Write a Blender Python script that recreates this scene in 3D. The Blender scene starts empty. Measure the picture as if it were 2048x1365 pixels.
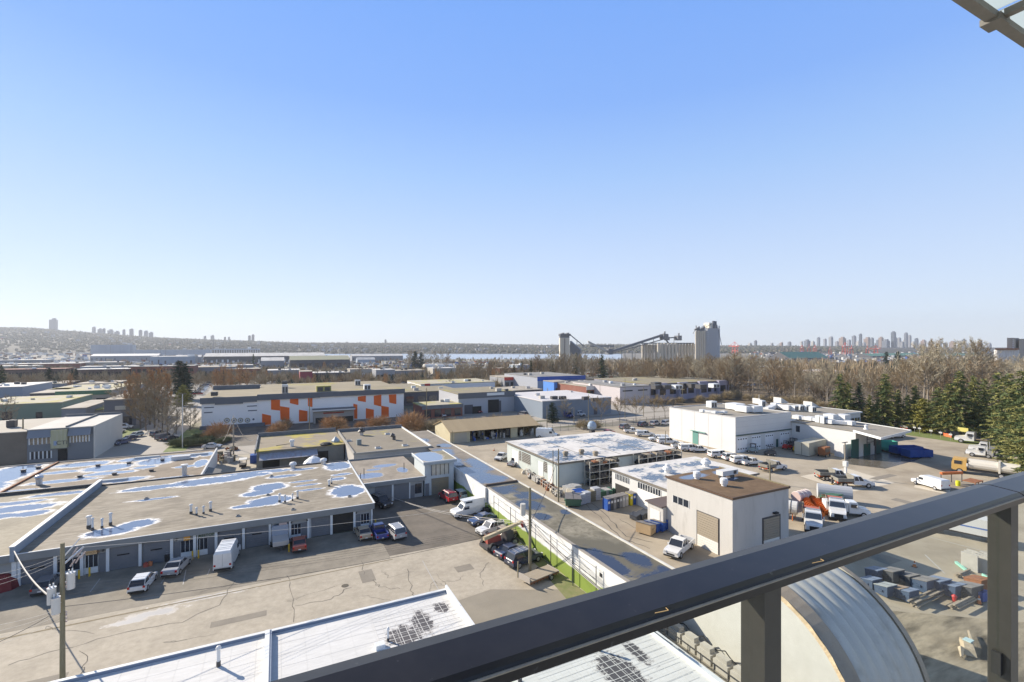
import bpy,math,random
from mathutils import Vector,Matrix
random.seed(7)
sc=bpy.context.scene
col=sc.collection
R=math.radians
# ---------------------------------------------------------------- camera, sky, sun, exposure
F,CX,HY,H=950.0,1024.0,692.0,28.0
TH=R(26.3);S_,C_=math.sin(TH),math.cos(TH)
cam=bpy.data.cameras.new('camera');camo=bpy.data.objects.new('camera',cam);col.objects.link(camo)
cam.sensor_width=36;cam.lens=F/2048*36;cam.clip_start=0.05;cam.clip_end=30000
cam.shift_y=(HY-682.5)/2048
camo.location=(0,0,H);camo.rotation_euler=(R(90),0,-TH)
sc.camera=camo
SUN_AZ,SUN_EL=R(-36),R(27)
w=bpy.data.worlds.new('World');sc.world=w;w.use_nodes=True
nt=w.node_tree;nt.nodes.clear()
sky=nt.nodes.new('ShaderNodeTexSky');sky.sky_type='NISHITA';sky.sun_disc=False
sky.sun_elevation=SUN_EL;sky.sun_rotation=SUN_AZ%(2*math.pi)
sky.altitude=0;sky.air_density=1.0;sky.dust_density=0.1;sky.ozone_density=2.2
bg=nt.nodes.new('ShaderNodeBackground');bg.inputs['Strength'].default_value=0.12
wo=nt.nodes.new('ShaderNodeOutputWorld');tcw=nt.nodes.new('ShaderNodeTexCoord');sxw=nt.nodes.new('ShaderNodeSeparateXYZ');rpw=nt.nodes.new('ShaderNodeValToRGB')
nt.links.new(tcw.outputs['Generated'],sxw.inputs[0]);nt.links.new(sxw.outputs[2],rpw.inputs[0])
els=[(0.0,(.74,.83,.96)),(.06,(.72,.83,1.0)),(.2,(.55,.71,1.0)),(.33,(.385,.60,1.0)),(.45,(.255,.475,1.0)),(.585,(.205,.43,1.0)),(.72,(.15,.23,.42)),(.85,(.12,.165,.27)),(1.0,(.09,.12,.2))]
while len(rpw.color_ramp.elements)<len(els):rpw.color_ramp.elements.new(0.5)
for e_,(ps_,c_)in zip(rpw.color_ramp.elements,els):e_.position=ps_;e_.color=(*[v/1.741/0.12 for v in c_],1)
mxw=nt.nodes.new('ShaderNodeMixRGB');mxw.inputs[0].default_value=0.9
nt.links.new(sky.outputs[0],mxw.inputs[1]);nt.links.new(rpw.outputs[0],mxw.inputs[2]);nt.links.new(mxw.outputs[0],bg.inputs[0]);nt.links.new(bg.outputs[0],wo.inputs[0])
sl=bpy.data.lights.new('sun','SUN');sl.energy=5.0;sl.angle=R(0.5);sl.color=(1.0,0.9,0.76)
so=bpy.data.objects.new('sun',sl);col.objects.link(so)
SD=Vector((math.sin(SUN_AZ)*math.cos(SUN_EL),math.cos(SUN_AZ)*math.cos(SUN_EL),math.sin(SUN_EL)))
so.rotation_euler=SD.to_track_quat('Z','Y').to_euler();so.location=(-200,200,300)
sc.view_settings.view_transform='Standard';sc.view_settings.look='None'
sc.view_settings.gamma=1;sc.view_settings.exposure=0.8
sc.cycles.transparent_max_bounces=12
# ---------------------------------------------------------------- photo pixel -> ground
def G(px,py,z=0.0):
 D=F*(H-z)/(py-HY);r=(px-CX)/F*D
 return Vector((D*S_+r*C_,D*C_-r*S_,z))
def atD(px,D,z=0.0):
 r=(px-CX)/F*D
 return Vector((D*S_+r*C_,D*C_-r*S_,z))
def onY(px,y):
 u=(px-CX)/F;D=y/(C_-u*S_)
 return D*(S_+u*C_)
def gz(D):
 return 0.0 if D<350 else(-14.0*min(1.0,(D-350)/1150.0))
def Gt(px,py):
 D=F*H/(py-HY)
 for _ in range(30):D=F*(H-gz(D))/(py-HY)
 D=min(D,3000)
 return atD(px,D,gz(D)),D
 # ---------------------------------------------------------------- materials
MATS={}
def mat(name,c,rough=0.8,c2=None,ns=1.0,amt=0.6,c3=None,ns3=0.2,t3=(0.5,0.6),metal=0.0,bump=0.0,bs=None,spec=None,stretch=None,alpha=None,coat=0.0,detail=6):
 if name in MATS:return MATS[name]
 m=bpy.data.materials.new(name);m.use_nodes=True;MATS[name]=m
 n=m.node_tree.nodes;l=m.node_tree.links
 b=n['Principled BSDF'];b.inputs['Roughness'].default_value=rough;b.inputs['Metallic'].default_value=metal
 if spec is not None:b.inputs['Specular IOR Level'].default_value=spec
 if coat:b.inputs['Coat Weight'].default_value=coat;b.inputs['Coat Roughness'].default_value=0.05
 b.inputs['Base Color'].default_value=(*c,1)
 if c2 is not None or bump:
  tc=n.new('ShaderNodeTexCoord');mp=n.new('ShaderNodeMapping')
  if stretch:mp.inputs['Scale'].default_value=stretch
  l.new(tc.outputs['Object'],mp.inputs[0])
  nz=n.new('ShaderNodeTexNoise');nz.inputs['Scale'].default_value=ns;nz.inputs['Detail'].default_value=detail;nz.inputs['Roughness'].default_value=0.65
  l.new(mp.outputs[0],nz.inputs['Vector'])
 out=None
 if c2 is not None:
  cr=n.new('ShaderNodeValToRGB');cr.color_ramp.elements[0].position=0.5-amt/2;cr.color_ramp.elements[1].position=0.5+amt/2
  cr.color_ramp.elements[0].color=(*c,1);cr.color_ramp.elements[1].color=(*c2,1)
  l.new(nz.outputs['Fac'],cr.inputs[0]);out=cr.outputs[0]
 if c3 is not None:
  n3=n.new('ShaderNodeTexNoise');n3.inputs['Scale'].default_value=ns3;n3.inputs['Detail'].default_value=5;n3.inputs['Roughness'].default_value=0.6
  l.new(mp.outputs[0],n3.inputs['Vector'])
  r3=n.new('ShaderNodeMapRange');r3.inputs['From Min'].default_value=t3[0];r3.inputs['From Max'].default_value=t3[1]
  l.new(n3.outputs['Fac'],r3.inputs[0])
  mx=n.new('ShaderNodeMixRGB');l.new(r3.outputs[0],mx.inputs[0]);l.new(out,mx.inputs[1]);mx.inputs[2].default_value=(*c3,1);out=mx.outputs[0]
 if out is not None:l.new(out,b.inputs['Base Color'])
 if bump:
  bn=n.new('ShaderNodeBump');bn.inputs['Strength'].default_value=bump;bn.inputs['Distance'].default_value=0.05
  nb=n.new('ShaderNodeTexNoise');nb.inputs['Scale'].default_value=bs or ns*3;nb.inputs['Detail'].default_value=4
  l.new(mp.outputs[0],nb.inputs['Vector']);l.new(nb.outputs['Fac'],bn.inputs['Height']);l.new(bn.outputs[0],b.inputs['Normal'])
 return m
def puddle_mat(name,base,base2,blobs,rim=(0.75,0.74,0.72),water=(0.13,0.17,0.24),rimw=0.28,noise=0.5,nsc=0.35,streak=None,moss=None,wr=0.03,seams=None,wsp=1.0,big=.55):
 """roof or yard surface with standing water: blobs = (x, y, rx, ry) in the object's own metres"""
 m=bpy.data.materials.new(name);m.use_nodes=True;MATS[name]=m
 n=m.node_tree.nodes;l=m.node_tree.links;b=n['Principled BSDF']
 tc=n.new('ShaderNodeTexCoord');ge=n.new('ShaderNodeNewGeometry')
 def M(op,a,bb=None,c=None):
  q=n.new('ShaderNodeMath');q.operation=op
  for i,v in enumerate((a,bb,c)):
   if v is None:continue
   if isinstance(v,(int,float)):q.inputs[i].default_value=v
   else:l.new(v,q.inputs[i])
  return q.outputs[0]
 nz=n.new('ShaderNodeTexNoise');nz.inputs['Scale'].default_value=nsc;nz.inputs['Detail'].default_value=5;nz.inputs['Roughness'].default_value=0.6
 l.new(ge.outputs['Position'],nz.inputs['Vector'])
 nh=n.new('ShaderNodeTexNoise');nh.inputs['Scale'].default_value=2.6;nh.inputs['Detail'].default_value=6;nh.inputs['Roughness'].default_value=0.7;mh=n.new('ShaderNodeMapping');mh.inputs['Scale'].default_value=(.45,1.5,1);l.new(ge.outputs['Position'],mh.inputs[0]);l.new(mh.outputs[0],nh.inputs['Vector'])
 n2=n.new('ShaderNodeTexNoise');n2.inputs['Scale'].default_value=1.3;n2.inputs['Detail'].default_value=8;n2.inputs['Roughness'].default_value=0.7
 mp=n.new('ShaderNodeMapping');mp.inputs['Scale'].default_value=streak or(1,1,1)
 l.new(ge.outputs['Position'],mp.inputs[0]);l.new(mp.outputs[0],n2.inputs['Vector'])
 cr=n.new('ShaderNodeValToRGB');cr.color_ramp.elements[0].position=0.3;cr.color_ramp.elements[1].position=0.7
 cr.color_ramp.elements[0].color=(*base,1);cr.color_ramp.elements[1].color=(*base2,1)
 l.new(n2.outputs['Fac'],cr.inputs[0]);colr=cr.outputs[0]
 if big:
  n4=n.new('ShaderNodeTexNoise');n4.inputs['Scale'].default_value=0.22;n4.inputs['Detail'].default_value=7;n4.inputs['Roughness'].default_value=.7;l.new(ge.outputs['Position'],n4.inputs['Vector']);r4=n.new('ShaderNodeMapRange');r4.inputs['From Min'].default_value=.45;r4.inputs['From Max'].default_value=.7;r4.inputs['To Max'].default_value=big;l.new(n4.outputs['Fac'],r4.inputs[0])
  mx=n.new('ShaderNodeMixRGB');l.new(r4.outputs[0],mx.inputs[0]);l.new(colr,mx.inputs[1]);mx.inputs[2].default_value=(*[v*.5 for v in base],1);colr=mx.outputs[0]
 if moss:
  n3=n.new('ShaderNodeTexNoise');n3.inputs['Scale'].default_value=moss[3];n3.inputs['Detail'].default_value=6;l.new(ge.outputs['Position'],n3.inputs['Vector'])
  rr=n.new('ShaderNodeMapRange');rr.inputs['From Min'].default_value=moss[4];rr.inputs['From Max'].default_value=moss[4]+0.15;l.new(n3.outputs['Fac'],rr.inputs[0])
  mx=n.new('ShaderNodeMixRGB');l.new(rr.outputs[0],mx.inputs[0]);l.new(colr,mx.inputs[1]);mx.inputs[2].default_value=(*moss[:3],1);colr=mx.outputs[0]
 if seams:
  sp=n.new('ShaderNodeSeparateXYZ');l.new(ge.outputs['Position'],sp.inputs[0])
  fr=M('FRACT',M('DIVIDE',sp.outputs[seams[0]],seams[1]));ln=M('LESS_THAN',fr,seams[2])
  mx=n.new('ShaderNodeMixRGB');l.new(M('MULTIPLY',ln,0.35),mx.inputs[0]);l.new(colr,mx.inputs[1]);mx.inputs[2].default_value=(0.05,0.05,0.05,1);colr=mx.outputs[0]
 d=None
 for(x,y,rx,ry)in blobs:
  v=n.new('ShaderNodeVectorMath');v.operation='SUBTRACT';l.new(ge.outputs['Position'],v.inputs[0]);v.inputs[1].default_value=(x,y,0)
  v2=n.new('ShaderNodeVectorMath');v2.operation='MULTIPLY';l.new(v.outputs[0],v2.inputs[0]);v2.inputs[1].default_value=(1/rx,1/ry,0)
  v3=n.new('ShaderNodeVectorMath');v3.operation='LENGTH';l.new(v2.outputs[0],v3.inputs[0])
  d=v3.outputs['Value']if d is None else M('SMOOTH_MIN',d,v3.outputs['Value'],0.25)
 if d is not None:
  d=M('ADD',M('ADD',d,M('MULTIPLY',M('SUBTRACT',nz.outputs['Fac'],0.5),noise*2)),M('MULTIPLY',M('SUBTRACT',nh.outputs['Fac'],0.5),noise*1.7))
  def rng(a,bb):
   r=n.new('ShaderNodeMapRange');r.inputs['From Min'].default_value=a;r.inputs['From Max'].default_value=bb
   r.inputs['To Min'].default_value=1;r.inputs['To Max'].default_value=0;l.new(d,r.inputs[0]);return r.outputs[0]
  wet=rng(0.95,1.0)if rimw>0 else rng(.72,1.08);d0=d;d=M('ADD',d,M('MULTIPLY',M('SUBTRACT',n2.outputs['Fac'],0.5),rimw*3.4));rm=rng(1.0+rimw*0.35,1.0+rimw)
  if rimw>0:
   mx=n.new('ShaderNodeMixRGB');l.new(rm,mx.inputs[0]);l.new(colr,mx.inputs[1]);mx.inputs[2].default_value=(*rim,1);colr=mx.outputs[0]
  mx=n.new('ShaderNodeMixRGB');l.new(wet,mx.inputs[0]);l.new(colr,mx.inputs[1]);mx.inputs[2].default_value=(*water,1);colr=mx.outputs[0]
  r=n.new('ShaderNodeMapRange');r.inputs['To Min'].default_value=0.85;r.inputs['To Max'].default_value=wr;l.new(wet,r.inputs[0]);l.new(r.outputs[0],b.inputs['Roughness'])
  r=n.new('ShaderNodeMapRange');r.inputs['To Min'].default_value=0.3;r.inputs['To Max'].default_value=wsp;l.new(wet,r.inputs[0]);l.new(r.outputs[0],b.inputs['Specular IOR Level'])
 else:b.inputs['Roughness'].default_value=0.9
 l.new(colr,b.inputs['Base Color'])
 return m
asphalt=mat('asphalt_pale',(0.34,0.30,0.235),0.92,(0.44,0.39,0.31),0.12,0.5,bump=0.15,bs=6)
yard_m=mat('yard_paving',(0.30,0.25,0.18),0.9,(0.45,0.39,0.295),0.16,0.45,c3=(0.22,0.18,0.13),ns3=0.07,t3=(0.52,0.75),detail=12,bump=0.15,bs=5)
dark_asph=mat('asphalt_dark',(0.10,0.088,0.07),0.9,(0.2,0.17,0.135),0.3,0.45,detail=10,c3=(0.23,0.2,0.16),ns3=0.12,t3=(0.58,0.7),bump=0.15,bs=6)
apron_m=mat('apron_asphalt',(0.15,0.13,0.10),0.9,(0.31,0.275,0.215),0.35,0.45,detail=10,bump=0.1,bs=6)
street_m=mat('street_asphalt',(0.31,0.28,0.24),0.9,(0.4,0.365,0.31),0.2,0.6)
town_m=mat('town_ground',(0.11,0.10,0.08),0.95,(0.32,0.29,0.24),0.035,0.5,c3=(0.09,0.095,0.05),ns3=0.02,t3=(0.5,0.6))
grass_m=mat('grass',(0.10,0.15,0.03),0.95,(0.2,0.22,0.07),0.6,0.5)
dirt_m=mat('dirt',(0.2,0.17,0.12),0.95,(0.33,0.29,0.22),0.4,0.6)
water_m=mat('water',(0.30,0.37,0.46),0.25,(0.36,0.42,0.5),0.004,0.6,bump=0.2,bs=0.05,spec=0.7)
conc_m=mat('concrete',(0.38,0.36,0.32),0.85,(0.5,0.47,0.42),1.2,0.5)
wallgrey=mat('wall_grey',(0.30,0.31,0.30),0.8,(0.38,0.38,0.37),0.6,0.6)
fascia_m=mat('fascia_grey',(0.20,0.21,0.21),0.6,(0.25,0.26,0.26),0.5,0.5)
trimw=mat('trim_white',(0.62,0.64,0.63),0.6,(0.72,0.73,0.72),2,0.5)
white_m=mat('white_paint',(0.66,0.65,0.62),0.55,(0.57,0.56,0.53),0.3,0.6)
panelw=mat('panel_white',(0.60,0.59,0.565),0.5,(0.67,0.66,0.635),0.25,0.6)
steeld=mat('steel_blue_door',(0.13,0.14,0.155),0.5,(0.17,0.18,0.195),0.7,0.6)
glass_m=mat('dark_glass',(0.03,0.035,0.045),0.08,spec=0.8)
black_m=mat('black_rubber',(0.02,0.02,0.02),0.8)
dkmetal=mat('dark_metal',(0.05,0.05,0.055),0.5,(0.09,0.085,0.08),3,0.6)
steel=mat('galvanised_steel',(0.45,0.46,0.47),0.35,(0.58,0.58,0.58),3,0.6,metal=0.6)
pipew=mat('pipe_white',(0.68,0.68,0.66),0.6)
rust_m=mat('rust',(0.20,0.07,0.03),0.9,(0.32,0.14,0.06),3,0.6)
wood_m=mat('pole_wood',(0.15,0.13,0.08),0.9,(0.24,0.21,0.14),2,0.6,stretch=(6,6,0.5))
moss_w=mat('mossy_wood',(0.15,0.13,0.07),0.9,(0.27,0.24,0.16),2,0.6,stretch=(4,4,0.5))
yellow_m=mat('yellow_paint',(0.7,0.45,0.03),0.5)
orange_m=mat('orange_paint',(0.80,0.13,0.008),0.55,(0.72,0.115,0.006),0.5,0.6)
orange2=mat('orange_machine',(0.6,0.17,0.03),0.6,(0.45,0.12,0.03),2,0.6)
red_m=mat('red_paint',(0.45,0.03,0.03),0.4)
blue_m=mat('blue_paint',(0.03,0.10,0.38),0.45,(0.02,0.07,0.28),1,0.6)
teal_m=mat('teal_paint',(0.07,0.38,0.29),0.5)
green_m=mat('green_paint',(0.07,0.17,0.10),0.5,(0.05,0.12,0.08),1,0.6)
tan_m=mat('tan_paint',(0.50,0.36,0.2),0.6,(0.42,0.30,0.17),1,0.5)
beige_m=mat('beige_panel',(0.44,0.39,0.25),0.7,(0.52,0.46,0.31),0.4,0.6)
brick_m=mat('brick_red',(0.22,0.07,0.045),0.9,(0.28,0.1,0.07),2,0.6)
gravel=mat('gravel_roof',(0.22,0.2,0.165),0.95,(0.33,0.30,0.25),0.5,0.6,bump=0.2,bs=12)
mossroof=mat('mossy_roof',(0.20,0.175,0.12),0.95,(0.29,0.25,0.17),0.3,0.5,c3=(0.30,0.27,0.08),ns3=0.09,t3=(0.56,0.72))
mossy2=mat('bright_moss_roof',(0.33,0.29,0.2),0.95,(0.48,0.44,0.35),0.3,0.5,c3=(0.40,0.36,0.12),ns3=0.14,t3=(0.5,0.62))
bark_m=mat('bark',(0.12,0.10,0.08),0.95,(0.2,0.17,0.14),2,0.6)
signw=mat('sign_white',(0.75,0.74,0.7),0.5)
tail_m=mat('tail_lamp_red',(0.4,0.01,0.01),0.25)
lampw=mat('lamp_clear',(0.7,0.7,0.68),0.15)
# ---------------------------------------------------------------- mesh building
WL={}
class MB:
 def __init__(s):s.v=[];s.f=[];s.mi=[];s.ms=[];s.M=None;s.cur=0;s.smooth=False
 def m(s,mt):
  if mt not in s.ms:s.ms.append(mt)
  s.cur=s.ms.index(mt);return s
 def add(s,vs,fs):
  o=len(s.v)
  if s.M is not None:vs=[tuple(s.M@Vector(p))for p in vs]
  s.v+=[tuple(p)for p in vs]
  for f in fs:s.f.append(tuple(i+o for i in f));s.mi.append(s.cur)
  return s
 def box(s,x0,y0,z0,x1,y1,z1):
  return s.add([(x0,y0,z0),(x1,y0,z0),(x1,y1,z0),(x0,y1,z0),(x0,y0,z1),(x1,y0,z1),(x1,y1,z1),(x0,y1,z1)],[(0,3,2,1),(4,5,6,7),(0,1,5,4),(1,2,6,5),(2,3,7,6),(3,0,4,7)])
 def cbox(s,x,y,z,w_,d,h):return s.box(x-w_/2,y-d/2,z,x+w_/2,y+d/2,z+h)
 def quad(s,*p):return s.add(p,[tuple(range(len(p)))])
 def sheet(s,pts,z):return s.add([(p[0],p[1],z)for p in pts],[tuple(range(len(pts)))])
 def loft(s,rings,cap=True):
  k=len(rings[0]);vs=[p for r in rings for p in r];fs=[]
  for i in range(len(rings)-1):
   for j in range(k):
    a=i*k+j;b=i*k+(j+1)%k;fs.append((a,b,b+k,a+k))
  if cap:fs.append(tuple(reversed(range(k))));fs.append(tuple(range((len(rings)-1)*k,len(rings)*k)))
  return s.add(vs,fs)
 def tube(s,p0,p1,r0,r1=None,k=6,cap=True):
  p0=Vector(p0);p1=Vector(p1);r1=r0 if r1 is None else r1
  d=(p1-p0)
  if d.length<1e-6:return s
  d.normalize();a=d.orthogonal().normalized();b=d.cross(a)
  rg=[]
  for p,r in((p0,r0),(p1,r1)):
   rg.append([tuple(p+(a*math.cos(2*math.pi*i/k)+b*math.sin(2*math.pi*i/k))*r)for i in range(k)])
  return s.loft(rg,cap)
 def cyl(s,x,y,z0,z1,r,r1=None,k=12):return s.tube((x,y,z0),(x,y,z1),r,r1,k)
 def lathe(s,x,y,prof,k=12):
  return s.loft([[(x+r*math.cos(2*math.pi*i/k),y+r*math.sin(2*math.pi*i/k),z)for i in range(k)]for r,z in prof])
 def prism(s,poly,y0,y1,inset=None):
  """side profile (x,z) extruded along y; inset = {index: amount} pulls those corners inwards"""
  k=len(poly);inset=inset or{}
  a=[(x,y0+inset.get(i,0),z)for i,(x,z)in enumerate(poly)];b=[(x,y1-inset.get(i,0),z)for i,(x,z)in enumerate(poly)]
  fs=[tuple(range(k)),tuple(reversed(range(k,2*k)))]+[(i,i+k,(i+1)%k+k,(i+1)%k)for i in range(k)]
  return s.add(a+b,fs)
 def obj(s,name,parent=None,label=None,cat=None,group=None,kind=None,smooth=False,pos=None):
  off=WL.get(parent.name,Vector((0,0,0)))if parent else(Vector(pos)if pos is not None else Vector((0,0,0)))
  me=bpy.data.meshes.new(name);me.from_pydata([(p[0]-off[0],p[1]-off[1],p[2]-off[2])for p in s.v],[],s.f)
  for mt in s.ms:me.materials.append(mt)
  me.polygons.foreach_set('material_index',s.mi)
  if smooth or s.smooth:me.polygons.foreach_set('use_smooth',[True]*len(s.f))
  me.update()
  o=bpy.data.objects.new(name,me);col.objects.link(o)
  if parent:o.parent=parent
  elif pos is not None:o.location=off
  WL[o.name]=off
  tag(o,label,cat,group,kind)
  return o
def tag(o,label=None,cat=None,group=None,kind=None):
 if label:o['label']=label
 if cat:o['category']=cat
 if group:o['group']=group
 if kind:o['kind']=kind
 return o
def thing(name,label,cat,loc=(0,0,0),rz=0.0,group=None,local=False):
 o=bpy.data.objects.new(name,None);col.objects.link(o);o.location=loc;o.rotation_euler=(0,0,rz)
 o.empty_display_size=0.2
 WL[o.name]=Vector((0,0,0))if local else Vector(loc)
 return tag(o,label,cat,group)
def copy_tree(o,parent=None):
 c=o.copy();col.objects.link(c);c.parent=parent
 for ch in list(o.children):copy_tree(ch,c)
 return c
def struct(mb,name):return mb.obj(name,kind='structure')
def text(name,body,size,loc,rot,mt,parent,squash=1.0):
 cu=bpy.data.curves.new(name+'_curve','FONT');cu.body=body;cu.size=size;cu.extrude=0.012;cu.align_x='CENTER';cu.align_y='CENTER'
 to=bpy.data.objects.new(name+'_tmp',cu);col.objects.link(to)
 dg=bpy.context.evaluated_depsgraph_get();me=bpy.data.meshes.new_from_object(to.evaluated_get(dg));bpy.data.objects.remove(to)
 me.materials.clear();me.materials.append(mt)
 o=bpy.data.objects.new(name,me);col.objects.link(o);o.parent=parent
 o.location=Vector(loc)-WL.get(parent.name,Vector((0,0,0)));o.rotation_euler=rot;o.scale=(squash,1,1)
 return o
 # ---------------------------------------------------------------- ground
def make_ground():
 mb=MB().m(town_m)
 az0,az1,na=-75,130,60
 Ds=[0,60,120,200,350,500,700,900,1200,1500]
 pts=[]
 for D in Ds:
  for i in range(na+1):
   a=R(-180+360*i/na)
   pts.append((D*math.sin(a),D*math.cos(a),gz(D)if D else 0))
 fs=[]
 for j in range(len(Ds)-1):
  for i in range(na):
   a=j*(na+1)+i;fs.append((a,a+1,a+na+2,a+na+1))
 mb.add(pts,fs)
 # the left bank has no open water: land runs on to the hill
 return struct(mb,'ground')
make_ground()
wb=MB().m(water_m);wb.sheet([(-5400,-5400),(5400,-5400),(5400,5400),(-5400,5400)],-15.5);struct(wb,'water')
def sheet(name,mt,pts,z,k='structure'):
 mb=MB().m(mt);mb.sheet(pts,z);return mb.obj(name,kind=k)
def rect(x0,y0,x1,y1):return[(x0,y0),(x1,y0),(x1,y1),(x0,y1)]
# ---------------------------------------------------------------- paving
lot=puddle_mat('lot_paving',(0.36,0.315,0.245),(0.48,0.425,0.335),[(-7.0,62.5,3.4,0.3),(-11.5,61.2,1.8,0.6),(-13.6,60.4,1.2,.4)],rim=(0.56,0.52,0.46),water=(0.47,0.44,0.39),rimw=0.5,noise=1.3,nsc=0.9,wr=0.4,big=.35)
sheet('paved_lot',lot,rect(-80,-30,31.4,75),0.004)
sheet('parking_apron',apron_m,rect(-80,63.4,13.4,75),0.008)
sheet('side_lot_asphalt',dark_asph,[(13.4,75),(13.4,63.9),(29.4,63.6),(31,66),(31,104),(13.4,104)],0.012)
sheet('lower_lot_asphalt',mat('lower_asphalt',(0.22,0.195,0.15),0.9,(0.3,0.265,0.205),0.3,0.6),[(15,20),(36,20),(36,42),(30,46),(22,50),(15,49)],0.012)
sheet('grass_verge',mat('verge',(0.12,0.16,0.04),0.95,(0.25,0.22,0.12),0.8,0.5),[(28.6,36),(31.3,36),(31.3,66),(30.3,66),(29.6,52),(28.6,44)],0.016)
sheet('yard_paving',yard_m,rect(37.8,-60,186,132),0.004)
sheet('wash_pad',mat('pad',(0.52,0.46,0.36),0.9,(0.6,0.54,0.43),0.5,0.5),[G(1600,953)[:2],G(1700,985)[:2],G(1790,966)[:2],G(1690,936)[:2]],0.010)
sheet('wet_shade_patch',mat('wet_shaded_asphalt',(.10,.09,.075),.25,(.17,.15,.12),.5,.5),[G(*q_)[:2]for q_ in((1688,928),(1770,938),(1830,922),(1862,908),(1800,897),(1700,905))],0.013)  # dark glossy sheet: wet ground plus the canopy's shade put into colour
sheet('van_pad',MATS['pad'],[G(1828,975)[:2],G(1900,990)[:2],G(1900,972)[:2],G(1832,965)[:2]],0.010)
sheet('soil_ground',mat('yard_soil',(0.15,0.12,0.08),0.95,(0.44,0.37,0.26),0.3,0.4,c3=(0.085,0.068,0.045),ns3=0.16,t3=(0.48,0.62),stretch=(.6,2.2,1),detail=12),[(45,2),(110,2),(100,22),(68,20),(53,31),(47,25)],0.008)
sheet('street',street_m,rect(-260,140.5,300,152),0.006)
sheet('street',street_m,rect(-41,152.2,-27,420),0.006)
sheet('back_lane',mat('lane',(0.36,0.32,0.25),0.95,(0.42,0.38,0.31),0.5,0.6),rect(-12.8,104,-4.4,140),0.010)
sheet('storage_lot',dark_asph,rect(-22,153,60,187),0.005)
sheet('parking_lot',street_m,rect(60,155,190,330),0.007)
sheet('parking_lot',mat('car_park',(0.2,0.19,0.17),0.9,(0.33,0.31,0.28),0.05,0.6),rect(-120,245,60,420),0.007)
sheet('verge_grass',grass_m,rect(-27,152.4,-22,190),0.02);sheet('verge_grass',grass_m,rect(-45,155,-41.2,200),0.02)
sheet('verge_grass',grass_m,[(176,60),(187,40),(190,130),(180,132)],0.02)
sheet('forest_floor',mat('leaf_litter',(0.08,0.06,0.035),0.95,(0.2,0.15,0.09),0.3,0.5),[(187,-80),(600,-80),(600,330),(150,330),(150,200),(187,128)],0.022)
# kerb lip and faint markings of the lot
mk=MB().m(mat('gutter_brown',(0.12,0.09,0.05),0.9,(0.3,0.25,0.15),3,0.6));mk.sheet([(-27,62.05),(13.6,62.7),(13.6,62.85),(-27,62.35)],0.014);struct(mk,'gutter')  # thin mottled brown strip along the lot edge
ln=mat('worn_line',(0.36,0.34,0.3),0.9,(0.5,0.48,0.44),3,0.6)
mk=MB().m(ln)
for(a,b)in[((152,1160),(120,1186)),((200,1158),(180,1185)),((372,1140),(366,1170)),((420,1138),(415,1150)),((333,1150),(322,1168)),((1016*.98,1),(0,0))][:5]:
 p,q=G(*a),G(*b);d=(q-p).normalized();nn=Vector((-d.y,d.x,0))*0.05
 mk.sheet([(p+nn)[:2],(q+nn)[:2],(q-nn)[:2],(p-nn)[:2]],0.018)
ylines=[((1880,1052),(1990,1077)),((1870,1062),(1990,1092)),((1860,1075),(1975,1105)),((1890,1148),(1850,1110)),((1790,867),(1810,864)),((1826,869),(1846,866)),((1850,873),(1862,870)),((1886,879),(1905,875))]
for(a,b)in ylines:
 p,q=G(*a),G(*b);d=(q-p).normalized();nn=Vector((-d.y,d.x,0))*0.08
 mk.sheet([(p+nn)[:2],(q+nn)[:2],(q-nn)[:2],(p-nn)[:2]],0.018)
p=G(845,1122);q=G(878,1182)
mk.sheet([(p.x-.05,p.y),(p.x+.05,p.y),(q.x+.05,q.y),(q.x-.05,q.y)],0.018)
struct(mk,'line_markings')
cr=mat('crack_tar',(0.10,0.09,0.075),0.9)
def crack(pts,wd=0.035,z=0.017,mb=None):
 P=[]
 for i in range(len(pts)-1):
  a=G(*pts[i]);b=G(*pts[i+1])
  for k in range(5):P.append(a.lerp(b,k/5)+Vector((random.uniform(-.22,.22),random.uniform(-.22,.22),0)))
 P.append(G(*pts[-1]))
 for i in range(len(P)-1):
  d=(P[i+1]-P[i]);nn=Vector((-d.y,d.x,0)).normalized()*wd*random.uniform(.4,1)
  mb.sheet([(P[i]+nn)[:2],(P[i+1]+nn)[:2],(P[i+1]-nn)[:2],(P[i]-nn)[:2]],z)
mk=MB().m(cr)
for c in[[(575,1150),(588,1190),(587,1245)],[(470,1160),(440,1210),(360,1245),(250,1265)],[(724,1122),(728,1150)],[(815,1140),(822,1180),(832,1195)],[(978,1125),(962,1145),(967,1172)],[(700,1175),(660,1200),(590,1212)],[(165,1300),(170,1330),(160,1350)],[(744,1160),(760,1175),(800,1178)],[(20,1330),(120,1300),(250,1265)],[(560,1160),(500,1162),(400,1185)]]:crack(c,mb=mk)
for c in[[(1160,1000),(1200,1035),(1240,1075),(1300,1098)],[(1175,1000),(1215,1035),(1252,1072),(1305,1085)],[(1240,1040),(1275,1058)]]:crack(c,.09,mb=mk)
for k in range(13):
 a=(random.uniform(560,980),random.uniform(1120,1200))if k%2 else(random.uniform(1000,1990),random.uniform(1085,1260))if k%4 else(random.uniform(20,520),random.uniform(1240,1340))
 if 1000<a[0]<1500:continue
 crack([a,(a[0]+random.uniform(-60,60),a[1]+random.uniform(-14,14)),(a[0]+random.uniform(-90,90),a[1]+random.uniform(-26,26))],.022,mb=mk)
struct(mk,'pavement_cracks')
mk=MB().m(mat('asphalt_patch',(.2,.175,.14),.9,(.27,.24,.19),.8,.5))
for(x,y,w_,d)in[(-6,55.5,5,1.1),(9,58,1.6,3.2),(-19,52,3,1.4),(20,55.5,2.2,1.6),(3,48.2,4.5,.9),(88,50,6,2),(70,33,3,5),(100,40,2,7),(112,55,8,1.5)]:mk.sheet(rect(x,y,x+w_,y+d),.0125)
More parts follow.
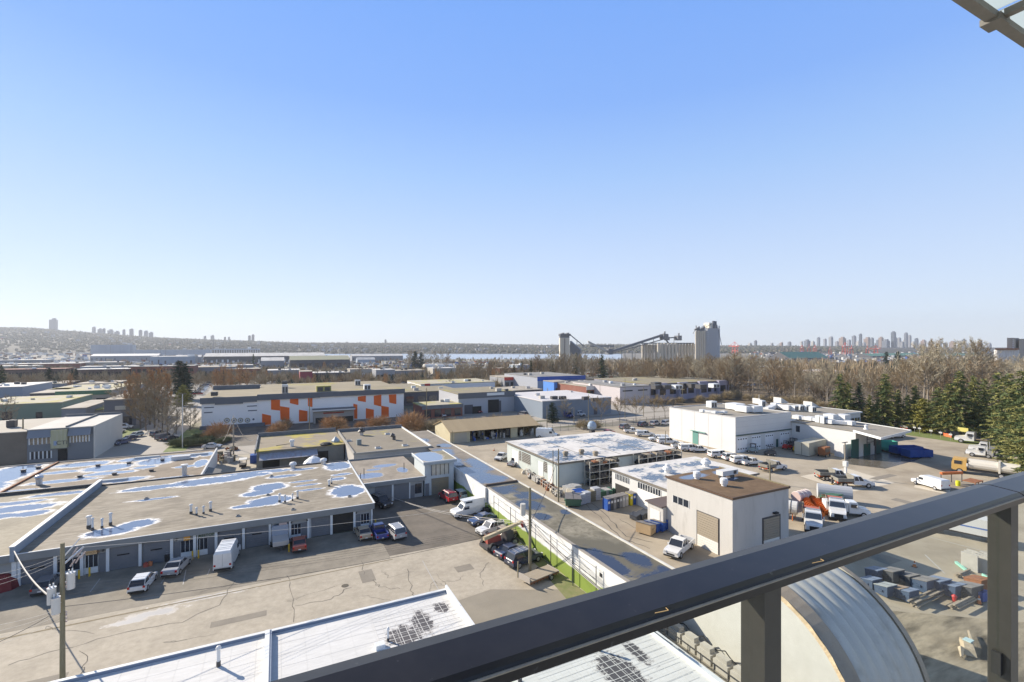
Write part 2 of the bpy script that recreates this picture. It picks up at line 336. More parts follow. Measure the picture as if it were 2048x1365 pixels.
struct(mk,'patched_paving')
mh=MB().m(mat('iron',(0.09,0.075,0.05),0.7));p=G(690,1172);mh.cyl(p.x,p.y,0.0,0.03,0.4,k=20);mh.obj('manhole_cover',label='round iron manhole cover set in the pale lot paving',cat='manhole cover')
# ---------------------------------------------------------------- generic roof furniture
def pipe_thing(x,y,z,h,r=0.12,capw=True,label='',group=None,cat='roof vent',dark=False):
 t=thing('vent_pipe',label,cat,(x,y,z),group=group)
 mb=MB().m(dkmetal).cyl(x,y,z,z+h*0.3,r*1.25,k=10);mb.obj('flashing',t)
 mb=MB().m(dkmetal if dark else pipew).cyl(x,y,z+h*0.3,z+h,r,k=10);mb.obj('pipe',t)
 if capw:mb=MB().m(dkmetal if dark else pipew).lathe(x,y,[(r*1.5,z+h),(r*1.6,z+h+0.08),(r*1.1,z+h+.2),(0.02,z+h+.25)],10);mb.obj('cap',t)
 return t
def hvac(x,y,z,w_,d,h,label,group=None,mt=None,fan=True):
 t=thing('rooftop_unit',label,'rooftop unit',(x,y,z),group=group)
 mb=MB().m(mt or trimw).cbox(x,y,z+0.15,w_,d,h);mb.m(dkmetal).cbox(x,y,z,w_*.9,d*.9,0.15);mb.obj('housing',t)
 mb=MB().m(dkmetal)
 for k in(-1,1):mb.cbox(x+k*w_*.24,y-d/2-.02,z+.3,w_*.36,.04,h*.7)
 mb.obj('grille',t)
 if fan:mb=MB().m(dkmetal).cyl(x,y,z+h+.15,z+h+.25,min(w_,d)*.35,k=14);mb.obj('fan',t)
 return t
def roll_door(mb,x0,x1,y,z1,mt,slats=True,z0=0.02):
 mb.m(mt);n=int((z1-z0)/0.3)
 for i in range(n):
  a=z0+(z1-z0)*i/n;b=z0+(z1-z0)*(i+1)/n
  mb.box(x0,y-0.02,a+0.015,x1,y+0.03,b-0.015)
 mb.box(x0+.001,y+0.005,z0,x1-.001,y+0.04,z1)
 # ---------------------------------------------------------------- industrial units in front (building A)
unitroof=puddle_mat('unit_roof',(0.20,0.17,0.125),(0.38,0.335,0.265),[(-19.5,78.8,2.6,1.6),(-17.0,80.6,2.0,1.6),(-19.3,100.0,4.0,1.4),(-11,100.5,5.6,2.3),(-5.6,101.5,4.0,1.6),(-17.5,92.5,2.8,.5),(-4,103.6,5,.8),(0.5,102.6,2.2,.8),(1.2,98.0,2.6,.9),(-1.2,91.5,2.6,2.3),(-3.0,88.5,2.2,1.4),(-1.0,83.5,3.0,2.1),(-3.5,82.2,2.4,1),(4.6,101.8,2.0,.8),(4.2,92.8,2.0,.5),(4.6,90,2.0,.5),(4.9,86.9,2.0,.5),(11,101.5,2.4,3.2),(11.0,94.5,1.6,.7),(10.6,83.4,2.6,3.2),(9.9,91.6,1.3,.9)],noise=0.5,nsc=0.7,streak=(0.3,1.3,1),rimw=0.3,water=(.13,.17,.26))
leftroof=puddle_mat('left_roof',(0.27,0.235,0.17),(0.38,0.335,0.25),[(-37,99.5,4.2,1.0),(-31.5,102.5,4.2,.9),(-34.5,96.0,4.2,1.7),(-37,92.6,5.0,1.3),(-45,95,5,2.4),(-46,90.0,3,1.8),(-43,102.6,1.6,.5),(-46,83.6,4.0,1.4),(-42,78,5,1.2),(-32,92.4,2.2,1.2)],noise=0.55,nsc=0.7,rimw=0.4,rim=(0.66,0.64,0.6),water=(0.17,0.21,0.3))
def units():
 t=thing('industrial_units','long low grey row of workshop units with puddled flat roof and roll-up doors','building',(-7,90,0))
 mb=MB().m(wallgrey).box(-27.2,75.35,0,13.1,105,3.55);mb.obj('wall',t)
 mb=MB().m(unitroof).box(-27.2,75.0,3.551,13.25,105.1,3.75);mb.obj('roof',t)
 mb=MB().m(trimw).box(-27.2,74.78,3.8,13.4,74.95,3.86).box(13.26,74.78,3.8,13.5,105.2,3.87)
 mb.m(fascia_m).box(-27.2,74.8,2.95,13.4,74.94,3.798).box(13.26,74.79,2.95,13.4,105,3.798)
 mb.m(dkmetal).box(-27.2,105.11,3.4,13.25,105.3,3.95);mb.obj('fascia',t)
 # bays measured along the front: (x0, x1, kind)
 bays=[(-26.9,-22.1,'d'),(-21.6,-18.9,'g'),(-18.5,-16.9,'s'),(-16.7,-15.2,'p'),(-14.9,-10.5,'d'),(-9.9,-5.5,'d'),(-5.2,-3.8,'p'),(-3.8,-1.9,'w'),(-1.5,.6,'w'),(.6,2.0,'p'),(2.3,5.9,'d'),(6.5,9.9,'d'),(10.2,10.21,'')]
 X=lambda px:onY(px,75.0)
 marks=[(40,108,'d'),(112,160,'g'),(166,195,'s'),(197,213,'p'),(217,276,'d'),(285,341,'d'),(345,361,'p'),(361,387,'w'),(391,415,'w'),(415,430,'p'),(434,483,'d'),(491,538,'d'),(543,568,'w'),(568,577,'p'),(582,602,'w'),(602,616,'p'),(619,660,'d'),(666,707,'o'),(711,721,'p'),(722,739,'w')]
 for(a,b,k)in marks:
  x0,x1=X(a),X(b)
  if k=='d':
   mb=MB();roll_door(mb,x0,x1,75.2,2.85,steeld);d=mb.obj('roller_door',t)
   if random.random()<.6:MB().m(black_m).box(x0+.8,75.13,1.7,x0+1.5,75.16,1.85).box(x1-1.6,75.13,1.7,x1-.9,75.16,1.85).obj('window_slot',d)
  elif k=='p':MB().m(steeld).box(x0,75.2,0.02,x1,75.34,2.3).obj('door',t)
  elif k=='o':
   MB().m(mat('dark_interior',(0.03,0.028,0.025),0.9)).box(x0,75.28,0.02,x1,75.34,2.85).obj('open_bay',t)
  else:
   f=MB().m(glass_m).box(x0,75.25,0.8,x1,75.33,2.25).obj('window',t)
   mb=MB().m(trimw)
   n=3
   for i in range(n+1):mb.box(x0+(x1-x0)*i/n-.02,75.2,.8,x0+(x1-x0)*i/n+.02,75.245,2.25)
   mb.obj('frame',f);MB().m(trimw).box(x0,75.2,0.05,x1,75.34,.78).obj('sill_panel',t)
 for px in(37,110,163,215,280,343,389,432,487,540,580,617,663,709):
  x=X(px);MB().m(trimw).box(x-.16,75.0,0,x+.16,75.19,2.94).obj('pilaster',t)
 x=X(744);MB().m(trimw).box(x-.12,74.98,0,x+.08,75.2,2.94).obj('pilaster',t)
 for px in(163,389,541,617):
  x=X(px)+.3;MB().m(trimw).cyl(x,75.1,0,2.94,.05,k=6).obj('downpipe',t)
 for px in(157,203,351,435,581,613,711):MB().m(dkmetal).box(X(px),75.0,2.55,X(px)+.22,75.19,2.75).obj('wall_lamp',t)
 text('sign_lettering','GLASSTOPIA',0.52,(X(411),75.17,2.62),(R(90),0,0),mat('sign_green',(0.02,0.08,0.03),0.6),t)
 # framed signs are bolted on: parts of the building
 s=MB().m(dkmetal).box(X(170),75.1,2.32,X(195),75.17,2.92).m(mat('sign_tan',(0.65,0.45,0.24),0.6)).box(X(171.4),75.07,2.39,X(193.6),75.098,2.85).obj('sign_board',t,label='tan sign board in a dark frame')
 text('sign_lettering','ANTIQUES',0.34,(X(182.5),75.06,2.62),(R(90),0,0),mat('sign_brown',(0.38,0.2,0.08),0.6),t)
 MB().m(mat('sign_orange',(0.65,0.3,0.04),0.6)).box(X(367),75.08,2.36,X(380),75.15,3.0).obj('sign_board',t,label='small orange sign board')
 MB().m(mat('sign_pale',(0.5,0.38,0.33),0.7)).box(X(558),74.7,2.2,X(574),74.76,2.92).obj('sign_board',t,label='pale notice board hung from the fascia')
 return t
units()
def boll(px,py):
 p=G(px,py);return MB().m(yellow_m).cyl(p.x,p.y,0,1.05,.1,k=10).obj('bollard',pos=p)
tg='yellow bollards before the workshop fronts'
for(px,py,lb)in[(158,1158,'yellow bollard left of the antiques shop window'),(179,1153,'yellow bollard right of the antiques shop door'),(385,1119,'yellow bollard before the window left of the green shop lettering'),(397,1117,'yellow bollard under the green shop lettering'),(578,1104,'yellow bollard beside the grey utility trailer'),(751,1053,'yellow bollard at the right corner of the workshop row')]:
 tag(boll(px,py),lb,'bollard',tg)
 # higher neighbour on the left with its parapet wall
def left_units():
 t=thing('industrial_units','workshop row at the left edge with a blue-grey parapet wall and white rimmed puddles','building',(-45,90,0))
 MB().m(wallgrey).box(-75,75.35,0,-27.62,105,3.55).obj('wall',t)
 MB().m(leftroof).box(-75,75.0,3.551,-27.66,105.1,3.76).obj('roof',t)
 MB().m(mat('parapet_blue',(0.22,0.27,0.33),0.6,(0.3,0.35,0.41),1,0.5)).box(-27.65,74.7,3.0,-27.25,105.6,4.72).m(trimw).box(-27.72,74.68,4.721,-27.2,105.62,4.82).obj('parapet',t)
 MB().m(fascia_m).box(-75,74.8,2.95,-27.66,74.98,3.79).m(trimw).box(-75,74.78,3.791,-27.66,74.99,3.85).obj('fascia',t);MB().m(dkmetal).box(-75,105.11,3.4,-27.66,105.5,4.25).obj('rear_parapet',t)
 mb=MB();roll_door(mb,-36,-29.8,75.2,2.85,steeld);mb.obj('roller_door',t)
 MB().m(trimw).box(-29.6,75.0,0,-29.2,75.3,2.94).obj('pilaster',t);MB().m(trimw).box(-27.6,75.0,0,-27.1,75.34,2.94).obj('pilaster',t)
left_units()
# back strip with the big puddles (building B)
broof=puddle_mat('back_roof',(0.20,0.16,0.115),(0.29,0.235,0.175),[(-46,124,3.6,9),(-46.5,112,4.2,6),(-36,127.5,4.5,2.2),(-38.0,121.5,3.0,1.2),(-35,113.5,5.0,1.2),(-30.6,121.8,3.8,2.9),(-27.5,128,3.0,1.8),(-29,116.5,4.0,1.3),(-23.0,124.0,3.2,3.4),(-21.5,128.4,3.6,.8),(-24,119,2.0,1.2),(-25,109.5,3.4,1.6),(-18.5,126.5,3.0,2.2),(-16.5,116,2.0,.9),(-14.3,127.3,1.3,2.3),(-14.3,118,1.1,3.5),(-17.5,107.2,3.2,.8),(-40,108.8,4,1.0)],noise=0.5,nsc=0.6,rimw=0.3,rim=(0.62,0.6,0.56),water=(0.2,0.26,0.37))
def back_units():
 t=thing('workshop_building','dark brown flat roof behind the workshop row covered in blue puddles','building',(-30,118,0))
 MB().m(white_m).box(-80,106,0,-13.0,131.6,3.3).obj('wall',t)
 MB().m(broof).box(-80,105.8,3.301,-13.0,131.6,3.45).obj('roof',t)
 MB().m(white_m).box(-12.99,105.8,0,-12.7,131.9,3.75).m(mat('roof_edge',(0.3,0.27,0.23),0.8)).box(-80,131.61,3,-13,131.9,3.6).obj('parapet',t)
 MB().m(rust_m).box(-41.4,105.8,3.46,-41.1,131.6,3.7).obj('roof_divider',t)
 MB().m(mat('skylight',(0.62,0.6,0.58),0.4)).box(-20.3,123.2,3.46,-17,124.6,4.2).m(conc_m).obj('roof_hatch',t)
 return t
back_units()
p=G(475,895)
sh=thing('garden_shed','small white lean-to hut against the end wall of the puddled building','shed',(-11.5,112,0))
MB().m(white_m).box(-12.65,108,0,-10.6,115,2.3).obj('wall',sh);MB().m(mat('shed_roof',(0.2,0.19,0.17),0.9)).add([(-12.68,107.8,3.0),(-10.3,107.8,2.2),(-10.3,115.2,2.2),(-12.68,115.2,3.0),(-12.68,107.8,3.1),(-10.3,107.8,2.32),(-10.3,115.2,2.32),(-12.68,115.2,3.1)],[(0,3,2,1),(4,5,6,7),(0,1,5,4),(1,2,6,5),(2,3,7,6),(3,0,4,7)]).obj('roof',sh)
# roof pipes, each at its own place
GP='vent pipes on the workshop roofs'
pl=[(178,1057,1.2,.22,3.75,'fat white vent pipe at the left puddle of the workshop roof, tallest of its cluster'),(185,1062,1.2,.12,3.75,'thin white vent pipe right behind the fat one at the left puddle'),(204,1057,.9,.12,3.75,'short white vent pipe between the left puddle and the tall lone pipe'),(221,1051,1.2,.15,3.75,'tall lone vent pipe right of the left puddle'),(382,1028,.95,.16,3.75,'leftmost of the five vent pipes left of the middle puddles'),(393,1031,.75,.12,3.75,'second vent pipe left of the middle puddles'),(407,1028,.75,.12,3.75,'slim vent pipe just before the tall one at the middle puddle'),(421,1023,1.0,.16,3.75,'tall vent pipe standing in the edge of the middle puddle'),(559,1005,.95,.15,3.75,'left pipe of the vent group at the pale roof seam'),(570,1005,.75,.12,3.75,'second pipe of the vent group at the pale roof seam'),(585,1002,.75,.1,3.75,'slim pipe right of the pale roof seam'),(595,998,.9,.15,3.75,'white pipe right of the pale roof seam with the longest shadow'),(658,973,.7,.16,3.75,'near pipe of the pair left of the corner puddle'),(663,968,.7,.12,3.75,'far pipe of the pair left of the corner puddle')]
for(px,py,h,r,z,lb)in pl:
 q=G(px,py,z);pipe_thing(q.x,q.y,z,h*1.25,r,True,lb,GP)
for(px,py,z,lb)in[(476,1033,3.75,'square roof drain box standing in the middle puddle'),(293,998,3.75,'square drain box in the large left puddle'),(536,991,3.75,'small dark drain box left of the pale roof seam'),(699,994,3.75,'pale dome drain in the corner puddle'),(543,953,3.75,'dark drain box in the far middle puddle'),(586,1020,3.75,'flat white hatch near the roof edge right of the seam')]:
 q=G(px,py,z);MB().m(conc_m).cbox(q.x,q.y,z,.55,.4,.16).m(dkmetal).cbox(q.x,q.y,z+.161,.35,.25,.08).obj('roof_drain',label=lb,cat='roof drain',group='drain boxes on the workshop roof',pos=q)
for(px,py,lb)in[(586,937,'left mushroom exhaust fan on the back edge of the workshop roof'),(647,929,'right mushroom exhaust fan on the back edge of the workshop roof')]:
 q=G(px,py,3.75);t=thing('exhaust_fan',lb,'exhaust fan',q,group='mushroom fans on the back roof edge')
 MB().m(steel).cyl(q.x,q.y,3.75,4.4,.45).obj('base',t);MB().m(pipew).lathe(q.x,q.y,[(.5,4.4),(.7,4.5),(.6,4.85),(.3,5.0),(.05,5.02)],14).obj('hood',t)
bl=[(77,938,.35,'dark square vent at the near end of the left back-roof puddle'),(196,933,.3,'square vent in the second back-roof puddle'),(258,928,.3,'square vent in the third back-roof puddle'),(325,922,.3,'square vent in the wide back-roof puddle'),(160,955,.3,'square vent in the small near back-roof puddle'),(229,950,.3,'square vent in the tiny back-roof puddle'),(303,943,.3,'square vent right of the tiny back-roof puddle'),(47,945,.45,'square vent in the far left blue puddle')]
for(px,py,s,lb)in bl:
 q=G(px,py,3.45);MB().m(dkmetal).cbox(q.x,q.y,3.45,.6,.6,s).cbox(q.x,q.y,3.45+s,.75,.75,.1).obj('roof_vent',label=lb,cat='roof vent',group='square vents of the dark back roof',pos=q)
q=G(369,951,3.45);t=thing('vent_stack','tall galvanised vent stack at the near edge of the dark back roof','vent stack',q)
MB().m(steel).cyl(q.x,q.y,3.45,5.3,.42).obj('stack',t);MB().m(pipew).lathe(q.x,q.y,[(.6,5.3),(.62,5.5),(.1,5.6)],12).obj('cap',t)
q=G(78,970,3.45);t=thing('vent_stack','stout galvanised turbine vent left on the dark back roof','vent stack',q)
MB().m(steel).cyl(q.x,q.y,3.45,4.5,.45).obj('stack',t);MB().m(steel).lathe(q.x,q.y,[(.5,4.5),(.65,4.8),(.5,5.1),(.1,5.2)],12).obj('cap',t)
for(px,py,z,lb)in[(225,962,3.45,'curved skylight dome at the near edge of the dark back roof'),(295,916,3.45,'curved skylight dome at the far edge of the dark back roof'),(393,910,3.45,'white skylight strip at the far edge of the dark back roof')]:
 q=G(px,py,z);L=2.2
 MB().m(mat('skylight_dome',(0.5,0.5,0.47),0.3)).loft([[(q.x-L+a,q.y-.55,z),(q.x-L+a,q.y-.4,z+.3),(q.x-L+a,q.y+.4,z+.3),(q.x-L+a,q.y+.55,z)]for a in(0,2*L)]).obj('skylight',label=lb,cat='skylight',pos=q)
 # ---------------------------------------------------------------- wing and small tower
def wing():
 wr=puddle_mat('wing_roof',(0.26,0.225,0.18),(0.36,0.31,0.25),[(15.6,91.5,2.4,2),(19.5,97.8,2.5,1.2),(17,95.6,1.5,.8),(22,93.0,1.0,2.0)],noise=.3,nsc=.5,rimw=0.1,rim=(.4,.36,.3),water=(0.16,0.2,0.3))
 t=thing('workshop_wing','lower workshop wing with three grey roll-up doors set back behind the black car','building',(19,95,0))
 MB().m(wallgrey).box(13.4,86.6,0,24.3,104.8,3.5).obj('wall',t)
 MB().m(wr).box(13.5,86.4,3.501,24.9,104.9,3.68).obj('roof',t)
 MB().m(fascia_m).box(13.5,86.2,3.0,24.6,86.38,3.72).box(13.5,104.91,3.2,29,105.1,4.0).m(trimw).box(13.5,86.18,3.721,24.6,86.39,3.8).obj('fascia',t)
 X=lambda px:onY(px,86.6)
 for(a,b)in[(750,783),(788,818)]:
  mb=MB();roll_door(mb,X(a),X(b),86.5,2.9,steeld);mb.obj('roller_door',t)
 MB().m(steeld).box(X(820),86.5,0,X(829),86.58,2.3).obj('door',t)
 f=MB().m(glass_m).box(X(830),86.5,.7,X(843),86.58,2.5).obj('window',t)
 MB().m(trimw).box(X(785)-.15,86.4,0,X(785)+.15,86.58,3).obj('pilaster',t);MB().m(trimw).box(X(819)-.1,86.4,0,X(819)+.1,86.58,3).obj('pilaster',t)
 t=thing('stair_tower','pale blue-grey raised block with a long office window over a stained roll-up door','building',(27,90,0))
 tw=mat('tower_wall',(0.42,0.47,0.48),0.7,(0.5,0.54,0.55),.5,.5)
 x0,x1=24.62,30.3
 MB().m(tw).box(x0,86.5,0,x1,94.0,5.9).obj('wall',t)
 tr=puddle_mat('tower_roof',(0.26,0.23,0.16),(0.34,0.31,0.22),[(26.5,90.3,2.6,4.5)],noise=.2,nsc=.6,rimw=.1,rim=(.4,.36,.3),water=(0.2,0.26,0.36))
 MB().m(tr).box(x0-.3,86.0,6.31,x1+.3,94.3,6.4).obj('roof',t)
 MB().m(mat('tower_fascia',(0.33,0.38,0.41),0.6)).box(x0-.4,85.85,5.9,x1+.4,94.4,6.309).m(trimw).box(x0-.45,85.8,6.31,x1+.45,85.99,6.5).box(x0-.45,86.0,6.31,x0-.31,94.45,6.5).box(x1+.31,86.0,6.31,x1+.45,94.45,6.5).obj('fascia',t)
 X=lambda px:onY(px,86.5)
 f=MB().m(mat('blind_glass',(0.42,0.40,0.33),0.3,(0.5,0.48,0.42),1.5,.4)).box(X(863),86.4,3.7,X(897),86.47,5.6).obj('window',t)
 mb=MB().m(dkmetal)
 for i in range(5):x=X(863)+(X(897)-X(863))*i/4;mb.box(x-.05,86.35,3.65,x+.05,86.395,5.65)
 mb.obj('frame',f)
 mb=MB();roll_door(mb,X(863),X(897),86.42,3.1,mat('stained_door',(0.14,0.15,0.15),0.6,(0.32,0.24,0.12),.4,.6));mb.obj('roller_door',t)
 MB().m(steeld).box(X(850),86.4,0,X(858),86.48,2.3).obj('door',t)
wing()
q=G(808,940,3.68)
for(px,py,lb)in[(728,950,'thin dark vent pipe in the near puddle of the wing roof'),(808,938,'thin white pipe in the far puddle of the wing roof'),(721,960,'thin dark pipe by the wing roof corner')]:
 q=G(px,py,3.68);pipe_thing(q.x,q.y,3.68,1.2,.07,False,lb,'thin pipes on the wing roof',dark=True)
 # ---------------------------------------------------------------- buildings C and D behind the lane
def cd():
 t=thing('workshop_building','weathered workshop with a mossy roof and corrugated awning over its yard','building',(5,131,0))
 MB().m(mat('teal_wall',(0.16,0.17,0.16),0.8,(0.26,0.25,0.22),.7,.6)).box(-4.2,122,0,14.6,141,4.0).obj('wall',t)
 MB().m(mat('moss_roof_c',(0.23,0.19,0.13),.95,(0.31,0.26,0.19),.4,.5,c3=(0.4,0.33,0.06),ns3=.16,t3=(.52,.62))).box(-4.3,121.5,4.0,14.7,141,4.15).obj('roof',t)
 MB().m(mat('parapet_dark',(0.13,0.14,0.155),.7,(.2,.2,.2),1,.5)).box(-4.5,140.9,3.5,14.7,141.2,5.1).box(-4.6,121.5,3.5,-4.31,140.9,4.6).obj('parapet',t)
 MB().m(mat('awning_blue',(0.38,0.42,0.48),.6,(.3,.25,.25),.6,.4,stretch=(3,1,1))).add([(-3.6,118.9,2.5),(8.5,118.9,2.5),(8.5,121.98,3.4),(-3.6,121.98,3.4),(-3.6,118.9,2.6),(8.5,118.9,2.6),(8.5,121.98,3.5),(-3.6,121.98,3.5)],[(0,3,2,1),(4,5,6,7),(0,1,5,4),(1,2,6,5),(2,3,7,6),(3,0,4,7)]).obj('awning',t)
 MB().m(mat('dark_interior',(0.03,0.028,0.025),0.9)).box(-3,121.9,0,.5,121.98,2.6).box(7.5,121.9,0,11,121.98,2.8).obj('open_bay',t)
 t=thing('workshop_building','brown flat-roofed block with a pale concrete side wall beside the weathered workshop','building',(23,122,0))
 MB().m(mat('conc_wall_d',(0.36,0.34,0.31),.85,(.46,.43,.39),.5,.5)).box(14.9,107.6,0,32.2,137.5,4.3).obj('wall',t)
 MB().m(mat('roof_d',(0.19,0.165,0.125),.95,(0.26,0.225,0.17),.4,.5,c3=(0.36,0.31,0.07),ns3=.11,t3=(.62,.72))).box(15.1,107.8,4.3,32.0,137.2,4.42).obj('roof',t)
 MB().m(mat('coping_d',(0.3,0.285,0.255),.8)).box(14.8,107.4,4.3,15.09,137.5,4.85).box(15.09,107.4,4.3,32.3,107.79,4.7).m(trimw).box(32.01,107.79,4.3,32.3,137.5,4.75).m(MATS['parapet_dark']).box(14.8,137.21,4.0,32.3,137.5,5.2).obj('parapet',t)
cd()
GF='vents on the brown flat-roofed block'
for(px,py,lb,kind)in[(723,871,'stacked grey exhaust fan at the back of the brown roof',0),(718,890,'square grey duct box on the left of the brown roof',1),(788,880,'curved gooseneck vent right of the middle of the brown roof',2),(756,897,'white rimmed hatch at the front of the brown roof',3),(810,892,'white rimmed hatch at the right front of the brown roof',3),(697,883,'small white box by the left parapet of the brown roof',3),(775,869,'white box at the far right of the brown roof',3)]:
 q=G(px,py,4.42);t=thing('roof_vent',lb,'roof vent',q,group=GF)
 if kind==0:MB().m(steel).cyl(q.x,q.y,4.42,5.3,.5).obj('base',t);MB().m(dkmetal).lathe(q.x,q.y,[(.9,5.3),(.95,5.5),(.5,5.9),(.6,6.3),(.1,6.5)],12).obj('hood',t)
 elif kind==1:MB().m(mat('vent_grey',(0.22,0.25,0.24),.6)).cbox(q.x,q.y,4.42,1,1,1.3).obj('housing',t)
 elif kind==2:MB().m(dkmetal).cyl(q.x,q.y,4.42,5.4,.4).tube((q.x,q.y,5.4),(q.x-.8,q.y,5.8),.45,.5,10).obj('housing',t)
 else:MB().m(pipew).cbox(q.x,q.y,4.42,1.3,.9,.3).m(dkmetal).cbox(q.x,q.y,4.721,1.0,.6,.06).obj('housing',t)
q=G(584,893,4.15);t=thing('roof_fan','white domed roof fan with a leaning plank on the mossy workshop roof','exhaust fan',q)
MB().m(pipew).lathe(q.x,q.y,[(.4,4.15),(.4,5.2),(.6,5.3),(.5,5.7),(.05,5.8)]).obj('housing',t);MB().m(wood_m).tube((q.x-3.4,q.y,4.6),(q.x,q.y+.1,4.8),.08).obj('plank',t)
q=G(671,884,4.15);MB().m(mat('tent_grey',(0.35,0.4,0.44),.6)).lathe(q.x,q.y,[(1.0,4.15),(1.0,4.5),(.05,5.5)],6).obj('roof_cowl',label='pyramid shaped grey cowl at the right end of the mossy workshop roof',cat='roof vent',pos=q)
q=G(652,890,4.15);MB().m(black_m).lathe(q.x,q.y,[(1.3,4.15),(1.5,4.4),(.9,4.7),(.2,4.75)],9).obj('tarpaulin_heap',label='low black heap of tarpaulin on the mossy workshop roof',cat='tarpaulin',pos=q)
q=G(628,931,0);t=thing('canopy_tent','small white peaked tent in the yard behind the workshop row','tent',(q.x,113,0));x=onY(627,113)
MB().m(mat('tent_cloth',(0.8,0.8,0.8),.7)).lathe(x,113,[(2.3,1.9),(1.9,2.7),(1.0,3.4),(.05,3.8)],10).obj('cover',t)
mb=MB().m(steel)
for a in range(4):mb.cyl(x+2*math.cos(a*1.57+.8),113+2*math.sin(a*1.57+.8),0,2.3,.04,k=5)
mb.obj('frame',t)
# ---------------------------------------------------------------- long low building with the white wall
lroof=puddle_mat('long_roof_near',(0.14,0.125,0.085),(0.34,0.31,0.24),[(33.5,70.8,2.8,2.5),(35.7,66.2,2.3,2.3),(33.7,62.5,2.1,2.7),(33.0,57.4,1.3,1.7),(36.9,57.4,0.8,1.1),(32.6,41.9,1.3,4.4),(35.7,41.1,1.4,2.3),(34.7,36.1,2.8,2.5),(32.8,34.3,1.9,3.8),(36.9,37.5,0.9,1.4)],noise=.8,nsc=.45,rimw=0.0,water=(0.035,0.042,0.065),wsp=.4,moss=(0.13,0.12,0.09,0.16,0.47))
lroof2=puddle_mat('long_roof_far',(0.2,0.175,0.14),(0.31,0.27,0.22),[(33.8,77.8,3.4,3.8),(32.9,83.3,2.8,4.8),(35.9,88.0,2.1,5.7),(32.6,93.5,2.1,4.8),(33.3,101.9,2.4,3.8),(35.7,108.3,1.7,2.8),(32.4,116.7,1.9,2.8)],noise=.6,nsc=.4,rimw=0.0,water=(0.08,0.11,0.17),wsp=.8,streak=(.4,2,1))
def long_b():
 t=thing('long_storage_building','very long low flat-roofed building with a whitewashed side wall turned green at its foot','building',(37,80,0))
 wm=puddle_mat('whitewashed_wall',(0.66,0.66,0.63),(0.78,0.78,0.75),[],noise=0)
 n=wm.node_tree.nodes;l=wm.node_tree.links;b=n['Principled BSDF'];tc=n['Texture Coordinate']
 sp=n.new('ShaderNodeSeparateXYZ');l.new(tc.outputs['Object'],sp.inputs[0]);nz=n.new('ShaderNodeTexNoise');nz.inputs['Scale'].default_value=0.25;nz.inputs['Detail'].default_value=6;l.new(tc.outputs['Object'],nz.inputs['Vector'])
 a=n.new('ShaderNodeMath');a.operation='MULTIPLY_ADD';l.new(nz.outputs['Fac'],a.inputs[0]);a.inputs[1].default_value=-1.2;l.new(sp.outputs[2],a.inputs[2])
 r=n.new('ShaderNodeMapRange');r.inputs['From Min'].default_value=1.1;r.inputs['From Max'].default_value=1.3;r.inputs['To Min'].default_value=1;r.inputs['To Max'].default_value=0;l.new(a.outputs[0],r.inputs[0])
 mx=n.new('ShaderNodeMixRGB');old=b.inputs['Base Color'].links[0].from_socket;l.new(r.outputs[0],mx.inputs[0]);l.new(old,mx.inputs[1]);mx.inputs[2].default_value=(0.19,0.26,0.04,1);l.new(mx.outputs[0],b.inputs['Base Color'])
 MB().m(wm).box(31.4,36.8,0,31.7,72.8,4.35).obj('wall',t,label='white side wall, algae green along its foot')
 MB().m(wm).box(31.0,72.8,0,31.3,96.5,4.35).m(conc_m).box(31.7,36.8,0,37.6,129.6,4.2).obj('wall',t)
 MB().m(lroof).box(31.7,36.8,4.201,37.5,73.7,4.3).obj('roof',t);MB().m(lroof2).box(31.3,74.1,4.201,37.5,129.6,4.32).obj('roof',t)
 MB().m(mat('roof_curb',(0.12,0.09,0.07),.9)).box(31.6,73.71,4.2,37.5,74.09,4.6).obj('roof_curb',t)
 MB().m(mat('coping_white',(0.66,0.65,0.6),.7,(.5,.48,.42),.7,.5)).box(37.51,36.8,4.0,37.75,129.6,4.46).m(mat('roof_edge',(0.3,0.27,0.23),0.8)).box(31.35,36.8,4.351,31.75,72.8,4.42).obj('coping',t)
 MB().m(mat('hole',(.02,.02,.02),.9)).box(31.34,41.6,3.0,31.39,42.0,3.4).obj('wall_opening',t)
long_b()
q=G(877,894,4.32);MB().m(black_m).lathe(q.x,q.y,[(.45,4.32),(.45,4.5),(.3,4.55)],12).obj('roof_drain',label='round black drain cover on the blue wet far roof',cat='roof drain',pos=q)
fp=MB().m(dkmetal)
for y in(69,63,57,51.5,46.5,42):fp.cyl(30.9,y,0,4.2,.05,k=6)
fp.tube((30.9,69,3.2),(30.9,42,2.7),.035,k=4).tube((30.9,69,4.1),(30.9,42,4.0),.015,k=4)
fp.obj('wire_fence',label='dark posts and wires of a fence before the white wall',cat='fence')
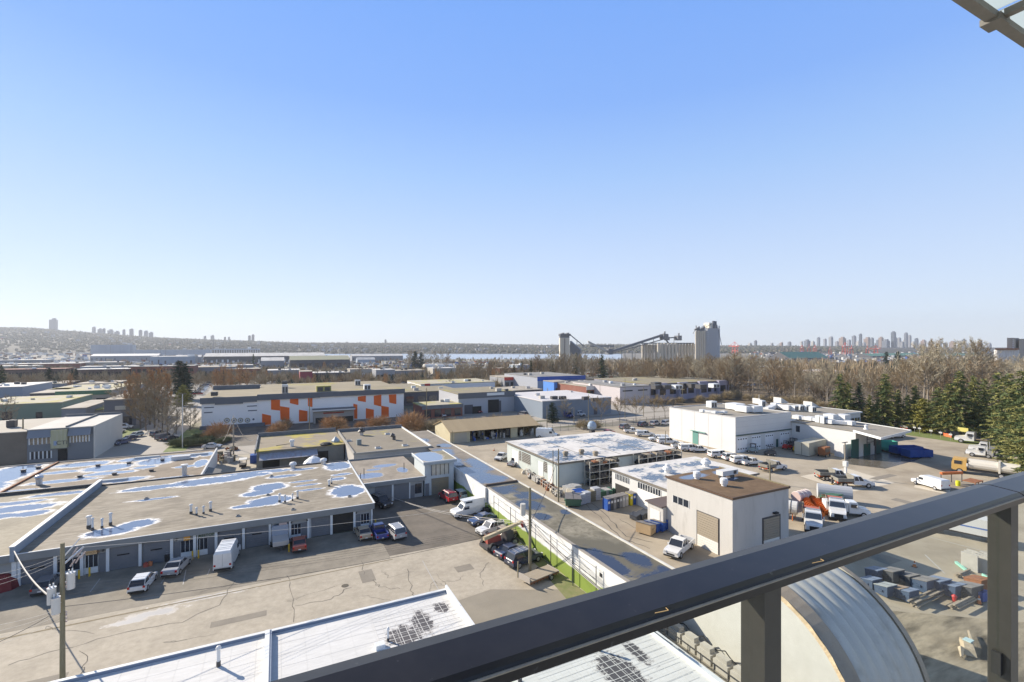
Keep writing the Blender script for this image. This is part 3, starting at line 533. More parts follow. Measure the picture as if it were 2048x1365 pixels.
# ---------------------------------------------------------------- beige shed
def beige():
 t=thing('storage_shed','long tan gabled shed with open bays full of equipment','shed',(58,136,0))
 y0,y1,yr=129.5,144,136.8;x0,x1=44.3,73.2
 MB().m(beige_m).box(x0,y0,0,50.4,y1,3.3).box(50.4,y1-.3,0,x1,y1,3.3).box(x1-.3,y0+.5,0,x1,y1-.3,3.3).box(63.6,y0+.3,0,66,y0+.6,3.2).add([(x0,y0,3.3),(x0,y1,3.3),(x0,yr,5.4)],[(0,1,2)]).add([(x1,y0,3.3),(x1,y1,3.3),(x1,yr,5.4)],[(0,2,1)]).obj('wall',t)
 MB().m(mat('dark_interior',(0.03,0.028,0.025),0.9)).box(50.5,y1-.5,0.02,x1-.4,y1-.35,3.2).obj('bay_back',t)
 MB().m(mat('tan_roof',(0.42,0.31,0.17),.7,(.48,.36,.2),.3,.5,stretch=(2,.2,1))).add([(x0-.4,y0-.6,3.2),(x1+.4,y0-.6,3.2),(x1+.4,yr,5.5),(x0-.4,yr,5.5),(x1+.4,y1+.6,3.2),(x0-.4,y1+.6,3.2),(x0-.4,y0-.6,3.32),(x1+.4,y0-.6,3.32),(x1+.4,yr,5.62),(x0-.4,yr,5.62),(x1+.4,y1+.6,3.32),(x0-.4,y1+.6,3.32)],[(0,3,2,1),(3,5,4,2),(6,7,8,9),(9,8,10,11),(0,1,7,6),(4,5,11,10),(1,2,8,7),(2,4,10,8),(0,6,9,3),(3,9,11,5)]).obj('roof',t)
 mb=MB();roll_door(mb,45.6,49.4,y0-.03,2.9,mat('beige_door',(.42,.38,.3),.7));mb.obj('roller_door',t)
 mb=MB().m(wood_m)
 for x in(54.8,59.2,63.5,68,72.9):mb.box(x-.12,y0,0,x+.12,y0+.25,3.2)
 mb.obj('post',t)
beige()
# ---------------------------------------------------------------- yard buildings
mott=dict(noise=1.7,nsc=0.8,rimw=0.0,water=(0.10,0.13,0.17),wr=0.25)
wroof=puddle_mat('white_coated_roof',(0.60,0.57,0.53),(0.70,0.68,0.64),[(53,82.5,3,2),(53,87,4,3.5),(59,84,4,1.5),(72,86,6,3),(70,95,5,2.5),(76,90,4,3),(60,98,3,2),(53,98,2.4,2),(64,90,1.5,.7),(66,101,4,1.2),(76,99,3,1.5),(57,93,1.6,.8),(73,82.5,3,.7)],**mott)
sroof=puddle_mat('white_coated_roof_small',(0.60,0.57,0.53),(0.70,0.68,0.64),[(60,64,2.6,2.5),(60,69,1.5,1.2),(65,66,2,1.5),(66,70,2.5,1),(73,68,4,1.4),(72,64,3,.8),(62,61,2,.8)],moss=(0.42,0.43,0.3,0.5,0.6),**mott)
teal_wall=mat('weathered_teal_wall',(0.42,0.47,0.45),.85,(0.52,0.56,0.53),.35,.5,c3=(.3,.33,.31),ns3=.5,t3=(.6,.75))
mat('stock_dark',(.06,.07,.05),.8,(.12,.1,.07),2,.5)
def white_roofs():
 t=thing('yard_warehouse','wide low warehouse with a patchy white roof and pale green walls in the yard','building',(65,92,0))
 x0,x1,y0,y1=49.9,80.6,80.2,103.6
 MB().m(teal_wall).box(x0,y0,0,x1,y1,4.7).obj('wall',t)
 MB().m(wroof).box(x0-.3,y0-.3,4.701,x1+.3,y1+.3,4.86).obj('roof',t)
 MB().m(mat('edge_dark',(.17,.15,.12),.8)).box(x0-.42,y0-.42,4.5,x1+.42,y0-.301,4.87).box(x0-.42,y0-.3,4.5,x0-.301,y1+.3,4.87).obj('fascia',t)
 X=lambda px:onY(px,y0)
 # openings of the lit left wall (x = x0): (y0, y1, kind)
 wh=mat('white_door',(.78,.76,.72),.6)
 for(a,b,k)in[(97.5,100.8,'d'),(86.2,88.2,'d'),(82.2,84.2,'d'),(91.8,95.8,'l'),(84.6,86.0,'l'),(96.2,97.2,'l')]:
  if k=='d':MB().m(wh).box(x0-.06,a,0,x0-.005,b,3.5).obj('door',t)
  else:
   mb=MB().m(mat('louver_dark',(.06,.055,.05),.8)).box(x0-.02,a,1.7,x0-.004,b,3.9).m(mat('louver',(.3,.29,.26),.7))
   for i in range(6):mb.box(x0-.07,a,1.75+i*.36,x0-.021,b,1.9+i*.36)
   mb.obj('louvre',t)
 mb=MB();roll_door(mb,X(1218),X(1238),y0-.05,3.3,wh);mb.obj('roller_door',t)
 mb=MB().m(mat('edge_dark',(.17,.15,.12),.8))
 for x in(58,65.7,73):mb.box(x,y0+.5,4.861,x+.18,y1-3,4.885)
 mb.obj('roof_seam',t)
 for(px,py,lb)in[(1131,912,'round roof fan nearest the front left corner of the patchy white roof'),(1163,908,'round roof fan in the middle of the front edge of the patchy white roof'),(1191,912,'round roof fan above the near storage rack')]:
  q=G(px,py,4.86);v=thing('roof_fan',lb,'exhaust fan',q,group='round fans on the patchy white roof')
  MB().m(mat('fan_brown',(.3,.25,.18),.8)).lathe(q.x,q.y,[(.45,4.86),(.5,5.3),(.7,5.4),(.5,5.8),(.1,5.9)],10).obj('housing',v)
  # pipe racks along the shaded front
 for(a,b,lb)in[(1165,1222,'shorter steel storage rack at the near corner of the patchy white roof'),(1262,1346,'longer steel storage rack right of the white roller door')]:
  xa,xb=X(a),X(b);r=thing('storage_rack',lb,'storage rack',(xa,y0-2,0),group='storage racks along the warehouse front')
  mb=MB().m(mat('rack_post',(.5,.48,.42),.6));n=max(3,int((xb-xa)/2.4))
  for i in range(n+1):
   x=xa+(xb-xa)*i/n
   for y in(y0-2.6,y0-.8):mb.box(x-.06,y,0,x+.06,y+.12,4.9)
  for z in(1.3,2.7,4.1):mb.box(xa,y0-2.58,z,xb,y0-2.5,z+.12)
  mb.obj('frame',r)
  rnd=random.Random(int(a));mb=MB()
  for z in(.1,1.45,2.85,4.25):
   for i in range(int((xb-xa)*5)):
    mb.m(rnd.choice([dkmetal,MATS['louver_dark'],MATS['stock_dark'],dkmetal,black_m]+([MATS['fan_brown']]*4+[rust_m]if z>4 else[])))
    x=rnd.uniform(xa,xb-.3);h=rnd.uniform(.2,1.0)if z<4 else rnd.uniform(.2,.7)
    mb.box(x,y0-rnd.uniform(2.2,2.7),z,x+rnd.uniform(.15,.9),y0-rnd.uniform(.8,1.5),z+h)
  tag(mb.obj('stock',label='dark bundles of pipes and fittings on the rack shelves',cat='stock',kind='stuff'))
  # small white building
 t=thing('yard_workshop','small white workshop with clerestory windows between the dumpsters and the brown roof','building',(66,65,0))
 x0,x1,y0,y1=56.8,78.6,58.0,72.2
 MB().m(white_m).box(x0,y0,0,x1,y1,4.6).obj('wall',t)
 MB().m(sroof).box(x0-.2,y0-.2,4.601,x1+.2,y1+.2,4.75).obj('roof',t)
 MB().m(MATS['edge_dark']).box(x0-.32,y0-.32,4.45,x1+.32,y0-.201,4.77).box(x0-.32,y0-.2,4.45,x0-.201,y1+.32,4.77).obj('fascia',t)
 for(a,b,op)in[(67.3,71.2,True),(59.4,65,False)]:
  mb=MB().m(glass_m).box(x0-.03,a,3.1,x0-.004,b,4.1).m(trimw)
  n=9
  for i in range(n+1):yy=a+(b-a)*i/n;mb.box(x0-.07,yy-.05,3.1,x0-.031,yy+.05,4.1)
  mb.obj('window',t)
  MB().m(MATS['dark_interior']if op else MATS['white_door']).box(x0-.04,a,0,x0-.004,b,2.95 if not op else 2.3).obj('door',t)
 for(px,py,s,lb)in[(1412,933,1.0,'large grey mushroom vent in front of the orange machines on the small white roof'),(1335,946,.9,'grey mushroom vent beside the brown roof corner')]:
  q=G(px,py,4.75);v=thing('roof_fan',lb,'exhaust fan',q)
  MB().m(pipew).lathe(q.x,q.y,[(.6*s,4.75),(.6*s,5.3),(.95*s,5.35),(.85*s,5.8),(.5*s,6.0),(.45*s,6.3),(.1,6.4)],14).obj('housing',v)
  # brown roof building
 t=thing('yard_garage','tall pale grey garage with a rusty brown flat roof and two louvred roll-up doors','building',(58,48,0))
 x0,x1,y0,y1=53.0,64.4,42.6,54.2
 gw=mat('garage_wall',(0.46,0.445,0.41),.7,(0.54,0.52,0.485),.35,.5,c3=(.4,.385,.35),ns3=.8,t3=(.55,.75),stretch=(1,1,.25))
 MB().m(gw).box(x0,y0,0,x1,y1,8.1).obj('wall',t)
 br=puddle_mat('brown_roof',(0.14,0.09,0.05),(0.21,0.14,0.08),[(57,52.4,2.6,1.1),(62,51.5,1.4,1.6),(60.2,49.0,1.8,.8),(55.2,52.3,1.4,1.0)],noise=.35,nsc=.5,rimw=.0,water=(.13,.17,.25),wr=.03)
 MB().m(br).box(x0-.05,y0-.05,8.101,x1+.05,y1+.05,8.2).obj('roof',t)
 MB().m(mat('flashing_brown',(.1,.06,.035),.5)).box(x0-.17,y0-.17,8.0,x1+.17,y0-.051,8.3).box(x0-.17,y0-.05,8.0,x0-.051,y1+.17,8.3).m(moss_w).box(x1+.051,y0-.05,8.0,x1+.17,y1+.17,8.36).obj('fascia',t)
 dm=mat('louvre_tan',(.32,.27,.2),.6);bp=mat('door_pale',(.7,.68,.62),.6)
 # left wall openings
 mb=MB().m(dkmetal).box(x0-.02,44.6,0,x0-.004,48.5,4.9)
 for i in range(15):mb.m(dm if i>=5 else bp).box(x0-.1,44.8,i*.32+.02,x0-.021,48.3,i*.32+.30)
 mb.obj('roller_door',t)
 f=MB().m(glass_m).box(x0-.03,49.9,4.7,x0-.004,52.9,5.7).obj('window',t);mb=MB().m(trimw)
 for yy in(49.85,50.9,51.9,52.9):mb.box(x0-.06,yy,4.65,x0-.031,yy+.08,5.75)
 mb.obj('frame',f)
 X=lambda px:onY(px,y0);mb=MB().m(dkmetal).box(X(1524),y0-.02,0,X(1561),y0-.004,4.7)
 for i in range(14):mb.m(dm if i>=5 else bp).box(X(1527),y0-.09,i*.32+.02,X(1558),y0-.021,i*.32+.30)
 mb.obj('roller_door',t)
 MB().m(black_m).box(X(1545),y0-.4,4.95,X(1553),y0-.004,5.15).obj('wall_lamp',t)
 t2=thing('lean_to','low lean-to with a dark roof joining the brown-roofed garage to the dumpsters','building',(52,58,0))
 MB().m(gw).box(52.3,54.25,0,58,57.6,3.5).obj('wall',t2);MB().m(mat('lean_roof',(.11,.085,.08),.8)).box(52.0,54.22,3.501,56.6,57.9,3.68).obj('roof',t2)
 MB().m(bp).box(52.24,54.9,0,52.29,57,2.7).obj('roller_door',t2)
 for(px,py,k,lb)in[(1394,958,0,'left white drum fan standing in the puddle of the brown roof'),(1448,972,0,'front white drum fan on the brown roof')]:
  q=G(px,py,8.2);v=thing('drum_fan',lb,'exhaust fan',q)
  MB().m(pipew).lathe(q.x,q.y,[(.35,8.2),(.35,8.5),(.52,8.5),(.55,9.1),(.5,9.15),(.42,9.3),(.1,9.32)],14).obj('housing',v)
 q=G(1452,956,8.2);v=thing('rooftop_unit','long white ventilation box on the brown roof','rooftop unit',q)
 MB().m(panelw).box(q.x-1.4,q.y-.6,8.7,q.x+1.9,q.y+.6,9.4).obj('housing',v);MB().m(dkmetal).box(q.x-1.1,q.y-.5,8.2,q.x-.7,q.y+.5,8.699).box(q.x+.8,q.y-.5,8.2,q.x+1.2,q.y+.5,8.699).obj('stand',v)
 MB().m(dkmetal).box(q.x+.9,q.y-.64,8.8,q.x+1.5,q.y-.601,9.3).obj('grille',v)
white_roofs()
# ---------------------------------------------------------------- white depot hall and annex
def depot():
 t=thing('depot_hall','big white panelled depot hall with four roll-up doors in its shaded front','building',(119,97,0))
 x0,x1,y0,y1=107.2,130.0,85.3,108.6;z=9.1
 MB().m(panelw).box(x0,y0,0,x1,y1,z).obj('wall',t)
 MB().m(gravel).box(x0+.3,y0+.3,z-.3,x1-.3,y1-.3,z+.01).obj('roof',t)
 MB().m(mat('coping_grey',(.5,.5,.49),.5)).box(x0-.05,y0-.05,z+.001,x1+.05,y0+.29,z+.22).box(x0-.05,y0+.29,z+.001,x0+.29,y1+.05,z+.22).box(x0+.29,y1-.29,z+.011,x1+.05,y1+.05,z+.22).box(x1-.29,y0+.29,z+.011,x1+.05,y1-.29,z+.22).obj('coping',t)
 mb=MB().m(mat('panel_joint',(.5,.5,.5),.6));
 for yy in(89.5,94,98.8,103.6):mb.box(x0-.03,yy,0,x0-.003,yy+.08,z)
 for zz in(5.2,6.6,8.0):mb.box(x0+.01,y0-.03,zz,x1,y0-.003,zz+.05)
 mb.obj('panel_seam',t)
 X=lambda px:onY(px,y0)
 MB().m(mat('band_green',(.06,.10,.09),.5)).box(X(1471),y0-.25,4.35,X(1582),y0-.031,4.65).obj('band',t)
 dw=mat('door_white',(.80,.80,.79),.5)
 for(a,b)in[(1474,1494),(1503,1521),(1530,1546),(1560,1578)]:
  d=MB().m(dw).box(X(a),y0-.09,0,X(b),y0-.004,3.9).obj('roller_door',t)
  mb=MB().m(glass_m);n=4
  for zz in(3.3,.75):
   for i in range(n):xx=X(a)+(X(b)-X(a))*(i+.25)/n;mb.box(xx,y0-.12,zz,xx+(X(b)-X(a))*.12,y0-.091,zz+.3)
  mb.obj('window_slot',d)
 MB().m(mat('door_green',(.03,.10,.085),.5)).box(X(1552),y0-.08,0,X(1556),y0-.004,2.2).obj('door',t)
 MB().m(mat('door_teal',(.12,.28,.24),.5)).box(x0-.1,97.5,0,x0-.004,99.5,3.4).obj('door',t);MB().m(MATS['door_teal']).box(x0-.6,94.8,3.6,x0-.004,99.9,3.75).obj('door_canopy',t)
 # annex with the cantilevered canopy
 t=thing('depot_annex','lower white depot wing whose thin roof juts out over the wash bay','building',(138,76,0))
 AX0,AX1,AY0,AY1,AZ=130.05,141.5,68.6,96,6.4
 MB().m(panelw).box(AX0,AY0,0,AX1,85.3,AZ).obj('wall',t)
 MB().m(gravel).add([(AX0-.2,86,AZ+.05),(AX0-.2,AY0+.4,AZ+.05),(121.8+3.3,60.6,AZ+.05),(142.8,62.6,AZ+.05),(146.5,86,AZ+.05)]+[(AX0-.2,86,AZ+.3),(AX0-.2,AY0+.4,AZ+.3),(125.1,60.6,AZ+.3),(142.8,62.6,AZ+.3),(146.5,86,AZ+.3)],[(0,1,2,3,4),(9,8,7,6,5)]+[(i,i+5,(i+1)%5+5,(i+1)%5)for i in range(5)]).obj('roof',t)
 mb=MB().m(trimw)
 P=[(AX0-.2,AY0+.4),(125.1,60.6),(142.8,62.6),(146.5,86)]
 for i in range(3):
  a,b=Vector((*P[i],0)),Vector((*P[i+1],0));d=(b-a).normalized();nn=Vector((d.y,-d.x,0))*.12
  mb.add([tuple(a+nn*k+Vector((0,0,zz)))for k in(0.05,1)for zz in(AZ-.1,AZ+.45)]+[tuple(b+nn*k+Vector((0,0,zz)))for k in(0.05,1)for zz in(AZ-.1,AZ+.45)],[(0,1,3,2),(4,6,7,5),(1,5,7,3),(0,2,6,4),(0,4,5,1),(2,3,7,6)])
 mb.obj('fascia',t)
 f=MB().m(glass_m).box(AX0-.06,82.8,4.0,AX0-.004,83.9,5.7).obj('window',t)
 X=lambda px:onY(px,AY0)
 for(a,b,h)in[(1702,1717,4.6),(1727,1740,3.0),(1749,1762,3.6)]:
  MB().m(MATS['door_green']).box(X(a),AY0-.1,0,X(b),AY0-.004,h).obj('door',t)
 mb=MB().m(dkmetal)
 for zz in(3.6,4.4,5.2):mb.box(X(1724),AY0-1.2,zz,X(1752),AY0-1.1,zz+.1)
 for px in(1724,1738,1748):mb.box(X(px),AY0-1.2,2.6,X(px)+.15,AY0-1.05,5.8)
 mb.box(X(1742),AY0-1.0,0,X(1744),AY0-.8,5.9);mb.obj('steel_gantry',t)
 MB().m(panelw).box(127.0,69.8,0,130.0,70.1,3.2).box(127.0,70.1,0,127.2,72,3.2).obj('screen_wall',t)
 # back block
 t=thing('depot_offices','low white office block with roof ducts behind the depot hall','building',(150,98,0))
 MB().m(panelw).box(130.05,86.2,0,166,112,6.9).obj('wall',t)
 MB().m(gravel).box(130.1,86.0,6.901,166.2,112.2,7.05).m(trimw).box(130.1,85.8,6.7,166.4,85.99,7.15).box(166.21,86,6.7,166.4,112.2,7.15).obj('roof',t)
 f=MB().m(glass_m).box(147.5,86.1,3.2,165.5,86.17,5.3).obj('window',t);mb=MB().m(trimw)
 for i in range(13):mb.box(147.4+i*1.5,86.04,3.1,147.52+i*1.5,86.099,5.4)
 mb.box(147.5,86.03,4.2,165.5,86.099,4.3);mb.obj('frame',f)
depot()
GU='units on the depot roofs'
for(px,py,z,w_,d,h,lb)in[(1423,816,9.1,2.4,2.0,1.9,'boxy unit near the back edge of the depot hall roof'),(1524,815,9.1,1.6,1.2,2.0,'slim dark-faced unit at the right end of the depot hall roof'),(1590,823,7.05,2.0,1.2,1.7,'first of the four grey condensers behind the depot hall'),(1601,822,7.05,2.0,1.2,1.7,'second of the four grey condensers behind the depot hall'),(1613,822,7.05,2.0,1.2,1.7,'third of the four grey condensers behind the depot hall'),(1625,825,7.05,2.0,1.2,1.7,'last of the four grey condensers, set apart on the right'),(1638,846,6.7,1.8,1.1,1.9,'left of the twin beige condensers on the canopy wing roof'),(1648,848,6.7,1.8,1.1,1.9,'right of the twin beige condensers on the canopy wing roof')]:
 q=G(px,py,z);hvac(q.x,q.y,z,w_,d,h,lb,GU,fan=False)
def duct(pts,z,w_,h,lb):
 a=[G(*p,z)for p in pts];mb=MB().m(mat('duct_white',(.76,.76,.75),.4,(.62,.62,.6),1.2,.5))
 for i in range(len(a)-1):
  p,q=a[i],a[i+1];d=(q-p).normalized();nn=Vector((-d.y,d.x,0))*w_/2
  mb.loft([[tuple(e+nn*s+Vector((0,0,zz)))for s,zz in((-1,.35),(1,.35),(1,.35+h),(-1,.35+h))]for e in(p-d*.3,q+d*.3)])
 for p in a:mb.m(dkmetal).cyl(p.x,p.y,z,z+.35,.1,k=6).m(MATS['duct_white']);mb.cbox(p.x,p.y,z+.3,w_*1.25,w_*1.25,h*1.25)
 return mb.obj('ventilation_duct',label=lb,cat='duct',group='white ventilation ducts on the depot roofs',pos=a[0])
duct([(1405,826),(1430,829),(1448,829)],9.1,1.0,.5,'thin white duct running along the middle of the depot hall roof')
duct([(1470,820),(1490,825),(1505,825)],9.1,3.0,1.3,'bulky white duct bundle at the front of the depot hall roof')
duct([(1535,826),(1550,817),(1575,822)],7.05,1.6,1.2,'white duct right behind the depot hall corner')
duct([(1595,840),(1620,843),(1660,849),(1700,852)],6.7,1.6,.8,'long white duct on the canopy wing roof')
duct([(1662,845),(1685,846)],6.7,2.2,1.6,'tall white duct hood on the canopy wing roof')
for(px,py,lb)in[(1528,808,'left white triangular light scoop on the office roof'),(1570,806,'middle pair of white triangular light scoops on the office roof'),(1632,815,'right white triangular light scoop on the office roof')]:
 q=G(px,py,7.05);s=2.2
 MB().m(panelw).add([(q.x-s,q.y,7.05),(q.x+s,q.y,7.05),(q.x-s,q.y,9.0),(q.x-s,q.y+3,7.05),(q.x+s,q.y+3,7.05),(q.x-s,q.y+3,9.0)],[(0,1,2),(3,5,4),(0,2,5,3),(1,4,5,2),(0,3,4,1)]).obj('light_scoop',label=lb,cat='skylight',group='triangular scoops on the office roof',pos=q)
q=G(1732,859,6.7);v=thing('roof_vent','lone white vent in the middle of the canopy roof','roof vent',q);MB().m(pipew).lathe(q.x,q.y,[(.6,6.7),(.35,7.1),(.35,7.6),(.5,7.65),(.1,7.9)]).obj('housing',v)
# ---------------------------------------------------------------- orange striped hall
def orange_hall():
 Y0=187.5;X=lambda px:onY(px,Y0)
 t=thing('storage_hall','large white hall with slanted orange panels and a dark grey roof band','building',(10,210,0))
 def zz(px,py):u=(px-CX)/F;D=Y0/(C_-u*S_);return H-(py-HY)/F*D
 wf=mat('hall_white',(0.86,0.83,0.79),.6,(.8,.77,.73),.15,.5)
 x0,xm,x1=X(403),X(514),X(808)
 MB().m(wf).box(x0,Y0,0,xm,236,10.2).box(xm+.01,Y0+.4,0,x1,238,10.6).obj('wall',t)
 hr=mat('hall_roof',(0.22,0.185,0.12),.95,(.32,.27,.18),.12,.5,c3=(.33,.28,.05),ns3=.04,t3=(.58,.72))
 MB().m(hr).box(x0-.3,Y0,10.21,xm,222,10.4).box(xm+.01,Y0+.2,10.61,x1+.3,238.3,10.8).m(MATS['parapet_dark']).box(x0-.3,222.01,10.2,xm,223,12).obj('roof',t)
 gb=mat('band_charcoal',(0.12,0.13,0.145),.6)
 mb=MB().m(gb)
 zt=zz(458,782)
 mb.box(x0-.4,Y0-.5,zz(415,808),X(430),Y0-.01,10.6).box(X(430),Y0-.52,8.2,X(486),Y0-.01,10.6).box(X(486),Y0-.5,8.6,xm,Y0-.01,10.6)
 mb.box(xm,Y0-.3,9.0,X(640),Y0+.39,11.0).box(X(640),Y0-.32,9.2,x1+.3,Y0+.39,11.0);mb.obj('roof_band',t)
 zf=lambda px,py:zz(px,py)
 def pn(pts):
  MB().m(orange_m).add([(X(a),Y0+.34,zf(a,b))for a,b in pts]+[(X(a),Y0+.38,zf(a,b))for a,b in pts],[tuple(range(len(pts)))[::1],tuple(reversed(range(len(pts),2*len(pts))))]+[(i,i+len(pts),(i+1)%len(pts)+len(pts),(i+1)%len(pts))for i in range(len(pts))]).obj('orange_panel',t)
 for pts in[[(524,828),(542,832),(542,850),(524,851)],[(542,800),(560,800),(560,822),(542,820)],[(560,813),(579,816),(579,843),(561,840)],[(580,799),(597,798),(597,811),(580,807)],[(598,820),(615,823),(615,843),(598,844)],[(616,797),(625,797),(625,815),(616,813)],[(707,808),(715,810),(715,838),(707,838)],[(716,794),(732,792),(732,805),(716,802)],[(732,817),(748,820),(748,838),(732,838)],[(748,792),(763,790),(763,814),(748,810)],[(763,812),(778,815),(778,834),(763,836)],[(778,790),(793,789),(793,809),(779,806)]]:pn(pts)
 MB().m(mat('canopy_wall',(.33,.31,.28),.8)).box(X(626),Y0-3,0,X(706),Y0+.35,4.2).obj('entrance_block',t)
 MB().m(trimw).box(X(624),Y0-4.5,4.5,X(707),Y0+.3,4.9).m(gb).box(X(624),Y0-4.5,4.91,X(707),Y0+.3,5.05).obj('entrance_canopy',t)
 MB().m(MATS['dark_interior']).box(X(630),Y0-3.06,0,X(704),Y0-3.005,2.0).m(mat('dark_red_strip',(.3,.05,.03),.6)).box(X(645),Y0-3.1,3.3,X(686),Y0-3.01,3.8).obj('entrance_glass',t)
 mb=MB().m(gb)
 for(a,b,c)in[(408,428,816),(408,425,826),(494,514,813),(496,514,822)]:mb.box(X(a),Y0-.06,zz(a,c+1),X(b),Y0-.004,zz(a,c-1))
 mb.obj('line_panel',t)
 for(px)in(454,468,481,495):
  x,z=X(px),zz(px,841);MB().m(mat('round_logo',(.36,.31,.2),.6)).tube((x,Y0-.08,z),(x,Y0-.004,z),.85,k=18).m(white_m).tube((x,Y0-.1,z),(x,Y0-.081,z),.55,k=14).m(gb).tube((x,Y0-.12,z),(x,Y0-.101,z),.28,k=8).obj('round_emblem',t)
 MB().m(gb).tube((X(507),Y0-.08,zz(507,839)),(X(507),Y0-.004,zz(507,839)),.35,k=12).obj('round_emblem',t)
 MB().m(gb).box(x0-.5,Y0-.4,0,X(530),Y0-.005,1.2).obj('base_band',t)
 for(px,py,w_,d,h,lb,mt)in[(570,800-13,2.0,2,3.0,'near tall grey cooling unit on the orange hall roof',steel),(569,776,1.8,2,2.6,'far tall dark cooling unit on the orange hall roof',dkmetal),(647,783,5.2,3,2.0,'wide mossy tank box on the orange hall roof',mat('moss_box',(.38,.34,.12),.9)),(734,780,2.4,2,2.0,'white unit near the front right of the orange hall roof',trimw),(715,771,2.2,2,2.2,'grey unit at the far right of the orange hall roof',steel),(429,792,2.0,2,1.2,'low black unit on the left end of the orange hall roof',dkmetal)]:
  q=G(px,py,10.8);hvac(q.x,q.y,10.8,w_,d,h,lb,'units on the orange hall roof',mt,fan=False)
orange_hall()
# ---------------------------------------------------------------- office building with the lettered panel
def office():
 t=thing('office_building','two-storey grey office with a moss-stained panel reading CTI over its entrance','building',(-52,160,0))
 Y0=152.5;X=lambda px:onY(px,Y0)
 def zz(px,py):u=(px-CX)/F;D=Y0/(C_-u*S_);return H-(py-HY)/F*D
 x1=X(190);x0=X(53)
 MB().m(mat('office_wall',(.17,.185,.2),.7)).box(x0,Y0+.3,0,x1-.3,176,7.8).m(mat('office_side',(.52,.49,.43),.8,(.58,.55,.48),.5,.5)).box(x1-.29,Y0,0,x1,176,8.1).obj('wall',t)
 MB().m(mat('pale_roof',(.62,.59,.53),.9,(.45,.42,.37),.15,.6)).box(x0,Y0,7.81,x1-.3,176,8.0).m(MATS['parapet_dark']).box(X(130),Y0+.3,8.01,X(130)+.3,175,8.4).box(x0,175.7,8.01,x1-.3,176,8.6).obj('roof',t)
 mb=MB().m(mat('slate_eave',(.2,.22,.25),.6))
 for(a,b)in[(56,104),(137,182)]:mb.add([(X(a),Y0-.9,6.0),(X(b),Y0-.9,6.0),(X(b),Y0+.29,7.9),(X(a),Y0+.29,7.9),(X(a),Y0+.29,6.0),(X(b),Y0+.29,6.0)],[(0,1,2,3),(0,3,4),(1,5,2),(0,4,5,1)])
 mb.obj('eave',t)
 for(a,b,z0,z1,n)in[(58,101,4.3,6.0,5),(140,178,4.2,5.8,6),(60,102,.8,2.6,5)]:
  f=MB().m(glass_m).box(X(a),Y0+.2,z0,X(b),Y0+.28,z1).obj('window',t);mb=MB().m(trimw)
  for i in range(n+1):xx=X(a)+(X(b)-X(a))*i/n;mb.box(xx-.12,Y0+.12,z0,xx+.12,Y0+.195,z1)
  mb.obj('frame',f)
 MB().m(MATS['dark_interior']).box(X(115),Y0+.2,0,X(134),Y0+.28,2.8).obj('entrance',t)
 MB().m(mat('moss_panel',(.34,.33,.18),.8,(.45,.44,.33),.6,.5,stretch=(3,1,.3))).box(X(104),Y0-.8,3.2,X(136),Y0+.25,7.6).obj('sign_panel',t)
 text('sign_lettering','CTI',1.35,(X(126.5),Y0-.86,4.45),(R(90),0,0),mat('letter_dark',(.05,.06,.07),.5),t)
 MB().m(mat('sign_mark',(.25,.32,.45),.6)).box(X(110),Y0-.84,3.9,X(116),Y0-.81,5.0).obj('sign_mark',t)
 t=thing('office_building','tan roofed building with a dark mossy facade at the left edge next to the office','building',(-70,160,0))
 MB().m(mat('brown_wall',(.15,.125,.1),.9,(.22,.19,.15),.4,.6)).box(-110,Y0+.6,0,x0-.05,178,7.4).obj('wall',t);MB().m(mat('tan_roof_l',(.4,.36,.29),.95,(.48,.44,.37),.2,.5)).box(-110,Y0+.4,7.41,x0-.05,178,7.6).obj('roof',t)
 q=G(24,855,7.6);hvac(q.x,q.y,7.6,1.6,1.6,1.6,'lone dark unit on the tan roof at the left edge',None,dkmetal)
office()
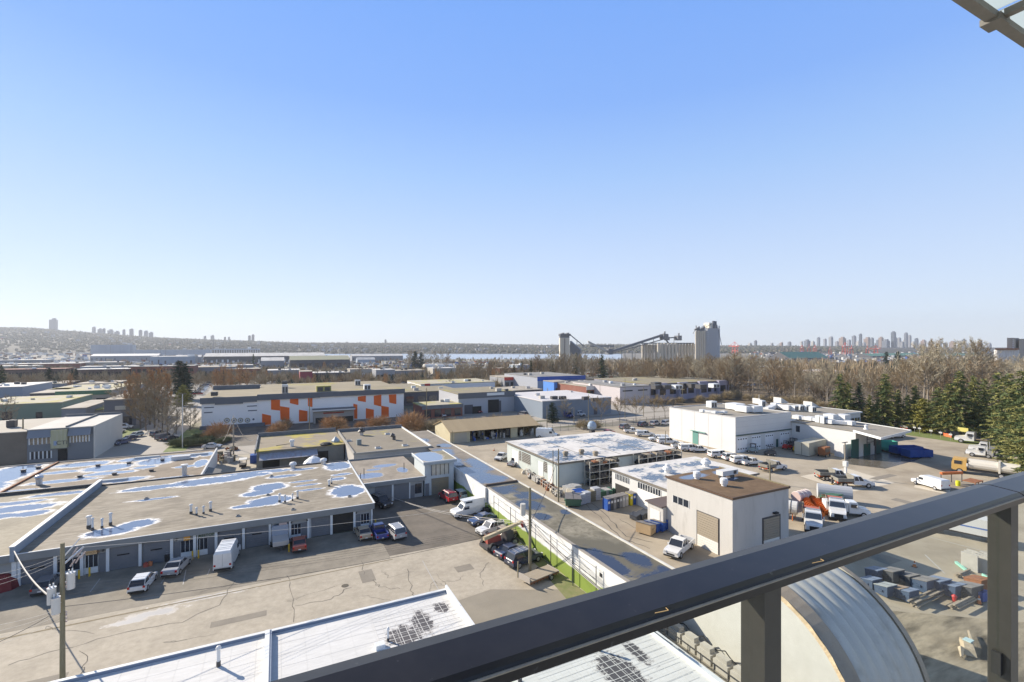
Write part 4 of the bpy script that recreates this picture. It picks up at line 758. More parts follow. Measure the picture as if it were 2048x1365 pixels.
# ---------------------------------------------------------------- buildings further off, each set on the ground where it stands
def fb(px0,px1,pyb,h,dep,roof,wall,lb,cat='building',wins=None,name='warehouse',group=None,band=None,gable=0,slope=True):
 """front-left foot at (px0, pyb); width up to the column px1; walls follow the street grid"""
 p,D=Gt(px0,pyb);x0,y0,z0=p.x,p.y,p.z;x1=onY(px1,y0)
 if x1<x0:x0,x1=x1,x0
 t=thing(name,lb,cat,(x0,y0,z0),group=group);y1=y0+dep;zt=z0+h
 mb=MB().m(wall).box(x0,y0,z0-3,x1,y1,zt)
 if gable:mb.add([(x0,y0,zt),(x0,y1,zt),(x0,(y0+y1)/2,zt+gable),(x1,y0,zt),(x1,y1,zt),(x1,(y0+y1)/2,zt+gable)],[(0,2,1),(3,4,5)])
 mb.obj('wall',t)
 e=.4
 if gable:MB().m(roof).add([(x0-e,y0-e,zt-.1),(x1+e,y0-e,zt-.1),(x1+e,(y0+y1)/2,zt+gable+.2),(x0-e,(y0+y1)/2,zt+gable+.2),(x1+e,y1+e,zt-.1),(x0-e,y1+e,zt-.1)],[(0,1,2,3),(3,2,4,5)]).obj('roof',t)
 else:MB().m(roof).box(x0-.2,y0-.2,zt+.002,x1+.2,y1,zt+.35).obj('roof',t)
 rr=random.Random(int(px0*7+pyb));kz=max(1,D/330)
 if not gable and abs(x1-x0)>12:
  for _ in range(rr.randint(2,5)):
   ux,uy,us=rr.uniform(x0+2,x1-3),rr.uniform(y0+1,max(y0+2,y0+dep*.7)),rr.uniform(.7,1.6)*kz
   MB().m(rr.choice([steel,dkmetal,trimw,conc_m])).box(ux,uy,zt+.36,ux+us*1.4,uy+us,zt+.36+us*.8).obj('roof_vent',t)
 if not wins and h>3.5 and kz<4:
  n_=max(2,int((x1-x0)/9));q_=MB().m(rr.choice([wd,glass_m,ww]))
  for i in range(n_):
   if rr.random()<.7:a_=x0+(x1-x0)*(i+.2)/n_;q_.box(a_,y0-.08,z0+.1,a_+rr.uniform(1.5,4),y0-.01,z0+h*rr.uniform(.35,.6))
  if q_.v:q_.obj('door',t)
 if band:MB().m(band).box(x0-.25,y0-.3,zt-h*.22,x1+.25,y0-.201,zt+.5).obj('band',t)
 if wins:
  n,za,zb=wins;f=MB().m(glass_m)
  for i in range(n):
   a=x0+(x1-x0)*(i+.18)/n;b=x0+(x1-x0)*(i+.82)/n
   f.box(a,y0-.1,z0+h*za,b,y0-.01,z0+h*zb)
  f.obj('window',t)
 return t,(x0,x1,y0,y1,zt)
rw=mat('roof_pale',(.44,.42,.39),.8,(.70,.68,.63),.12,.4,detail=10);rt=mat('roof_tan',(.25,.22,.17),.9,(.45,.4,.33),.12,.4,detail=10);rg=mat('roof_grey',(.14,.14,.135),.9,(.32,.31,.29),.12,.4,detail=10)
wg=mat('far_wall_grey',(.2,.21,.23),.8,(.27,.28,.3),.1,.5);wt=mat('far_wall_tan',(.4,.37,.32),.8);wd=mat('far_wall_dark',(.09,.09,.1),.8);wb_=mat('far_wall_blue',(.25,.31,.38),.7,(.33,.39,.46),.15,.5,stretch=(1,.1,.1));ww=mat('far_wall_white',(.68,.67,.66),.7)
rbk=mat('brick_far',(.2,.075,.05),.9,(.27,.12,.09),.3,.6)
# centre, right of the orange hall
fb(808,920,812,6,50,mossroof,wd,'dark shop block with a mossy roof just right of the orange hall',wins=(5,.2,.7))
fb(845,925,838,4.5,14,mossy2,rbk,'brick fronted shop with a bright mossy roof',wins=(4,.1,.7),band=MATS['parapet_dark'])
t,b=fb(917,1029,830,8.2,26,mossroof,mat('hall_pale',(.38,.39,.41),.7),'pale grey hall with a dark roof band right of the brick shop',band=MATS['band_charcoal'])
MB().m(MATS['dark_interior']).box(b[0]+13,b[2]-.12,0,b[0]+18,b[2]-.085,5.4).obj('door',t);MB().m(MATS['dark_interior']).box(b[0]+6,b[2]-.12,0,b[0]+10,b[2]-.085,3).obj('door',t)
MB().m(signw).box(b[1]-13,b[2]-.4,7.2,b[1]-5,b[2]-.32,8.3).obj('sign_board',t)
t,b=fb(842,990,796,7,30,mossy2,ww,'white block with a mossy roof and a red lettered panel at its left corner',band=None)
MB().m(red_m).box(b[0]+2,b[2]-.3,5,b[0]+5,b[2]-.12,7.5).obj('sign_lettering',t)
t,b=fb(1085,1222,838,6.5,34,mat('roof_lilac',(.5,.48,.47),.8,(.62,.6,.59),.1,.5),mat('wall_slate',(.19,.23,.28),.7),'slate blue low workshop with a pale roof beyond the fence')
for i,(px,py)in enumerate([(1108,799),(1125,799),(1171,800),(1189,803)]):
 q=G(px,py,6.85);hvac(q.x,q.y,6.85,2.6,1.6,1.1,['first roof unit from the left on the slate blue workshop','second roof unit from the left on the slate blue workshop','third roof unit on the slate blue workshop','rightmost roof unit on the slate blue workshop'][i],'units on the slate blue workshop',dkmetal,fan=False)
fb(1027,1085,800,4.5,22,rt,wd,'low dark store with a tan roof behind the pale grey hall')
fb(1075,1170,786,9,46,rg,mat('wall_bluegrey',(.30,.32,.36),.7),'tall grey box hall with blue trim',band=blue_m)
fb(1108,1140,792,7.5,12,rt,mat('bright_blue',(.08,.24,.62),.5),'bright blue shop front under a tan roof')
fb(1009,1040,778,7,24,rt,wg,'grey shop with a red roof band right of the mossy white block',band=mat('band_red',(.5,.06,.04),.5),wins=(3,.2,.6))
fb(1044,1078,778,5,30,rt,wt,'tan shop with a dark roof line beside the tall grey hall',wins=(4,.2,.6))
fb(1134,1200,788,5,30,rt,wt,'long tan roofed shop behind the bright blue front',wins=(8,.2,.55))
fb(1173,1238,802,7,34,rt,rbk,'brick and white shop with large panes left of the lilac offices',wins=(4,.1,.7),band=white_m)
t,b=fb(1240,1300,810,8.2,40,rg,mat('wall_pinkish',(.5,.46,.46),.7),'pinkish blank-walled end of the lilac office row',wins=(2,.75,.82))
t,b=fb(1298,1458,803,8.4,46,mossroof,mat('wall_lilac',(.34,.32,.39),.7),'lilac grey office row with projecting bays and square windows',wins=(9,.35,.75))
for i in range(4):x=b[0]+(b[1]-b[0])*(i+.5)/4;MB().m(MATS['wall_lilac']).box(x-3,b[2]-2,0,x+3,b[2]-.2,9).m(glass_m).box(x-2,b[2]-2.1,3,x+2,b[2]-2.01,6.4).obj('bay',t)
for i,(px,py)in enumerate([(1313,779),(1331,779),(1353,779),(1368,775),(1384,776),(1402,778),(1428,776),(1312,773)]):
 q=G(px,py,8.75);hvac(q.x,q.y,8.75,4,3,1.8,'roof unit %s on the lilac office row'%['first from the left','second from the left','third from the left','fourth from the left','fifth from the left','sixth from the left','rightmost','pale and furthest back'][i],'units on the lilac office row',[dkmetal,dkmetal,trimw,dkmetal][i%4],fan=False)
 # left middle distance
fb(-60,45,812,8,34,rw,mat('wall_l1',(.27,.3,.34),.7),'grey office block with dark window strips at the left edge',wins=(3,.15,.4),band=None)
fb(60,112,815,6,30,rt,wd,'low dark building with a pale roof behind the tall left pole',wins=(5,.2,.6))
fb(112,222,817,7,30,mossy2,mat('wall_tan2',(.36,.31,.26),.8),'tan building with a dark green band and strip windows',wins=(3,.3,.55),band=green_m)
fb(92,260,806,6,34,mossy2,mat('wall_l2',(.33,.36,.42),.7),'long pale blue wall under a yellow mossy roof')
fb(-80,123,848,6,34,mossy2,mat('green_wall',(.22,.27,.2),.7),'long green walled building with a bright mossy roof at the left')
fb(123,172,850,5.4,30,rt,wg,'grey end wall between the green walled building and the yellow roof')
fb(148,208,842,3.6,30,mat('yellow_moss',(.55,.48,.14),.95,(.48,.42,.2),.2,.5),wt,'low building with a bright yellow moss roof')
t,b=fb(208,272,854,9,30,rt,mat('slate_wall',(.14,.145,.16),.7),'dark slate building behind the white office side wall')
MB().m(MATS['blind_glass']).box(b[0]+3,b[2]-.1,5.6,b[0]+6,b[2]-.01,7).box(b[0]+8.6,b[2]-.1,5.6,b[0]+11.6,b[2]-.01,7).obj('window',t)
fb(60,128,783,4,30,rt,wg,'low tan roof behind the left office block');fb(150,235,782,4,26,rt,wg,'low tan roof left of the big bare tree')
fb(-30,130,760,8,20,rbk,mat('wall_maroon',(.13,.09,.08),.9),'long maroon brick block across the left distance',wins=(22,.3,.7));fb(150,260,759,8,20,rw,MATS['wall_maroon'],'brick block with a pale roof line left of the big bare tree',wins=(14,.3,.7))
fb(262,388,757,10,26,rg,rbk,'wide brick warehouse behind the twin dark conifers',wins=(12,.5,.8))
fb(388,470,752,8,30,rt,wg,'low tan roofed depot right of the brick warehouse',wins=(6,.2,.5))
# container terminal and industrial strip
def ft(px0,px1,pyb,h,dep,roof,wall,lb,**k):return fb(px0,px1,pyb,h,dep,roof,wall,lb,**k)
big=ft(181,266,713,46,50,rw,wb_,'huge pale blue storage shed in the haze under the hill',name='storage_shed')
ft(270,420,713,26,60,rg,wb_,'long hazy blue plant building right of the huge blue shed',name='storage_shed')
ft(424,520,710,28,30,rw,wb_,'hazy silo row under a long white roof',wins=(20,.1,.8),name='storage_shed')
ft(180,316,722,12,60,mat('roof_bright',(.75,.72,.66),.7),wg,'wide bright white roof left of the terminal sheds',gable=5)
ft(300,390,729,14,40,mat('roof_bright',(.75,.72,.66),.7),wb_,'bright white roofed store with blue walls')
ft(350,402,726,12,30,rw,wg,'white roofed small shed before the wavy roof',gable=4)
ft(408,650,728,14,60,rw,wd,'long dark warehouse under a gently waving white roof',gable=6)
ft(640,700,726,10,60,rw,wd,'right end of the wavy roofed warehouse',gable=5)
ft(522,568,738,11,40,rw,wg,'cream roofed shed right of the lone dark conifer',gable=4)
ft(580,700,738,12,50,mat('olive_roof',(.30,.30,.2),.8),wd,'olive roofed shed with dark doors',gable=5,wins=(8,.1,.6))
ft(704,806,722,12,40,rw,wg,'long low white roofed transit shed by the water',gable=4)
ft(715,750,728,8,20,rw,wb_,'small white arched store near the water',gable=4)
ft(600,625,765,8,18,rt,mat('maroon2',(.28,.05,.07),.7),'dark red shop with a white awning beyond the orange hall',band=None)
ft(625,700,762,6,20,rw,wd,'black and white shop row beyond the orange hall',wins=(8,.2,.6))
ft(752,790,764,9,18,rw,mat('grey_metal',(.3,.31,.33),.5),'grey shop with a wide glazed front right beyond the orange hall',wins=(5,.3,.6))
ft(535,600,758,7,24,rw,wg,'white roofed workshop behind the orange hall roof');ft(440,520,752,6,22,rt,rbk,'small red brick row behind the left end of the orange hall',wins=(8,.2,.6))
ft(400,505,742,6,22,rw,wg,'pale low sheds behind the orange twiggy trees');ft(700,760,752,6,22,rt,wt,'low tan workshop in the far middle');ft(790,850,756,6,22,rt,wg,'low grey workshop left of the far conifer clump')
ft(-100,90,730,7,40,rw,wg,'long pale roof far left below the haze');ft(0,160,738,6,30,rw,rbk,'long pale roof strip above the maroon block');ft(100,240,736,7,30,rw,wt,'pale blue-white roof strip in the left distance');ft(160,270,745,6,24,rw,wb_,'pale strip roof before the brick warehouse');ft(-90,70,745,6,24,rw,wt,'cream roof strip at the far left edge')
ft(866,910,752,7,20,rw,wt,'cream store beside the far arched tents');ft(1035,1060,748,9,20,rw,wb_,'pale blue building among the far brown trees');ft(1000,1035,752,7,20,rt,rbk,'brick row among the far brown trees')
ft(1560,1600,752,8,30,rw,wt,'pale shed glimpsed through the bare trees');ft(1640,1700,762,7,24,mat('pink_roof',(.6,.5,.45),.8),ww,'pinkish roofed shed glimpsed between the tall bare trees')
for i,px in enumerate((842,866)):
 p,D=Gt(px+6,739);L=9
 MB().m(rw).loft([[(p.x+x,p.y+L*math.cos(a),p.z+L*.8*math.sin(a))for a in[math.pi*k/8 for k in range(9)]]for x in(0,22)]).obj('arched_tent',label=['left white arched tent in the far container yard','right white arched tent in the far container yard'][i],cat='tent',group='arched tents in the far yard',pos=p)
for i,(px,pyb)in enumerate([(1588,722),(1750,716),(1860,716)]):
 t,b=fb(px-8,px+[70,100,110][i],pyb,6,60,mat('roof_green',(.09,.22,.16),.7,(.12,.28,.2),.1,.5),wd,['steep green roofed storage shed rising over the bare trees','long green roofed storage shed in the middle of the port','hazy green roofed shed right in the port'][i],gable=16 if i==0 else 8,name='storage_shed',group='green roofed port sheds')
 # ---------------------------------------------------------------- grain terminal
def silo_row(t,px0,px1,n,D,zt,r,mt):
 for i in range(n):
  p=atD(px0+(px1-px0)*i/max(1,n-1),D,0)
  MB().m(mt).cyl(p.x,p.y,-14,zt,r,k=12).obj('silo',t)
def Z(py,D):return H-(py-HY)/F*D
silo_m=mat('silo_concrete',(.50,.44,.35),.85,(.62,.56,.46),.05,.5,stretch=(1,1,.1));conv=mat('conveyor_steel',(.14,.15,.17),.6)
def belt(t,a,b,D,w_=5,name='conveyor',mt=None):
 p=atD(a[0],D,Z(a[1],D));q=atD(b[0],D,Z(b[1],D));mb=MB().m(mt or conv)
 d=(q-p).normalized();sx=d.cross(Vector((0,0,1))).normalized()*w_/2;up=Vector((0,0,w_*.55))
 mb.loft([[tuple(e+sx),tuple(e+sx+up),tuple(e-sx+up),tuple(e-sx)]for e in(p,q)])
 n=max(2,int((q-p).length/18))
 for i in range(1,n):e=p.lerp(q,i/n);mb.tube((e.x,e.y,-14),e,.7,.5,4)
 mb.obj(name,t)
def grain():
 D=950;p=atD(1130,D,-13)
 t=thing('grain_elevator','square pale concrete grain tower with a dark deck left in the port','silo',p)
 p0=atD(1129,D);mb=MB().m(silo_m)
 a0,a1=atD(1120,D),atD(1139,D);dx=(a1-a0);n_=Vector((dx.y,-dx.x,0)).normalized()*-18
 P=[a0,a1,a1+n_,a0+n_]
 mb.loft([[(q.x,q.y,-14)for q in P],[(q.x,q.y,Z(676,D))for q in P]]);mb.m(mat('silo_stripe',(.22,.2,.18),.9));c=a0.lerp(a1,.48)-n_.normalized()*.3;mb.cbox(c.x,c.y,-14,1.6,1.6,Z(677,D)+14)  # dark upright stripe on the tower front
 mb.obj('tower',t)
 mb=MB().m(conv);mb.loft([[(q.x,q.y,Z(676,D)+.02)for q in P],[(q.x,q.y,Z(672,D))for q in P]])
 for k in range(7):q=a0.lerp(a1,k/6);mb.cbox(q.x,q.y,Z(672,D),2.2,6,4+(k*7%3));
 rr=random.Random(4)
 for k in range(26):q=a0.lerp(a1,rr.uniform(-.1,1.25))+n_*rr.random();mb.cbox(q.x,q.y,Z(672,D),rr.uniform(.6,2),rr.uniform(.6,2),rr.uniform(1,6))
 mb.obj('machinery_deck',t);belt(t,(1140,671),(1168,694),D,4)
 b0,b1=atD(1140,D+12),atD(1160,D+12);MB().m(conv).loft([[(b0.x,b0.y,z),(b1.x,b1.y,z if z<0 else Z(700,D)),(b1.x+12,b1.y+12,z if z<0 else Z(700,D)),(b0.x+12,b0.y+12,z)]for z in(-14,Z(682,D))]).obj('annex',t)
 D=900;t=thing('conveyor_gallery','long dark conveyor gallery climbing over the silo rows to a peak','conveyor',atD(1230,D,-13))
 belt(t,(1176,686),(1222,709),D,7,mt=mat('gallery_pale',(.42,.41,.39),.7));belt(t,(1180,694),(1228,694),D+20,5);belt(t,(1222,706),(1328,672),D,8);belt(t,(1230,706),(1330,679),D+6,3)
 belt(t,(1332,682),(1352,706),D-4,5);belt(t,(1334,678),(1362,675),D,4)
 for(px,py,s)in[(1328,671,8),(1356,674,7),(1218,701,8),(1334,676,5)]:
  q=atD(px,D);MB().m(conv).cbox(q.x,q.y,Z(py,D)-s,s*1.4,s*1.4,s*1.3).cbox(q.x+2,q.y,Z(py,D)+s*.3,2,2,5).m(steel).cbox(q.x,q.y,-14,3,3,Z(py,D)).obj('transfer_tower',t)
 t=thing('silo_block','twin rows of tall pale concrete silos under the conveyor gallery','silo',atD(1310,920,-13))
 silo_row(t,1286,1312,5,925,Z(689,925),2.6,silo_m);silo_row(t,1317,1352,6,880,Z(687,880),2.5,silo_m);silo_row(t,1357,1386,6,900,Z(688,900),2.2,silo_m)
 a,b=atD(1278,915),atD(1388,890);d=(b-a);nn=Vector((-d.y,d.x,0)).normalized()*9;MB().m(conv).loft([[(q.x,q.y,z)for q in(a,b,b+nn,a+nn)]for z in(Z(688,900),Z(686,900))]).obj('gallery',t)
 D=860;t=thing('grain_elevator','tallest port tower with pale silos in front of a blue-grey block and cluttered roof','silo',atD(1412,D,-13))
 silo_row(t,1392,1408,5,D-10,Z(663,D),1.55,silo_m);silo_row(t,1394,1410,5,D+2,Z(661,D),1.5,silo_m);cl=MB();rr=random.Random(8)
 for k in range(46):q=atD(rr.uniform(1389,1439),D+rr.uniform(-8,20));zb=Z(663,D)if q.x<atD(1410,D).x else Z(657,D);cl.m(rr.choice([conv,conv,steel,MATS['far_window']]if 'far_window' in MATS else[conv,conv,steel]));cl.cbox(q.x,q.y,zb,rr.uniform(.5,2.2),rr.uniform(.5,2),rr.uniform(1,6.5))
 for(xa,ya,xb,yb)in[(1386,668,1392,656),(1437,660,1443,690),(1410,655,1424,648),(1398,658,1412,650)]:cl.tube(atD(xa,D,Z(ya,D)),atD(xb,D,Z(yb,D)),.5,k=4)
 cl.obj('roof_clutter',t)
 mb=MB().m(mat('tower_bluegrey',(.36,.37,.39),.7));P=[atD(1411,D),atD(1437,D),atD(1440,D+26),atD(1413,D+26)]
 mb.loft([[(q.x,q.y,z)for q in P]for z in(-14,Z(657,D))]);mb.obj('tower',t)
 w_=MB().m(mat('far_window',(.5,.55,.62),.3));a,b=P[0],P[1];dn=Vector((-(b-a).y,(b-a).x,0)).normalized()*-.3
 for r in range(7):q=a.lerp(b,.17)+dn;w_.cbox(q.x,q.y,Z(662+r*4.3,D),1.8,1.0,1.6)
 w_.obj('window',t)
 mb=MB().m(mat('cream_top',(.85,.75,.58),.7));q=atD(1418,D+8);mb.cbox(q.x,q.y,Z(657,D)+.01,13,12,10).m(conv);q=atD(1427,D+5);mb.cyl(q.x,q.y,Z(657,D),Z(642,D),2.6,k=8)
 q=atD(1431,D+6);mb.cbox(q.x,q.y,Z(657,D),3,3,13).m(conv)
 for k in range(8):q=atD(1390+k*2.6,D-10);mb.cbox(q.x,q.y,Z(662,D),2.2,2.2,3+(k*5%4)*1.5)
 mb.obj('roof_plant',t)
 D=700;p=atD(2005,D,-13);t=thing('grain_elevator','white silo bank with a dark windowed tower at the right edge above the trees','silo',p)
 silo_row(t,1994,2032,8,D,Z(700,D),3.2,mat('silo_white',(.6,.57,.54),.8))
 P=[atD(2014,D+4),atD(2030,D+4),atD(2038,D+22),atD(2022,D+22)];MB().m(mat('tower_cream',(.42,.36,.29),.8)).loft([[(q.x,q.y,z)for q in P]for z in(-14,Z(676,D))]).obj('tower',t)
 P=[atD(1990,D-6),atD(2036,D-6),atD(2040,D+8),atD(1994,D+8)];MB().m(rust_m).loft([[(q.x,q.y,z)for q in P]for z in(Z(700,D),Z(697,D))]).obj('roof',t)
 w_=MB().m(mat('window_pale',(.6,.6,.58),.4))
 for r in range(5):q=atD(2026,D+3.2);w_.cbox(q.x,q.y,Z(681+r*4,D),1.8,.8,1.6)
 w_.obj('window',t)
 P=[atD(2038,D+4),atD(2062,D+4),atD(2066,D+22),atD(2040,D+22)];t=thing('grain_elevator','cream elevator tower cut by the right edge of the view','silo',P[0]);MB().m(MATS['tower_cream']).loft([[(q.x,q.y,z)for q in P]for z in(-14,Z(678,D))]).obj('tower',t)
grain()
# ---------------------------------------------------------------- far bank: hill, far wood, houses, towers
import bisect
RID=[(-400,652),(0,655),(60,656),(150,663),(240,670),(300,675),(400,679),(600,686),(900,687),(1100,691),(1200,689),(1400,691),(1600,693),(2048,693.5),(2500,694)]
def ridge(px):
 for i in range(len(RID)-1):
  if RID[i][0]<=px<=RID[i+1][0]:
   a,b=RID[i],RID[i+1];return a[1]+(b[1]-a[1])*(px-a[0])/(b[0]-a[0])
 return RID[-1][1]
def hill_z(px,s):
 D=2550+s*1700;top=Z(ridge(px)+2,4250);base=-14.5
 k=s**0.8;n_=math.sin(px*.031+s*5)*4+math.sin(px*.011+2)*5
 return D,base+(top-base)*k+n_*s*(1-s)*3
def far_bank():
 mb=MB().m(mat('hill_ground',(.022,.022,.014),.95,(.04,.036,.025),.01,.5));n=140;m_=14;vs=[]
 for j in range(m_+2):
  s=min(1.0,j/m_)
  for i in range(n+1):
   px=-420+(2900)*i/n;D,z=hill_z(px,s)
   if j==m_+1:D,z=5200,-20
   p=atD(px,D,z);vs.append(tuple(p))
 mb.add(vs,[(j*(n+1)+i,j*(n+1)+i+1,(j+1)*(n+1)+i+1,(j+1)*(n+1)+i)for j in range(m_+1)for i in range(n)])
 struct(mb,'hillside')
 rnd=random.Random(3);fm=[mat('far_wood_dark',(.05,.058,.035),.95),mat('far_wood_brown',(.11,.092,.065),.95),mat('far_wood_olive',(.08,.078,.045),.95)]
 mb=MB()
 for k in range(13000):
  px=rnd.uniform(-120,1750);s=rnd.random()**.8
  if k%4==0:s=rnd.uniform(.93,1.0)
  D,z=hill_z(px,s);p=atD(px,D,z);t_=rnd.random();mb.m(fm[0]if t_<.4 else fm[1]if t_<.72 else fm[2]);h=rnd.uniform(7,14)*(1.35 if t_<.1 else 1);r=rnd.uniform(6,13)
  if t_<.25:mb.lathe(p.x,p.y,[(r*.7,p.z-1),(r*.3,p.z+h*.7),(.2,p.z+h*1.3)],5)
  else:mb.lathe(p.x,p.y,[(r*.8,p.z-1),(r*1.1,p.z+h*.4),(r*.7,p.z+h*.85),(.3,p.z+h)],5)
 mb.obj('far_wood',kind='stuff',label='dark and brown woods covering the far bank',cat='wood')
 # houses, one object each
 hm=[mat('house_white',(.45,.43,.4),.8),mat('house_cream',(.34,.31,.28),.8),mat('house_grey',(.3,.3,.32),.8),mat('house_red',(.4,.12,.09),.8)];hr=mat('house_roof',(.25,.24,.24),.8,(.38,.37,.36),.1,.5)
 for k in range(110):
  px=rnd.uniform(0,1110);s=rnd.uniform(.02,.8)**1.2 if px>600 else rnd.uniform(.3,.97);D,z=hill_z(px,s);p=atD(px,D,z);a,b,h=rnd.uniform(7,14),rnd.uniform(6,9),rnd.uniform(8,13);p.z+=4
  m_=rnd.choice(hm[:3]if rnd.random()<.94 else hm[3:]);yy=(p.y-b,p.y,p.y+b)
  q=MB().m(m_).box(p.x-a,yy[0],p.z-8,p.x+a,yy[2],p.z+h*.5).m(hr).add([(p.x-a,yy[0],p.z+h*.5),(p.x+a,yy[0],p.z+h*.5),(p.x+a,yy[1],p.z+h),(p.x-a,yy[1],p.z+h),(p.x+a,yy[2],p.z+h*.5),(p.x-a,yy[2],p.z+h*.5)],[(0,1,2,3),(3,2,4,5),(0,3,5),(1,4,2)])
  q.obj('house',label='small hazy house among the trees of the far bank',cat='house',group='houses on the far bank',pos=p)
far_bank()
tm=[mat('tower_a',(.24,.25,.27),.6),mat('tower_b',(.13,.15,.18),.5),mat('tower_c',(.42,.40,.36),.7),mat('tower_d',(.27,.19,.15),.7),mat('tower_e',(.08,.10,.13),.4)]
def tower(px,py,wpx,D,mt,lb,grp,pyb=700,round_=False):
 p=atD(px,D,Z(pyb,D));w_=wpx*D/F;zt=Z(py,D)
 t=thing('tower_block',lb,'tower',p,group=grp);mb=MB().m(mt)
 if round_:mb.lathe(p.x,p.y,[(w_*.5,p.z-20),(w_*.5,zt-w_*.3),(w_*.35,zt-w_*.1),(w_*.15,zt)],10)
 else:mb.cbox(p.x,p.y,p.z-20,w_*.86,w_*.6,zt-p.z+20)
 mb.obj('body',t)
 if not round_:MB().m(mt).cbox(p.x+w_*.08,p.y,zt+.01,w_*.45,w_*.35,w_*.22).obj('roof_plant',t)
 return t
names=['pale','slate','cream','brown','dark']
SK=[(1787,665,9,4,'tallest dark tower of the skyline'),(1812,667,7,1,'second tallest tower with a paler front, right of the tallest'),(1819,672,7,0,'grey tower touching the second tallest tower'),(1708,673,8,1,'slate tower in the left middle of the skyline'),(1721,669,6,4,'narrow dark tower right of the slate pair'),(1662,675,8,0,'broad pale tower left in the skyline'),(1637,676,6,1,'slim slate tower over the red cranes'),(1614,682,12,1,'wide low slate block above the left cranes'),(1650,679,6,0,'pale tower beside the broad pale one'),(1685,677,13,3,'wide brown block with a rounded top'),(1735,678,14,3,'wide brown tower in the middle'),(1744,677,7,1,'slate tower right against the wide brown one'),(1762,676,9,3,'brown flat-topped tower left of the tallest'),(1755,681,5,1,'slim slate tower left of the brown flat top'),(1772,682,14,1,'low wide slate block left of the tallest tower'),(1789,676,10,2,'cream block right under the tallest tower'),(1798,677,8,0,'pointed pale tower between the two tallest'),(1812,679,10,2,'cream slab in front of the second tallest tower'),(1833,678,7,4,'dark tower with a rounded top right of the tall group'),(1847,682,10,3,'reddish brown tower right of the tall group'),(1862,684,10,0,'pale block between bare trees'),(1878,684,10,2,'cream block between bare trees'),(1905,685,12,3,'brown block between bare trees'),(1928,680,8,4,'dark tower standing alone on the right'),(1922,684,6,1,'slate tower leaning against the lone dark one'),(1932,688,9,0,'low pale slab under the lone dark tower'),(1603,684,5,2,'cream block at the left of the skyline'),(1579,685,7,1,'small slate block at the left of the skyline'),(1563,686,6,3,'small brown block at the left of the skyline'),(1544,687,5,0,'small pale block near the left end of the skyline'),(1511,682,6,1,'slate tower alone at the left end of the skyline'),(1500,688,8,2,'cream slab at the far left end of the skyline'),(1560,689,9,0,'low pale slab left of the cranes'),(1626,684,7,2,'cream tower among the left cranes'),(1674,684,8,0,'pale slab right of the broad pale tower'),(1698,681,7,0,'pale tower left of the slate one'),(1716,684,8,2,'cream slab below the narrow dark tower'),(1728,686,7,0,'low pale slab left of the wide brown tower'),(1753,687,7,2,'cream slab below the brown flat top'),(1804,685,8,0,'low pale slab between the two tallest'),(1826,685,7,2,'low cream slab right of the tall group'),(1840,687,7,0,'low pale slab by the reddish tower'),(1891,687,8,1,'low slate slab between bare trees'),(1945,686,8,2,'low cream slab right of the lone dark tower'),(1960,687,10,3,'low brown slab near the right silos'),(1978,688,9,0,'low pale slab near the right silos')]
for i,(px,py,w_,m_,lb)in enumerate(SK):tower(px,py,w_,4000+(i*37%7)*90,tm[m_],lb,'towers of the downtown skyline',pyb=702)
BU=[(107,640,13,0,'tall slab tower rising alone from the hill at the left'),(188,655,6,0,'left square tower of the hill skyline'),(200,659,8,0,'low stepped tower beside the left square one'),(208,658,5,1,'slim tower right of the stepped one'),(221,661,10,0,'dark wooded block in the hill skyline'),(234,664,9,0,'wide pale block of the hill skyline'),(248,660,5,0,'slim pale tower of the hill skyline'),(263,659,7,1,'dark tower in the middle of the hill skyline'),(281,660,6,1,'tall round topped tower of the hill skyline'),(292,663,7,0,'twin-topped tower right of the round topped one'),(302,666,8,0,'low block at the right end of the hill skyline'),(499,671,5,1,'left tower of the lone far pair'),(506,669,5,1,'right taller tower of the lone far pair'),(410,673,5,0,'small far block on the ridge'),(425,672,7,0,'wooded far block on the ridge'),(450,675,4,1,'tiny far block on the ridge'),(458,675,4,0,'second tiny far block on the ridge'),(771,680,4,1,'tiny lone tower on the middle ridge')]
for i,(px,py,w_,m_,lb)in enumerate(BU):tower(px,py,w_,4350,tm[m_],lb,'towers on the hill skyline',pyb=ridge(px)+6,round_=(px in(281,506,499)))
# land beyond the shore on both sides of the open water, and the clutter of yards
for(a_,b_,d1,d2)in[(-700,545,1400,2620),(1245,2900,1400,3400)]:
 mb=MB().m(mat('port_ground',(.10,.095,.08),.95,(.24,.22,.19),.012,.5));n=24
 pp=[atD(a_+(b_-a_)*i/n,d1,-13.2)for i in range(n+1)]+[atD(b_-(b_-a_)*i/n,d2,-13.2)for i in range(n+1)];mb.add([tuple(q)for q in pp],[(i,i+1,2*n-i,2*n+1-i)for i in range(n)]);struct(mb,'port_ground')
def clutter():
 r=random.Random(31);ms=[white_m,rw,wt,wg,wd,rbk,steel,blue_m,rust_m,rt,wb_,mat('roof_bright',(.75,.72,.66),.7),wd,wg];mb=MB()
 for k in range(2600):
  u=r.random()
  if u<.55:px=r.uniform(-60,1050);D=r.uniform(380,1100)
  elif u<.7:px=r.uniform(-60,560);D=r.uniform(1100,2500)
  elif u<.8:px=r.uniform(980,1240);D=r.uniform(420,1000)
  else:px=r.uniform(1500,2050);D=r.uniform(700,2600)
  p=atD(px,D,gz(D)if D<1500 else-13.2);f_=.5+D/900;w_=r.uniform(1,7)*f_*(2.2 if r.random()<.15 else 1);mb.m(r.choice(ms));mb.cbox(p.x,p.y,p.z-.3,w_,r.uniform(1.5,3)*f_,r.uniform(.8,2.6)*f_*(1 if D<1100 else 1.5))
 mb.obj('yard_clutter',kind='stuff',label='distant clutter of containers, sheds and parked machines in the port yards',cat='clutter')
clutter()
